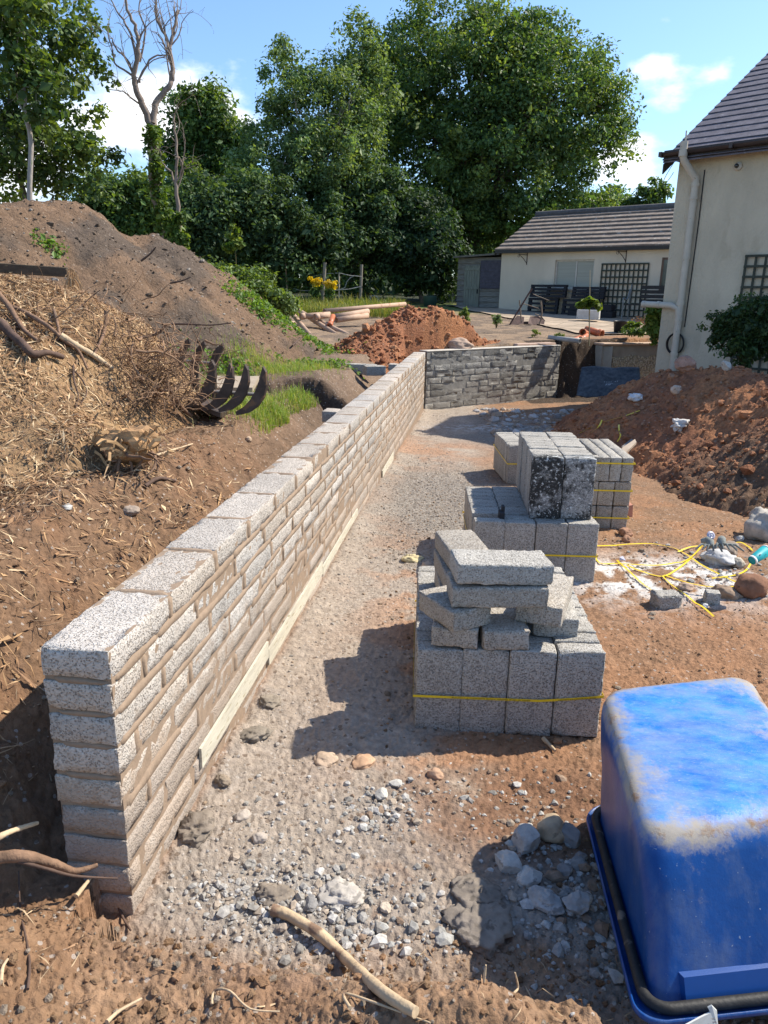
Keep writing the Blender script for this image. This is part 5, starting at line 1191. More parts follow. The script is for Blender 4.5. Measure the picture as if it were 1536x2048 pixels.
    d_ = m.build('door', mat('green_grey_door', (.20, .21, .17), rough=.9, var=.3, scale=5, stretch=(5, 5, .6)), root2)
    m = MB(); m.add(*box_lv(pt, -1.12, -1.09, .22, .244, 2.05, 2.2)); m.build('latch', mat('latch_iron', (.03, .03, .03)), d_)
    m = MB(); P = [pt(sa-.12, .12, zt-.02), pt(-.18, .12, zt+.06), pt(-.18, 2.5, zt+.16), pt(sa-.12, 2.5, zt+.08)]; m.add(P+[(p[0], p[1], p[2]+.06) for p in P], [(3, 2, 1, 0), (4, 5, 6, 7), (0, 1, 5, 4), (1, 2, 6, 5), (2, 3, 7, 6), (3, 0, 4, 7)])
    m.build('roof', mat('felt_roof', (.15, .14, .115), var=.2), root2)
    m = MB(); m.add(*box_lv(pt, -.13, -.06, .22, .30, 1.3, zt)); m.build('post', mat('shed_post', (.10, .075, .06), var=.25), root2)
    return pt, onw
OPT, ONW = build_outbuilding()
def build_terrace():
    c = [at_z(958, 668, 1.02), at_z(1345, 672, 1.02), None, None]
    q = [Vector((4.6, 18.4, 0)), Vector((9.5, 18.6, 0)), Vector((*OPT(8.2, -.02, 0)[:2], 0)), Vector((*OPT(-2.6, .25, 0)[:2], 0))]
    n = 60; V = []
    for j in range(n+1):
        for i in range(n+1):
            u, v = i/n, j/n; p = q[0]*(1-u)*(1-v)+q[1]*u*(1-v)+q[2]*u*v+q[3]*(1-u)*v; V.append((p.x, p.y, 0))
    V = np.array(V); V[:, 2] = G(V[:, 0], V[:, 1], False)+.035
    m, nt, N, L, b = node_mat('terrace_slabs'); b.inputs['Roughness'].default_value = .9
    tc = N.new('ShaderNodeTexCoord'); mp = N.new('ShaderNodeMapping'); mp.inputs['Rotation'].default_value = (0, 0, math.radians(41)); L.new(tc.outputs['Object'], mp.inputs[0])
    br = N.new('ShaderNodeTexBrick'); br.offset = 0; br.inputs['Scale'].default_value = 1.0; br.inputs['Brick Width'].default_value = .6; br.inputs['Row Height'].default_value = .6; br.inputs['Mortar Size'].default_value = .012
    br.inputs['Color1'].default_value = (.40, .31, .22, 1); br.inputs['Color2'].default_value = (.33, .25, .175, 1); br.inputs['Mortar'].default_value = (.13, .11, .07, 1); L.new(mp.outputs[0], br.inputs[0])
    nz = N.new('ShaderNodeTexNoise'); nz.inputs['Scale'].default_value = 1.6; nz.inputs['Detail'].default_value = 7; L.new(tc.outputs['Object'], nz.inputs[0])
    mr = N.new('ShaderNodeMapRange'); mr.inputs[1].default_value = .3; mr.inputs[2].default_value = .7; mr.inputs[3].default_value = .7; mr.inputs[4].default_value = 1.2; L.new(nz.outputs[0], mr.inputs[0])
    vm = N.new('ShaderNodeVectorMath'); vm.operation = 'SCALE'; L.new(br.outputs[0], vm.inputs[0]); L.new(mr.outputs[0], vm.inputs['Scale']); L.new(vm.outputs[0], b.inputs['Base Color'])
    tag(link('terrace', mesh_np('terrace', V, grid_faces(n+1, n+1), m)), kind='structure')
build_terrace()
def TZ(x, y): return float(G(np.array([x]), np.array([y]), False)[0])+.037

# things standing on the terrace
M_PALLET = mat('black_stained_pallet', (.022, .022, .026), rough=.75, var=.4, scale=8, stretch=(1, 1, 5))
def pallet(a, b, zbase, label, wd=1.15, ht=1.0, lean=.06):
    root = empty('pallet', OPT(a, b, zbase), label, 'pallet', 'dark pallets leaning on the outbuilding')
    def lp(x, z, d): return OPT(a+x, b+lean*(z/ht)+d, zbase+z)
    m = MB()
    def bx(x0, x1, z0, z1, d0, d1):
        P = [lp(x, z, d) for z in (z0, z1) for (x, d) in ((x0, d0), (x1, d0), (x1, d1), (x0, d1))]; m.add(P, [(0, 3, 2, 1), (4, 5, 6, 7), (0, 1, 5, 4), (1, 2, 6, 5), (2, 3, 7, 6), (3, 0, 4, 7)])
    for k in range(4): z = k*(ht-.075)/3; bx(0, wd, z, z+.075, -.02, 0)
    m.build('front_board', M_PALLET, root); m = MB()
    for x in (0, wd/2-.05, wd-.1):
        m = MB(); bx(x, x+.1, 0, ht, .002, .09); m.build('bearer', M_PALLET, root)
    m = MB()
    for k in range(4): z = k*(ht-.075)/3; bx(0, wd, z, z+.075, .092, .112)
    m.build('back_board', M_PALLET, root)
aP, _ = ONW(1066, 600); zP = TZ(*OPT(aP+1, -.4, 0)[:2])
pallet(aP+.05, -.42, zP, 'left of the two black pallets standing against the outbuilding', 1.1, .50)
pallet(aP+1.32, -.42, zP-.02, 'right of the two black pallets standing against the outbuilding', 1.2, .50)
pallet(aP+.10, -.40, zP+.52, 'black pallet balanced on top of the left one under the window', 1.3, .40)
pallet(aP+1.62, -.40, zP+.50, 'black pallet balanced on top of the right one under the window', 1.1, .36)
# white stone sink
def sink():
    p = at_y(1176, 640, 22.0); z = TZ(p[0], p[1]); m = MB(); R = Matrix.Rotation(math.radians(-20), 3, 'Z'); W, D, H, t = .62, .42, .26, .045
    def bx(c, s): m.box(Vector((p[0], p[1], z+.04)) + R @ Vector(c), s, R, .008)
    bx((0, 0, t/2), (W, D, t)); bx((0, -D/2+t/2, H/2+.024), (W, t, H-t)); bx((0, D/2-t/2, H/2+.024), (W, t, H-t)); bx((-W/2+t/2, 0, H/2+.024), (t, D-2*t, H-t)); bx((W/2-t/2, 0, H/2+.024), (t, D-2*t, H-t))
    tag(m.build('stone_sink', mat('white_glazed_stone', (.55, .54, .51), rough=.6, var=.15, scale=8, spots=((.2, .19, .17), 20, .7))), 'white rectangular stone sink on the terrace in front of the pallets', 'sink')
sink()
def bucket():
    p = at_z(1240, 671, 1.08); z = TZ(p[0], p[1]); m = MB()
    m.lathe([(.0, .01), (.155, .0), (.185, .27), (.198, .275), (.198, .29), (.18, .29), (.15, .03), (0, .03)], (p[0], p[1], z-.02), 28)
    tag(m.build('bucket', mat('black_bucket', (.02, .02, .022), rough=.4, var=.2)), 'black plastic tub standing behind the stone cap of the boundary wall', 'bucket')
    q = at_z(1247, 675, 1.0); m = MB(); m.lathe([(0.001, .0), (.055, .0), (.06, .02), (.06, .05), (.05, .06), (.001, .06)], (q[0], q[1], 1.0), 16)
    tag(m.build('drain_stopper', mat('black_cap', (.02, .02, .02), rough=.5)), 'small black plastic cap lying on the wall coping', 'cap')
bucket()
M_CLAY = mat('orange_clay_plastic', (.46, .15, .07), rough=.45, var=.15, scale=7)
def clay_pile():
    spec = [((1148, 682), (1160, 676), .065, 'short orange pipe offcut at the left of the small pile by the wall cap'), ((1160, 680), (1174, 672), .065, 'second orange pipe offcut from the left in the small pile'), ((1176, 682), (1168, 672), .07, 'orange pipe socket facing the camera in the small pile'), ((1165, 664), (1174, 668), .07, 'orange pipe offcut lying on top of the small pile'), ((1204, 668), (1172, 659), .085, 'wide orange pipe lying across the back of the small pile')]
    for i, (a, b, r, lab) in enumerate(spec):
        y0 = 17.3+.15*i; A = Vector(at_y(*a, y0)); B = Vector(at_y(*b, y0+.35)); zz = TZ(A.x, A.y)
        m = MB(); m.pipe(A, B, r, .008); m.pipe(A, A+(B-A)*.2, r+.012, .012); tag(m.build('clay_pipe', M_CLAY), lab, 'pipe', 'orange pipe offcuts by the wall cap')
    m = MB(); A, B = at_y(1098, 675, 17.2), at_y(1160, 682, 16.6); m.pipe(A, B, .055); tag(m.build('drain_pipe', mat('grey_plastic_pipe', (.33, .32, .30), rough=.5)), 'grey plastic pipe lying at the terrace edge above the dark cut', 'pipe')
clay_pile()
def rusty_plough():
    p = at_y(1058, 645, 20.6); root = empty('rusty_implement', (p[0], p[1], TZ(p[0], p[1])), 'rusty upturned metal barrow with bent tube handles on the terrace', 'scrap metal')
    M_R = mat('rusted_steel', (.10, .06, .05), rough=.8, var=.35, scale=12, bump=.3); Y = 20.6
    def q(px, py, dy=0): return Vector(at_y(px, py, Y+dy))
    def plate(P, nm, t=Vector((.02, .05, 0))):
        m = MB(); n = len(P); m.add(P+[p_+t for p_ in P], [tuple(range(n)), tuple(range(2*n-1, n-1, -1))]+[(i, i+n, (i+1) % n+n, (i+1) % n) for i in range(n)]); m.build(nm, M_R, root)
    plate([q(1019, 650), q(1046, 648), q(1048, 634, .25), q(1034, 631, .25)], 'tray')
    plate([q(1056, 647), q(1072, 654), q(1087, 653), q(1089, 640, .25), q(1076, 632, .3), q(1060, 633, .3)], 'tray')
    plate([q(1044, 648, .2), q(1062, 649, .2), q(1062, 643, .2), q(1048, 643, .2)], 'cross_plate')
    for pts, r, nm in (([(1019, 650), (1064, 577)], .022, 'handle'), ([(1039, 600), (1043, 646)], .018, 'strut'), ([(1082, 602), (1084, 625), (1081, 642), (1078, 648)], .022, 'strut'), ([(1066, 588), (1098, 601)], .010, 'strut'), ([(1043, 606), (1078, 617)], .010, 'strut'), ([(1070, 628), (1082, 632), (1090, 642)], .014, 'strut')):
        m = MB(); m.tube([q(*a, -.05) for a in pts], r, 8); m.build(nm, M_R if nm == 'handle' else mat('bent_tube', (.2, .16, .12), rough=.6, var=.3), root)
rusty_plough()
def bench():
    a, z = ONW(1300, 600); zb = TZ(*OPT(a, -.9, 0)[:2]); root = empty('garden_bench', OPT(a, -.8, zb), 'black garden bench with scrolled iron arms between the trellis and the house', 'bench')
    M = mat('black_iron_bench', (.02, .02, .022), rough=.5, var=.3)
    m = MB()
    for k in range(4): m.add(*box_lv(OPT, a-.35, a+1.0, -1.1+k*.11, -1.01+k*.11, zb+.40, zb+.43))
    m.build('seat', M, root); m = MB()
    for k in range(4): m.add(*box_lv(OPT, a-.05, a+1.0, -.66+k*.02, -.635+k*.02, zb+.48+k*.13, zb+.58+k*.13))
    m.build('backrest', M, root)
    for s_ in (0, 1):
        m = MB(); x = a-.35+1.33*s_
        m.tube([OPT(x, -1.12, zb), OPT(x, -1.10, zb+.40), OPT(x, -1.16, zb+.52), OPT(x, -1.10, zb+.60), OPT(x, -1.0, zb+.57), OPT(x, -.88, zb+.55), OPT(x, -.78, zb+.66), OPT(x, -.70, zb+.86)], .024, 8); m.tube([OPT(x, -.66, zb), OPT(x, -.70, zb+.42), OPT(x, -.62, zb+1.0)], .022, 8); m.build('arm_frame', mat('pale_scroll', (.17, .19, .19), rough=.5), root)
    # dark slabs stacked in front of the trellis
    for k, lab in enumerate(('dark sleeper lying along the foot of the outbuilding trellis', 'dark sleeper lying on top of another before the outbuilding trellis')):
        m = MB(); c = OPT(a-1.5, -.75, zb+.11+.2*k); m.box(c, (1.5-.1*k, .3, .19), Matrix.Rotation(math.radians(-41), 3, 'Z'), .01); tag(m.build('sleeper', M_PALLET), lab, 'sleeper', 'dark sleepers by the trellis')
bench()

# ------------------------------------------------------------ clay drain pipes, fence, loose things at mid distance
M_OLDPIPE = mat('dusty_clay_pipe', (.44, .30, .21), rough=.75, var=.14, scale=5, spots=((.33, .20, .13), 7, .6))
def long_pipe(a, b, r, ya, yb, label, socket=0, mt=None, dz=0.0):
    A = Vector(at_y(*a, ya)); B = Vector(at_y(*b, yb)); m = MB(); m.pipe(A, B, r, .008)
    if socket: m.pipe(A, A+(B-A).normalized()*.12, r*1.18, .012)
    tag(m.build('drain_pipe', mt or M_OLDPIPE), label, 'pipe', 'old clay pipes strewn by the red heap')
YP = 18.6
long_pipe((585, 628), (620, 671), .060, YP+1.2, YP-1.1, 'clay pipe pointing at the camera at the left of the strewn pipes')
long_pipe((596, 620), (673, 670), .060, YP+1.6, YP-.9, 'clay pipe slanting right beneath the crossing pipes')
long_pipe((634, 640), (698, 671), .055, YP+.4, YP-.9, 'pale pipe lying parallel to the slanting clay pipe')
long_pipe((600, 633), (660, 629), .070, YP+.2, YP+.5, 'clay pipe with its dark open mouth to the left, topmost of the pile', 1)
long_pipe((629, 634), (658, 631), .065, YP+.1, YP+.3, 'short clay pipe with an open mouth just right of the topmost one', 1)
long_pipe((668, 634), (736, 623), .075, YP+.4, YP+1.2, 'thick clay pipe running right from the pile')
long_pipe((672, 640), (735, 631), .070, YP+.3, YP+1.1, 'thick clay pipe lying against the one running right')
long_pipe((648, 622), (810, 608), .060, YP+1.6, YP+4.2, 'longest pale pipe reaching away behind the red heap')
long_pipe((659, 652), (666, 632), .060, YP-.3, YP+.2, 'short upright clay junction among the pipes', 1, M_CLAY)
long_pipe((561, 646), (589, 647), .055, YP-.8, YP-.7, 'short pale pipe at the far left of the strewn pipes', 0)
long_pipe((562, 653), (598, 658), .050, YP-1.2, YP-1.2, 'broken clay pipe below the short pale one', 0, M_CLAY)
M_POST = mat('grey_fence_post', (.24, .21, .17), rough=.9, var=.25, scale=6, stretch=(3, 3, .6), bump=.4)
M_WIRE = mat('fence_wire', (.42, .41, .38), rough=.5)
def fence():
    root = empty('wire_fence', at_y(650, 607, 27.5), 'slack wire fence on uneven posts in front of the trees', 'fence')
    for (a, b, r0, r1, y, nm, mt) in (((643, 607), (650, 525), .055, .06, 27, 'post', M_POST), ((678, 605), (678, 546), .028, .03, 27.5, 'post', mat('pale_stake', (.48, .42, .32))), ((720, 607), (723, 529), .05, .055, 27.8, 'post', M_POST), ((575, 580), (570, 513), .022, .02, 27, 'post', mat('thin_pole', (.30, .2, .14)))):
        m = MB(); A, B = Vector(at_y(*a, y)), Vector(at_y(*b, y)); A.z -= .3; m.tube([A, (A+B)/2, B], [r0, (r0+r1)/2, r1], 8); m.build(nm, mt, root)
    m = MB()
    for pts in ([(550, 560), (560, 554), (585, 556), (608, 561), (618, 554), (645, 548), (678, 546), (700, 551), (723, 553)], [(562, 577), (570, 573), (600, 581), (640, 582), (678, 580), (690, 575), (694, 563), (700, 556), (710, 551)], [(678, 580), (700, 578), (722, 573)]):
        P = [at_y(x, y, 27.4) for x, y in pts]; m.tube(P, .012, 5)
    m.build('wire', M_WIRE, root)
fence()
def loose_block(a, yb, ang, label, size=(.44, .215, .1), me=None):
    p = on_ground(*a); return put(block_mesh('loose_block', size, M_BLOCK, 77, .04), (p[0], p[1], p[2]-.01), ang, (0, 0), label, None)
loose_block((718, 748), 0, math.radians(-14), 'single concrete block lying on the bank near the wall corner', (.55, .14, .16))
p = wall_pt(9.1, -.52, 0); put(block_mesh('loose_block', (.3, .215, .14), M_BLOCK, 78, .05), (p[0], p[1], max(gz(p[0], p[1])+.0, .80)), .3, (0, 0), 'half hidden concrete block behind the far part of the long wall')
# composter rings and tubs in the shade of the trees
def compost():
    Mg = mat('green_plastic', (.06, .22, .05), rough=.5)
    p = at_y(777, 600, 29); m = MB(); pts = [(p[0]+.26*math.cos(t_), p[1], p[2]-.05+.30*math.sin(t_)) for t_ in np.linspace(0, PI, 16)]; m.tube(pts, .03, 8)
    m.box((p[0], p[1]+.25, p[2]-.08), (.5, .45, .34), None, .08); tag(m.build('compost_bin', mat('dark_green_bin', (.03, .07, .03), rough=.5)), 'rounded dark green bin in the shade under the big tree', 'bin')
    q = at_y(748, 600, 28.5); m = MB(); m.tube([(q[0]+.16*math.cos(t_), q[1], q[2]+.16*math.sin(t_)) for t_ in np.linspace(0, 2*PI, 20)], .018, 6, cap=False); m.pipe((q[0], q[1]+.02, q[2]), (q[0]+.05, q[1]+.5, q[2]), .15, .01)
    tag(m.build('pipe_offcut', mat('grey_ring', (.30, .30, .29), rough=.5)), 'short wide grey pipe seen end-on to the left of the green bin', 'pipe')
    q = at_y(860, 604, 28); m = MB(); m.lathe([(.0, 0), (.22, .0), (.26, .4), (.27, .42), (.24, .42), (.0, .4)], (q[0], q[1], q[2]-.2), 18); tag(m.build('garden_tub', mat('dull_green_tub', (.04, .08, .07), rough=.5)), 'dull green tub on the grass left of the shed', 'tub')
compost()
# ------------------------------------------------------------ trees and plants
M_LEAF = vcol_mat('leaf', rough=.55, detail=0, bump=0, translucent=.38, spec=.35)
M_LEAFD = vcol_mat('dark_leaf', rough=.6, detail=0, bump=0, translucent=.30, spec=.25)
M_BARK = mat('bark', (.16, .13, .10), rough=.95, var=.35, scale=5, stretch=(3, 3, .6), bump=.7, bscale=20, bdist=.03)
M_BARKG = mat('grey_bark', (.34, .30, .26), rough=.9, var=.3, scale=6, stretch=(3, 3, .5), bump=.5, bscale=22, bdist=.02, spots=((.2, .24, .12), 6, .62))
def leaf_cloud(centres, radii, n, size, rng, pal, droop=.2, name='crown', material=None, parent=None, quad=True, shape=1.7):
    """n leaves about clump centres; every leaf a small folded blade"""
    k = rng.integers(0, len(centres), n); c = centres[k]; r = radii[k]
    d = rng.normal(size=(n, 3)); d /= np.linalg.norm(d, axis=1)[:, None]; rad = rng.uniform(0, 1, n)**.5
    P = c + d*(r*rad)[:, None]*np.array([1, 1, .75])
    nrm = d*.55 + np.array([0, 0, .55]) + rng.normal(0, .5, (n, 3)); nrm /= np.linalg.norm(nrm, axis=1)[:, None]
    t = np.cross(nrm, rng.normal(size=(n, 3))); t /= np.linalg.norm(t, axis=1)[:, None]; t[:, 2] -= droop; s = np.cross(nrm, t); s /= np.linalg.norm(s, axis=1)[:, None]
    L_ = size*rng.lognormal(0, .3, n); W = L_/shape
    A = P - t*L_[:, None]*.5; B = P + t*L_[:, None]*.5; C = P + s*W[:, None]*.5 + nrm*(W*.15)[:, None] + t*L_[:, None]*.05; D = P - s*W[:, None]*.5 + nrm*(W*.15)[:, None] + t*L_[:, None]*.05
    V = np.stack([A, C, B, D], 1).reshape(-1, 3); F = np.arange(4*n).reshape(n, 4)
    cl = rng.uniform(.75, 1.25, len(centres))[k]; pal = np.array(pal); j = rng.integers(0, len(pal), n)
    pj = rng.integers(0, len(pal), len(centres))[k]; j = np.where(rng.uniform(0, 1, n) < .6, pj, j)
    col = pal[j]*(cl*rng.uniform(.8, 1.2, n))[:, None]
    me = mesh_np(name, V, F, material or M_LEAF, smooth=False, col=np.repeat(col, 4, axis=0))
    if parent is not None: me.transform(world_of(parent).inverted())
    return link(name, me, parent)
def lobes_px(lobes):
    out = []
    for (px, py, y, rx, ry) in lobes:
        c = at_y(px, py, y); k = y/FPX*1.02; out.append((np.array(c), np.array([rx*k, min(rx, ry*1.6)*k*.8, ry*k])))
    return out
def clumps(lobes, n, rng, rmin, rmax, shell=.45):
    vol = np.array([np.prod(r)**.67 for _, r in lobes]); k = rng.choice(len(lobes), n, p=vol/vol.sum()); C = []; 
    d = rng.normal(size=(n, 3)); d /= np.linalg.norm(d, axis=1)[:, None]; rad = rng.uniform(shell, 1, n)
    for i in range(n): c, r = lobes[k[i]]; C.append(c + d[i]*r*rad[i])
    return np.array(C), rng.uniform(rmin, rmax, n)
def limb(mb, a, b, r0, r1, rng, n=7, wob=.12, seg=6):
    a, b = np.array(a), np.array(b); L_ = np.linalg.norm(b-a); pts = []; rs = []
    w = rng.normal(0, wob*L_, (3,)); w2 = rng.normal(0, wob*L_*.4, (3,))
    for i in range(n+1):
        u = i/n; p = a+(b-a)*u + w*math.sin(u*PI)*.5 + w2*math.sin(u*2*PI) + np.array([0, 0, .12*L_*math.sin(u*PI)]); pts.append(tuple(p)); rs.append(r0+(r1-r0)*u**.8)
    mb.tube(pts, rs, seg); return pts
def tree(name, label, base, lobes, nc, nl, size, rng, pal, tr, rmin, rmax, group=None, material=None, bark=None, nb=14, shell=.45, fork=.35, droop=.2, shape=1.7, cat='tree'):
    lb = lobes_px(lobes) if len(lobes[0]) == 5 else lobes
    root = empty(name, base, label, cat, group)
    C, R = clumps(lb, nc, rng, rmin, rmax, shell); leaf_cloud(C, R, nl, size, rng, pal, droop, 'crown', material, root, shape=shape)
    m = MB(); b = np.array(base, float); cen = sum(c*np.prod(r) for c, r in lb)/sum(np.prod(r) for c, r in lb); top = b+(cen-b)*np.array([.8, .8, fork]) 
    limb(m, b-np.array([0, 0, .4]), top, tr, tr*.75, rng, 6, .03, 10); f2 = b+(cen-b)*np.array([1, 1, 1.0]); limb(m, top, f2, tr*.7, tr*.3, rng, 6, .08, 8)
    idx = rng.choice(len(C), min(nb, len(C)), replace=False)
    for i in idx:
        u = rng.uniform(0, .9); s_ = top+(f2-top)*u; q = limb(m, s_, C[i], tr*.34*(1-u*.5), tr*.04, rng, 6, .10, 6)
        for _ in range(2):
            j = idx[rng.integers(0, len(idx))]; e = np.array(q[3]) + (C[j]-np.array(q[3]))*.35 + rng.normal(0, .3, 3); limb(m, q[3], e, tr*.12, tr*.02, rng, 4, .1, 5)
    m.build('trunk', bark or M_BARK, root); return root
rg = np.random.default_rng(21)
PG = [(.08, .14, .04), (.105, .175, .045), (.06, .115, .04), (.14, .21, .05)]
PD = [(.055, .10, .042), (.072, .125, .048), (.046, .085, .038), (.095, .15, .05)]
PL = [(.15, .22, .09), (.13, .20, .08), (.19, .26, .09), (.10, .17, .065)]
PY = [(.14, .20, .03), (.10, .17, .03), (.18, .24, .05)]
def gb(px, py, y): p = at_y(px, py, y); return (p[0], p[1], float(zfar(p[0], p[1])))
tree('sycamore_tree', 'huge dark domed tree rising behind the shed and outbuilding', gb(930, 560, 36), [(930, 185, 37, 190, 160), (1095, 195, 36, 150, 130), (1165, 310, 35, 100, 98), (850, 330, 36, 170, 150), (1010, 330, 35, 150, 140), (815, 165, 37, 85, 90), (1010, 95, 37, 110, 65), (1215, 230, 35.5, 60, 62), (880, 450, 36, 160, 80), (1080, 420, 35, 90, 50)], 1100, 150000, .155, rg, [(.085, .15, .05), (.115, .185, .055), (.065, .125, .048), (.17, .23, .06)], .55, .45, 1.05, nb=50)
tree('ash_tree', 'lighter green airy tree left of the great dome, sky showing through it', gb(640, 580, 31), [(575, 150, 31, 50, 62), (640, 215, 31, 105, 75), (555, 260, 31, 75, 60), (690, 175, 32, 70, 75), (660, 330, 30, 100, 60), (540, 330, 30, 75, 50), (715, 270, 31, 50, 70), (728, 110, 32, 50, 70), (745, 190, 32, 45, 60)], 380, 41000, .125, rg, PL, .2, .32, .7, nb=46, bark=M_BARKG)
tree('round_tree', 'rounded mid-green tree between the bare tree and the airy one', gb(400, 560, 34), [(400, 235, 34, 62, 62), (440, 300, 34, 70, 80), (370, 330, 34, 60, 80), (420, 390, 33, 90, 60)], 230, 30000, .17, rg, PG, .25, .4, .9, nb=14)
tree('leafy_tree', 'near broad-leaved tree at the far left above the topsoil heap', at_y(70, 430, 17), [(60, 60, 17.5, 120, 110), (150, 140, 17, 60, 120), (30, 220, 17, 100, 100), (110, 300, 17, 110, 80), (180, 335, 17, 90, 60), (20, 370, 17, 110, 60), (-110, 150, 17.5, 120, 180)], 230, 13500, .105, rg, [(.07, .12, .035), (.10, .16, .04), (.17, .23, .05), (.05, .09, .03)], .065, .2, .5, nb=60, bark=M_BARK, shape=1.35)
tree('thin_tree', 'spindly broad-leaved tree at the left edge with a pale slender trunk', at_y(60, 428, 15.5), [(40, 30, 15.5, 70, 70), (10, 130, 15.5, 60, 70), (90, 200, 15.5, 50, 60)], 60, 2600, .12, rg, [(.06, .11, .03), (.10, .15, .035)], .055, .2, .45, nb=12, bark=M_BARKG, shape=1.35, fork=.6)
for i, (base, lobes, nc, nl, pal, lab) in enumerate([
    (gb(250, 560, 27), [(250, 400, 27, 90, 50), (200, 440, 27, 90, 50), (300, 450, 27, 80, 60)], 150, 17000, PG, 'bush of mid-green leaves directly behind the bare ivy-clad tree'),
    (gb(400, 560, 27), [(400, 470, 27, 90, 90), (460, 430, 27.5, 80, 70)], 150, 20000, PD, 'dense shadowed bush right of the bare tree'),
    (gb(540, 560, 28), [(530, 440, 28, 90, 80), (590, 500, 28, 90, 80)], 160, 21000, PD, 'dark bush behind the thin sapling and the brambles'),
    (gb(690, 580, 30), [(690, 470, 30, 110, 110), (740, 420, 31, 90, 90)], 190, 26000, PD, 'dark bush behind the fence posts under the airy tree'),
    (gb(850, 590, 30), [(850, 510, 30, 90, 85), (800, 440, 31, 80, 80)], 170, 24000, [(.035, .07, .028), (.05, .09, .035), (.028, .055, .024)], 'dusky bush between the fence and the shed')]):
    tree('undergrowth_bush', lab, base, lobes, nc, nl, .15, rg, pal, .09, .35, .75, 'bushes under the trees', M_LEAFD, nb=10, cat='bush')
tree('distant_tree', 'rounded tree top showing over the outbuilding ridge', gb(1200, 600, 44), [(1200, 420, 44, 58, 34)], 60, 7000, .22, rg, PG, .2, .5, 1.0, nb=6)
tree('young_tree', 'sparse tree top with upright shoots between outbuilding and house', gb(1300, 600, 40), [(1290, 405, 40, 32, 26), (1310, 385, 40, 22, 22), (1268, 420, 40, 20, 18)], 34, 2600, .20, rg, PG, .12, .3, .6, nb=14)
tree('yellow_bush', 'yellow-green bush peeping over the left end of the outbuilding roof', gb(1070, 560, 33), [(1085, 440, 33, 30, 20), (1060, 460, 33, 34, 20)], 30, 3500, .16, rg, PY, .08, .25, .5, nb=6, cat='bush')
# far wood closing the horizon: nobody could count it
def far_wood():
    r_ = np.random.default_rng(8); n = 420; a = r_.uniform(-1.15, 1.0, n); y = r_.uniform(46, 60, n)
    C = np.stack([a*y, y, r_.uniform(1.5, 6.8, n)], -1); R = r_.uniform(1.3, 2.6, n)
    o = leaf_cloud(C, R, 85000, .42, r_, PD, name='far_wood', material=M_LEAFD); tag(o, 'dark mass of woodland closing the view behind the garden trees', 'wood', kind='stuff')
far_wood()
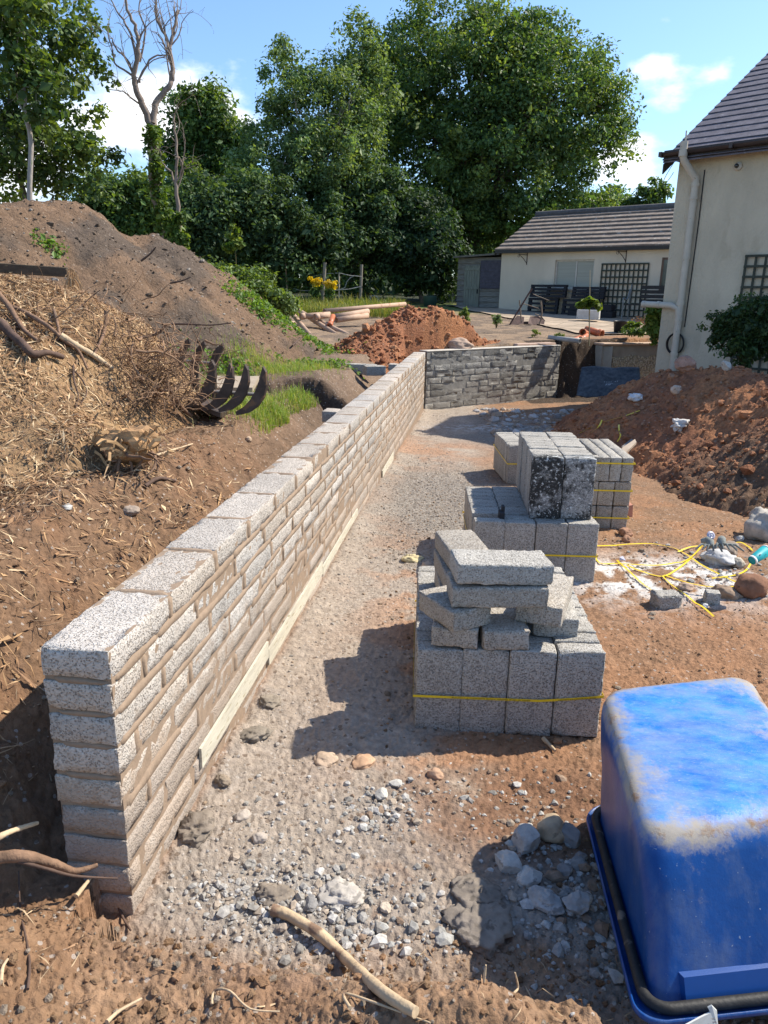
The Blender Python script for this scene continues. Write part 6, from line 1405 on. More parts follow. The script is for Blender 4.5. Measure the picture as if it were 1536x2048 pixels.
# bare tree with ivy
def bare_tree():
    Y = 17.0; r_ = np.random.default_rng(12); root = empty('bare_tree', at_y(345, 520, Y), 'dead leafless forked tree with ivy climbing its lower trunk', 'tree'); m = MB()
    def pl(pts, r0, r1, dy0=0.0, dy1=0.0, sub=0, seg=8):
        P = []; n = len(pts)
        for i, (x, y) in enumerate(pts):
            u = i/(n-1); P.append(at_y(x, y, Y+dy0+(dy1-dy0)*u))
        # smooth through the points
        Q = []; 
        for i in range(n-1):
            p0, p1, p2, p3 = [np.array(P[max(0, min(n-1, k))]) for k in (i-1, i, i+1, i+2)]
            for t in np.linspace(0, 1, 5)[:-1]: Q.append(.5*((2*p1)+(-p0+p2)*t+(2*p0-5*p1+4*p2-p3)*t*t+(-p0+3*p1-3*p2+p3)*t**3))
        Q.append(np.array(P[-1])); N_ = len(Q); Q = [q+r_.normal(0, .012, 3) for q in Q]
        rs = [.78*(r0+(r1-r0)*(i/(N_-1))**.9) for i in range(N_)]; m.tube([tuple(q) for q in Q], rs, seg)
        for _ in range(sub):
            i = int(r_.integers(int(N_*.3), N_-1)); q = Q[i]; d = Q[min(i+1, N_-1)]-Q[i-1]; d /= np.linalg.norm(d); e = d*.7+r_.normal(0, .55, 3); e[2] += .25; e /= np.linalg.norm(e); L_ = r_.uniform(.35, .95)
            tw = limb(m, q, q+e*L_, rs[i]*.45, .004, r_, 6, .10, 5)
            for _ in range(3):
                k = int(r_.integers(1, 6)); e2 = e*.6+r_.normal(0, .6, 3); e2 /= np.linalg.norm(e2); limb(m, tw[k], np.array(tw[k])+e2*L_*.45, rs[i]*.2, .0025, r_, 4, .12, 4)
    pl([(352, 530), (338, 470), (316, 400), (308, 340), (306, 290), (304, 250)], .20, .13)
    pl([(304, 255), (290, 220), (272, 180), (268, 150), (276, 110), (272, 60), (255, 20), (248, -30)], .10, .025, 0, -.4, 9)
    pl([(306, 250), (310, 210), (325, 185), (342, 165), (344, 140), (338, 100), (345, 75), (352, 40), (355, 20)], .095, .03, 0, .5, 8)
    pl([(345, 160), (344, 130), (335, 80), (315, 40), (312, 0), (318, -30)], .05, .02, .2, .5, 8)
    pl([(268, 150), (255, 120), (232, 95), (222, 75)], .035, .012, 0, -.2, 4)
    pl([(273, 120), (262, 70), (240, 30), (222, 0)], .04, .014, 0, .2, 5)
    pl([(300, 245), (288, 215), (262, 195), (240, 180), (215, 178)], .035, .008, 0, .3, 4)
    pl([(276, 165), (300, 120), (320, 112), (338, 108)], .03, .014, 0, .3, 2)
    pl([(262, 150), (232, 130), (225, 100), (214, 60)], .03, .010, 0, -.3, 4)
    pl([(343, 90), (358, 70), (365, 40), (388, 22)], .022, .006, .2, .4, 3)
    pl([(280, 120), (290, 60), (278, 20), (284, -20)], .03, .012, 0, .3, 4)
    # slimmer stem on the right
    pl([(358, 500), (358, 450), (355, 400), (352, 365), (352, 300), (348, 250), (347, 228)], .075, .02, -.3, -.3, 4)
    pl([(353, 368), (342, 345), (325, 325), (318, 290), (322, 262)], .03, .012, -.3, 0, 3); pl([(352, 365), (365, 335), (360, 318), (350, 318)], .025, .015, -.3, -.5, 2); pl([(362, 330), (370, 290), (366, 256)], .018, .006, -.3, -.5, 2)
    m.build('trunk', mat('bare_bark', (.25, .195, .155), rough=.9, var=.3, scale=6, stretch=(3, 3, .5), bump=.5, bscale=22, bdist=.02), root)
    C = []; R = []
    for _ in range(150):
        py = r_.uniform(255, 520); px = np.interp(py, [250, 300, 400, 470, 530], [306, 308, 318, 340, 352])+r_.normal(0, 6+8*(py > 450)); C.append(at_y(px, py, Y-.12+r_.normal(0, .1))); R.append(r_.uniform(.06, .17))
    for _ in range(40):
        py = r_.uniform(430, 520); C.append(at_y(360+r_.normal(0, 10), py, Y-.4)); R.append(.12)
    leaf_cloud(np.array(C), np.array(R), 4200, .085, r_, [(.10, .17, .03), (.06, .11, .025), (.16, .23, .05)], name='ivy', parent=root, shape=1.15)
bare_tree()
# a sapling above the brambles
def sapling(name, label, base, pts, leaves, pal, lsize=.11, r=.012, n=220, cr=.09, mat_=None):
    root = empty(name, base, label, 'young tree'); m = MB(); m.tube([base]+pts, [r]+[r*.6]*len(pts), 6); m.build('stem', mat('green_stem', (.14, .12, .05)), root)
    r_ = np.random.default_rng(len(label)); leaf_cloud(np.array(leaves), np.full(len(leaves), cr), n, lsize, r_, pal, name='leaves', parent=root, shape=1.5); return root
sapling('sapling', 'thin sapling with yellow-green tufts above the brambles', at_y(472, 545, 20), [at_y(472, 520, 20), at_y(470, 490, 20), at_y(468, 452, 20)], [at_y(*a, 20) for a in ((468, 455), (474, 462), (462, 470), (475, 485), (466, 492), (478, 488), (455, 495), (462, 498))], PY, .12, .014, 300, .13)
sapling('planted_sapling', 'slim sapling with a flat tuft of green leaves in front of the stone sink', at_y(1178, 690, 16.6), [at_y(1178, 660, 16.6), at_y(1178, 630, 16.6), at_y(1179, 604, 16.6)], [at_y(*a, 16.6) for a in ((1166, 606), (1178, 600), (1190, 606), (1172, 603), (1185, 602), (1178, 610), (1160, 610), (1196, 612))], PY, .13, .010, 230, .08)
m = MB(); m.tube([at_y(1179, 692, 16.75), at_y(1180, 540, 16.75)], .008, 6); tag(m.build('bamboo_cane', mat('pale_cane', (.45, .38, .26))), 'tall pale cane standing beside the slim sapling at the wall end', 'cane')
def plant(name, label, cat, px, py, y, rx, rz, n, size, pal, seed, group=None, shape=1.8, nc=30, base=None, stems=0):
    r_ = np.random.default_rng(seed); c = np.array(at_y(px, py, y)); k = y/FPX; rx *= k; rz *= k; root = empty(name, tuple(c-np.array([0, 0, rz])), label, cat, group)
    d = r_.normal(size=(nc, 3)); d /= np.linalg.norm(d, axis=1)[:, None]; C = c + d*np.array([rx, rx*.7, rz])*r_.uniform(.2, 1, (nc, 1)); leaf_cloud(C, np.full(nc, max(rx, rz)*.28), n, size, r_, pal, name='leaves', parent=root, shape=shape)
    m = MB()
    for i in range(min(nc, 14)): limb(m, c-np.array([0, 0, rz]), C[i], .006+.004*stems, .003, r_, 5, .06, 5)
    m.build('stem', mat('plant_stem', (.10, .09, .04)), root); return root
plant('climbing_shrub', 'dark leafy shrub spreading over the house trellis', 'shrub', 1500, 660, 10.7, 62, 75, 9000, .055, [(.028, .06, .022), (.04, .08, .026), (.06, .10, .03)], 31, nc=130, stems=1)
plant('climbing_shrub', 'lower sprawl of the dark shrub reaching left across the house wall', 'shrub', 1450, 650, 10.9, 46, 42, 2600, .05, [(.035, .07, .024), (.06, .10, .03)], 32, nc=60, stems=1)
plant('garden_shrub', 'bright leafy shrub growing between the terrace and the house corner', 'shrub', 1308, 640, 14.6, 16, 42, 1300, .09, PY, 33, nc=30)
plant('garden_shrub', 'small green shrub on the terrace just left of the black tub', 'shrub', 1262, 655, 17.5, 20, 14, 500, .08, PY, 34, nc=14)
plant('weed_clump', 'low pale green weeds behind the wall coping beside the tub', 'weeds', 1275, 664, 17.2, 30, 5, 600, .06, PG, 35, nc=20)
plant('dry_shrub', 'reddish dry stems standing right of the black tub', 'shrub', 1290, 645, 19.5, 28, 14, 260, .05, [(.2, .1, .07), (.16, .09, .06)], 36, nc=40)
plant('weed_clump', 'upright green weed at the left end of the terrace', 'weeds', 930, 630, 19.5, 12, 13, 420, .11, PY, 37, nc=12, shape=5)
plant('weed_clump', 'feathery pale weed at the terrace edge behind the red heap', 'weeds', 993, 640, 18.4, 11, 16, 420, .07, PL, 38, nc=16, shape=4)
plant('weed_clump', 'short weed tuft between the feathery weed and the orange pipes', 'weeds', 1072, 664, 17.4, 12, 7, 260, .06, PY, 39, nc=10, shape=4)
plant('weed_clump', 'short weed sprig above the grey plastic pipe', 'weeds', 1117, 670, 17.1, 13, 5, 200, .06, PY, 40, nc=10, shape=4)
plant('ragwort_plant', 'clump of yellow-flowered ragwort left of the leaning fence post', 'flowers', 632, 584, 26.5, 10, 22, 600, .12, PG, 41, nc=20, shape=3)
plant('ragwort_plant', 'clump of yellow-flowered ragwort right of the leaning fence post', 'flowers', 658, 588, 26.5, 11, 18, 600, .12, PG, 42, nc=20, shape=3)
def flowers(px, py, y, rx, ry, seed, label):
    r_ = np.random.default_rng(seed); n = 18; C = np.array([at_y(px+r_.normal(0, rx*.5), py+r_.normal(0, ry*.5), y-.15) for _ in range(n)])
    o = leaf_cloud(C, np.full(n, .11), 700, .06, r_, [(.65, .48, .02), (.55, .42, .03)], name='blossom'); return o
for (a, lab, par) in (((632, 563, 26.5, 9, 7, 1), '', 'ragwort_plant'), ((660, 570, 26.5, 10, 6, 2), '', 'ragwort_plant.001')):
    o = flowers(*a, lab); p = bpy.data.objects[par]; o.data.transform(p.matrix_basis.inverted()); o.parent = p
# bramble bank and other low cover
def cover(name, label, fn, n, size, pal, seed, h, shape=1.6, cat='ground cover', blades=False):
    r_ = np.random.default_rng(seed); XY = fn(r_, n); n = len(XY); z = surf(XY[:, 0], XY[:, 1])
    if blades:
        hh = h*r_.lognormal(0, .35, n); a = r_.uniform(0, 2*PI, n); ln = r_.normal(.35, .25, n); b = np.stack([XY[:, 0], XY[:, 1], z-.01], -1); w = size*r_.uniform(.6, 1.3, n)
        dx = np.stack([np.cos(a), np.sin(a), np.zeros(n)], -1); sd = np.stack([-np.sin(a), np.cos(a), np.zeros(n)], -1)
        mid = b + dx*(hh*ln*.3)[:, None] + np.array([0, 0, 1])*(hh*.6)[:, None]; tip = b + dx*(hh*ln)[:, None]*1.3 + np.array([0, 0, 1])*(hh*np.clip(1-.4*np.abs(ln), .3, 1))[:, None]
        V = np.stack([b-sd*w[:, None]/2, b+sd*w[:, None]/2, mid+sd*w[:, None]*.4, mid-sd*w[:, None]*.4, tip], 1).reshape(-1, 3); k = (np.arange(n)*5)[:, None]
        F = np.concatenate([np.array([[0, 1, 2]])+k, np.array([[0, 2, 3]])+k, np.array([[3, 2, 4]])+k]); pal = np.array(pal); c = pal[r_.integers(0, len(pal), n)]*r_.uniform(.75, 1.25, (n, 1))
        o = link(name, mesh_np(name, V, F, M_LEAF, False, np.repeat(c, 5, axis=0)))
    else:
        C = np.stack([XY[:, 0], XY[:, 1], z+h*r_.uniform(.1, 1, n)], -1); o = leaf_cloud(C, np.full(n, size*1.1), n, size, r_, pal, name=name, shape=shape)
    return tag(o, label, cat, kind='stuff')
def pxarea(lst, zr=None):
    """points on the ground under photo-pixel discs given as (px, py, y, radius)"""
    def f(r_, n):
        out = []; w = np.array([a[3]*a[4] if len(a) > 4 else a[3]**2 for a in lst], float); k = r_.choice(len(lst), n, p=w/w.sum())
        for i, a in enumerate(lst):
            m_ = int((k == i).sum()); c = at_y(a[0], a[1], a[2]); ry = a[4] if len(a) > 4 else a[3]; out.append(np.stack([r_.normal(c[0], a[3]*.5, m_), r_.normal(a[2], ry*.5, m_)], -1))
        return np.concatenate(out)
    return f
def bank(lobes, n, size, pal, seed, name, label):
    r_ = np.random.default_rng(seed); lb = lobes_px(lobes); C, R = clumps(lb, int(n/45), r_, .14, .34, .5); o = leaf_cloud(C, R, n, size, r_, pal, name=name, shape=1.5); return tag(o, label, 'brambles', kind='stuff')
bank([(420, 560, 17.5, 45, 28), (470, 575, 17.5, 55, 34), (530, 600, 18, 50, 26), (500, 560, 19, 50, 20), (395, 545, 17.5, 25, 20), (570, 612, 19, 30, 14)], 17000, .085, [(.13, .19, .05), (.09, .15, .035), (.18, .25, .06), (.07, .11, .03)], 51, 'brambles', 'tangle of bright bramble leaves on the bank beyond the topsoil heap')
cover('long_grass', 'tall bleached grass and weeds along the wire fence', lambda r_, n: np.stack([r_.uniform(-5.5, .6, n), r_.uniform(22.5, 28, n)], -1), 15000, .016, [(.18, .22, .05), (.30, .28, .09), (.12, .17, .04)], 52, .26, blades=True, cat='grass')
def grab_grass(r_, n):
    out = []
    for (px, py, rx, ry, f) in ((560, 838, .20, .30, .34), (612, 822, .13, .25, .2), (505, 815, .14, .22, .14), (530, 735, .30, .30, .16), (610, 738, .22, .3, .10), (460, 770, .2, .25, .08)):
        g = on_ground(px, py); m_ = int(n*f); out.append(np.stack([r_.normal(g[0], rx, m_), r_.normal(g[1], ry, m_)], -1))
    XY = np.concatenate(out); s, t = wall_st(XY[:, 0], XY[:, 1]); return XY[(t < -.52) & (surf(XY[:, 0], XY[:, 1], False) > .72)]
cover('grass_tufts', 'bright green grass tufts around and in front of the rusty grab', grab_grass, 15000, .006, [(.22, .33, .06), (.17, .27, .045), (.30, .37, .10), (.38, .36, .16)], 53, .085, blades=True, cat='grass')
cover('weed_patches', 'small green weeds dotted over the dark ground by the clay pipes', pxarea([(560, 690, 13.2, .9, .45), (520, 700, 12.6, .5, .3), (610, 680, 13.8, .5, .3), (640, 730, 11.3, .5, .25), (100, 482, 10.6, .22, .15), (440, 700, 10.0, .5, .3)]), 4200, .055, [(.14, .24, .04), (.11, .19, .035)], 54, .06, cat='weeds')
# ------------------------------------------------------------ rusty grab left on the bank
def grab():
    Y0 = 6.25; root = empty('excavator_grab', at_y(455, 822, Y0), 'rusty excavator grab with curved tines standing on the grass beside the roots', 'digger grab')
    M = mat('rusty_steel', (.075, .055, .045), rough=.55, var=.35, scale=9, bump=.35, bscale=40, bdist=.004, metal=.35, spots=((.17, .10, .06), 11, .6))
    outer = [(489, 729), (495, 740), (497, 765), (491, 790), (479, 808), (462, 820), (438, 825)]; inner = [(436, 818), (452, 808), (464, 795), (474, 778), (481, 760), (485, 744)]
    def tine(dx, dy, y, sc=1.0, poly=None, ang=.25, th=.034):
        P = poly or (outer+inner); m = MB(); a = []; b = []
        for (x, z) in P:
            X = 489+(x-489)*sc+dx; Z_ = 731+(z-731)*sc+dy; yy = y+(x-489)/235*ang; v = Vector(at_y(X, Z_, yy)); a.append(v); b.append(v+Vector((.010, th, 0)))
        n = len(a); m.add(a+b, [tuple(range(n)), tuple(range(2*n-1, n-1, -1))]+[(i, i+n, (i+1) % n+n, (i+1) % n) for i in range(n)]); m.build('tine', M, root)
    tine(-67, -9, Y0-.10, 1.0); tine(-31, -3, Y0-.05, 1.0); tine(0, 0, Y0, 1.0); tine(36, 4, Y0+.05, 1.02)
    bp = [(408, 681), (410, 690), (402, 705), (396, 725), (393, 745), (395, 775), (388, 800), (376, 798), (380, 768), (379, 745), (382, 722), (390, 700), (400, 688)]
    for dx, dy in ((0, 0), (36, 5), (-31, -5)):
        tine(dx, dy, Y0+.75, 1.0, bp, .05)
    M2 = mat('worn_steel_bar', (.26, .23, .20), rough=.45, metal=.4, var=.3, scale=14)
    for a, b, y0, y1, r in (((420, 783), (514, 789), Y0+.02, Y0+.10, .017), ((358, 721), (424, 727), Y0+.78, Y0+.78, .015)):
        m = MB(); m.tube([at_y(*a, y0), at_y(*b, y1)], r, 10); m.build('cross_bar', M2, root)
    m = MB(); P = [Vector(at_y(*a)) for a in ((375, 800, 6.2), (440, 826, 6.2), (470, 818, 7.0), (410, 792, 7.0))]; m.add(P+[p-Vector((0, 0, .04)) for p in P], [(0, 1, 2, 3), (7, 6, 5, 4), (0, 4, 5, 1), (1, 5, 6, 2), (2, 6, 7, 3), (3, 7, 4, 0)]); m.build('base_plate', M, root)
grab()
# flat stone and loose board near the grab
def prism_px(name, pts, y, th, material, label, cat, dz=0.0, up=False):
    P = [Vector(at_y(px, py, yy)) for (px, py, yy) in pts]; n = len(P); m = MB(); t = Vector((0, 0, -th)) if up else Vector((0, th, 0))
    m.add(P+[p+t for p in P], [tuple(range(n)), tuple(range(2*n-1, n-1, -1))]+[(i, i+n, (i+1) % n+n, (i+1) % n) for i in range(n)]); return tag(m.build(name, material), label, cat)
prism_px('paving_slab', [(428, 752, 8.4), (518, 752, 8.4), (505, 775, 7.7), (420, 775, 7.7)], 8, .05, mat('tan_slab', (.36, .29, .21), var=.15, bump=.3), 'tan paving slab lying in the grass behind the grab tines', 'paving slab', up=True)
# timber beam with a splintered end on the dark heap
def beam():
    a, b = Vector(at_y(-140, 527, 7.6)), Vector(at_y(136, 545, 7.9)); root = empty('timber_beam', tuple(b), 'dark timber beam with a splintered end jutting over the topsoil heap', 'timber'); t = (b-a).normalized(); R = Matrix.Rotation(math.atan2(t.y, t.x), 3, 'Z') @ Matrix.Rotation(-math.asin(t.z), 3, 'Y')
    m = MB(); m.box((a+b)/2, ((b-a).length, .10, .095), R, .006); m.build('beam', mat('tarred_timber', (.085, .065, .045), rough=.85, var=.35, scale=6, stretch=(.4, 4, 4), bump=.4, spots=((.2, .18, .1), 9, .62)), root)
    m = MB(); r_ = random.Random(4)
    for k in range(30):
        s = b+Vector((r_.uniform(-.02, .02), r_.uniform(-.05, .03), r_.uniform(-.045, .045))); L_ = r_.uniform(.12, .27); e = s+Vector((r_.uniform(-.02, .15), r_.uniform(-.08, .04), -L_)); m.ribbon([s, s+Vector((.035, 0, -.02)), (s+e)/2+Vector((.02, 0, .01)), e], r_.uniform(.006, .016), .004, up=[(0, -1, .2)]*4)
    m.build('splinters', mat('fresh_splinters', (.46, .29, .15), rough=.8, var=.3, scale=9), root)
beam()
# branches and roots: the ones that can be told apart
M_ROOT = mat('brown_root', (.20, .12, .075), rough=.9, var=.35, scale=12, stretch=(2, 2, 1), bump=.5, bscale=50)
M_ROOTD = mat('dark_branch', (.10, .062, .045), rough=.85, var=.35, scale=12, bump=.4, bscale=50)
M_STICK = mat('pale_stick', (.50, .37, .23), rough=.8, var=.22, scale=9, stretch=(1.5, 1.5, 1), bump=.4, bscale=50, spots=((.22, .14, .09), 7, .60))
def smooth(P, k=5):
    P = [np.array(p, float) for p in P]; n = len(P); Q = []
    for i in range(n-1):
        p0, p1, p2, p3 = [P[max(0, min(n-1, j))] for j in (i-1, i, i+1, i+2)]
        for t in np.linspace(0, 1, k+1)[:-1]: Q.append(.5*((2*p1)+(-p0+p2)*t+(2*p0-5*p1+4*p2-p3)*t*t+(-p0+3*p1-3*p2+p3)*t**3))
    return Q+[P[-1]]
def branch(pts, r0, r1, label, material=None, y=None, lift=.02, name='branch', group=None, ground=True, seed=0, knots=.1):
    """pts are photo pixels, optionally with their own depth"""
    P = []
    for p in pts:
        if len(p) == 3:
            q = at_y(*p); g = on_ground(p[0], p[1]) if p[2] > 3 else (0, 99, 0)
            P.append((g[0], g[1]-.02, g[2]+lift+r0*.8) if g[1] < p[2] else q)
        elif y is not None: P.append(at_y(p[0], p[1], y))
        else: g = on_ground(*p); P.append((g[0], g[1], g[2]+lift))
    Q = smooth(P, 6); r_ = random.Random(seed+len(label)); n = len(Q); rad = [(r0+(r1-r0)*i/(n-1))*(1+r_.uniform(-knots, knots)) for i in range(n)]
    m = MB(); m.tube([tuple(q) for q in Q], rad, 9); return tag(m.build(name, material or M_ROOT), label, 'branch', group)
branch([(545, 1836), (575, 1843), (640, 1890), (690, 1932), (760, 1990), (830, 2056)], .019, .014, 'long peeled stick lying down to the bottom edge in the middle', M_STICK, lift=.025, name='stick')
branch([(-40, 1722, 1.72), (40, 1712, 1.75), (110, 1728, 1.80), (150, 1742, 1.84), (195, 1730, 1.88)], .020, .006, 'thick brown branch reaching in from the left edge at the wall foot', M_ROOT)
branch([(-30, 1690, 1.74), (10, 1668, 1.78), (45, 1655, 1.84), (75, 1646, 1.90)], .010, .006, 'short pale stick above the thick branch at the left edge', M_STICK, name='stick')
branch([(35, 1722, 1.74), (95, 1738, 1.76), (150, 1752, 1.80), (235, 1757, 1.86)], .006, .003, 'thin twig under the thick branch at the wall foot', M_ROOTD, name='twig')
branch([(155, 1815), (172, 1795), (186, 1778)], .008, .004, 'little pale splinter on the soil before the wall end', M_STICK, name='stick', lift=.03)
branch([(218, 1798), (240, 1830), (262, 1870)], .006, .003, 'dark twig on the soil in front of the wall end', M_ROOTD, name='twig', lift=.015)
branch([(5, 1985), (8, 1950), (18, 1928)], .006, .003, 'pale curved root at the lower left edge', M_STICK, name='twig', lift=.015)
branch([(215, 2056), (240, 2030), (285, 2008)], .006, .003, 'thin pale stick end at the bottom left', M_STICK, name='twig', lift=.02)
branch([(424, 2016), (430, 1996), (460, 1998), (500, 2024), (560, 2030)], .004, .002, 'thin hooked root in the soil left of the long stick', M_STICK, name='twig', lift=.012)
branch([(948, 2040, 1.44), (958, 2005, 1.45), (966, 1970, 1.46), (972, 1930, 1.47)], .011, .002, 'pale upright splinter of wood at the bottom centre', M_STICK, name='stick')
branch([(1020, 2020, 1.50), (1026, 1990, 1.50), (1036, 1975, 1.52), (1030, 1945, 1.53)], .004, .002, 'thin wavy root standing beside the pale splinter', M_STICK, name='twig')
branch([(57, 1990), (60, 1930), (52, 1880), (42, 1830), (40, 1760)], .004, .002, 'long thin root running down the soil at the left', M_ROOTD, name='twig', lift=.01)
branch([(700, 2040), (690, 2010), (770, 2024), (860, 2060)], .005, .002, 'loose wisp of root right of the long stick', M_STICK, name='twig', lift=.012)
branch([(1085, 1488), (1110, 1508)], .010, .007, 'short pale stick on the soil just in front of the near pack', M_STICK, name='stick', lift=.012)
# on the heap
YB = 6.1
branch([(-60, 625, 5.6), (0, 664, 5.6), (28, 684, 5.7), (52, 708, 5.7), (70, 725, 5.7), (100, 724, 5.8), (130, 730, 5.8)], .040, .018, 'thickest dark root slanting down from the left edge over the chips', M_ROOTD, knots=.14)
branch([(-30, 560, 5.9), (0, 592, 5.9), (25, 630, 5.9), (50, 670, 5.8), (80, 695, 5.8)], .030, .012, 'brown root above the thickest one at the left edge', M_ROOT)
branch([(18, 612, 6.0), (60, 640, 6.0), (100, 665, 6.0), (130, 690, 5.9), (160, 715, 5.9), (178, 748, 5.9)], .022, .008, 'long brown root running down right across the tangle', M_ROOT)
branch([(125, 688, 5.9), (160, 705, 5.9), (190, 722, 5.9), (225, 738, 5.8)], .026, .018, 'broken root with a pale snapped end in the middle of the tangle', M_STICK)
branch([(108, 620, 6.1), (116, 648, 6.1), (124, 688, 6.0)], .013, .010, 'bare root standing up out of the left of the tangle', M_ROOT)
branch([(212, 622, 6.2), (210, 655, 6.15), (206, 688, 6.1), (190, 722, 6.0)], .017, .010, 'knobbly upright branch in the centre of the tangle', M_ROOT)
branch([(120, 690, 6.1), (160, 615, 6.3), (200, 580, 6.4)], .008, .003, 'thin dark twig forking up over the tangle', M_ROOTD, name='twig')
branch([(280, 684, 6.6), (300, 672, 6.6), (318, 665, 6.6), (334, 650, 6.6), (370, 648, 6.6), (420, 650, 6.6), (462, 646, 6.6)], .014, .005, 'long curved dark branch lying out to the right above the grab', M_ROOTD)
branch([(330, 775), (360, 820), (385, 845)], .022, .014, 'mud-covered branch lying below the tangle towards the grass', M_ROOT, lift=.04)
branch([(150, 745, 5.5), (152, 775, 5.45), (160, 800, 5.4), (155, 825, 5.35)], .009, .003, 'drooping dark twig hanging over the chips', M_ROOTD, name='twig')
branch([(152, 750, 5.5), (170, 775, 5.45), (176, 795, 5.4), (160, 822, 5.35)], .007, .003, 'second drooping twig beside the first over the chips', M_ROOTD, name='twig')
branch([(290, 978), (318, 972), (350, 970)], .014, .010, 'short log of bark lying on the soil above the wall', M_ROOTD, lift=.02)
branch([(303, 918), (345, 910), (385, 892)], .010, .005, 'pale forked root lying right of the torn stump', M_STICK, lift=.02)
branch([(282, 522, 10.4), (300, 508, 10.4), (312, 494, 10.4)], .016, .008, 'dark stick poking from the upper slope of the topsoil heap', M_ROOTD, name='twig')
branch([(340, 566, 10.2), (362, 562, 10.2), (382, 554, 10.2)], .016, .006, 'dark stick on the right slope of the topsoil heap', M_ROOTD, name='twig')
branch([(585, 697, 13.6), (600, 682, 13.6), (612, 668, 13.6)], .016, .008, 'dark twig standing at the left foot of the small red heap', M_ROOTD, name='twig')
# torn stump
def stump():
    c = at_y(262, 885, 4.45); root = empty('torn_stump', c, 'torn-up splintered stump lying on the chips', 'stump'); r_ = random.Random(9)
    V0, F0 = subdiv(*ico()); V0, F0 = subdiv(V0, F0); V = V0*np.array([.17, .13, .11]); n = fbm(V[:, 0]*9, V[:, 1]*9, V[:, 2]*9, o=4, seed=4); V = V*(1+.8*n)[:, None]; me = mesh_np('wood_core', V, F0, mat('torn_wood', (.36, .21, .10), rough=.85, var=.4, scale=8, stretch=(1, 3, 3), bump=.6), False); link('wood_core', me, root)
    m = MB()
    for k in range(110):
        a = Vector((r_.gauss(0, .10), r_.gauss(0, .07), r_.uniform(-.06, .07))); d = Vector((r_.uniform(-1, .9), r_.uniform(-.6, .3), r_.uniform(-.6, .7))).normalized()*r_.uniform(.05, .15); m.ribbon([Vector(c)+a, Vector(c)+a+d*.5+Vector((0, 0, .02)), Vector(c)+a+d], r_.uniform(.006, .022), .004, up=[(r_.uniform(-1, 1), -1, .5)]*3)
    m.build('splinters', mat('stump_splinters', (.44, .27, .13), rough=.85, var=.35, scale=9), root)
    m = MB()
    for k in range(16):
        a = Vector(c)+Vector((r_.gauss(.03, .06), r_.gauss(0, .05), -.04)); P = [a]; d = Vector((r_.uniform(-.6, 1), r_.uniform(-.6, .2), r_.uniform(-.9, -.1))).normalized()
        for i in range(6): d = (d+Vector((r_.uniform(-.5, .5), r_.uniform(-.5, .5), r_.uniform(-.35, .35)))).normalized(); P.append(P[-1]+d*.05)
        m.tube(P, [.012*(1-i/8) for i in range(7)], 6)
    m.build('roots', M_ROOT, root)
stump()
# the mass of finer roots and straw nobody could count
def tangle():
    r_ = np.random.default_rng(17); m = MB()
    blobs = [((325, 735), 6.0, .19, .12, 150), ((310, 780), 5.8, .18, .08, 110), ((360, 790), 5.95, .08, .07, 40), ((270, 730), 6.05, .30, .12, 170), ((180, 690), 6.2, .35, .13, 150), ((80, 650), 6.2, .35, .12, 120), ((120, 610), 6.4, .4, .08, 70), ((20, 690), 5.8, .3, .10, 60), ((300, 680), 6.3, .2, .12, 70)]
    for (px, y, sx, sz, n) in [(b[0], b[1], b[2], b[3], b[4]) for b in blobs]:
        c = np.array(at_y(*px, y))
        for k in range(n):
            p = c + np.array([r_.normal(0, sx), r_.normal(0, .2), r_.normal(0, sz)]); d = r_.normal(size=3); d[2] *= .7; d /= np.linalg.norm(d); L_ = r_.lognormal(math.log(.24), .45); P = [tuple(p)]; q = p; n_ = 7
            for i in range(n_): d = d+r_.normal(0, .33, 3); d /= np.linalg.norm(d); q = q+d*L_/n_; P.append(tuple(q))
            r0 = float(r_.lognormal(math.log(.0042), .45)); m.tube(P, [r0*(1-.75*i/n_) for i in range(n_+1)], 5, cap=False)
    tag(m.build('root_tangle', mat('tangled_roots', (.24, .145, .085), rough=.9, var=.5, scale=2.5, detail=3)), 'tangle of dry brown roots and twigs on the crest of the chip heap beside the grab', 'roots', kind='stuff')
    m = MB()
    for k in range(420):
        x = r_.uniform(-1.75, -1.02); y = r_.uniform(2.1, 6.8); z = gz(x, y)+.004; d = r_.normal(size=3); d[2] = -.15+.3*r_.random(); d /= np.linalg.norm(d); P = [(x, y, z)]; q = np.array(P[0]); L_ = r_.uniform(.05, .2)
        for i in range(5): d = d+r_.normal(0, .4, 3)*[1, 1, .5]; d /= np.linalg.norm(d); q = q+d*L_/5; P.append(tuple(q))
        m.tube(P, [.0028*(1-.6*i/5) for i in range(6)], 4, cap=False)
    tag(m.build('hair_roots', mat('hair_roots', (.36, .24, .14), rough=.9, var=.4, scale=3)), 'fine roots trailing over the cut edge of the bank', 'roots', kind='stuff')
tangle()

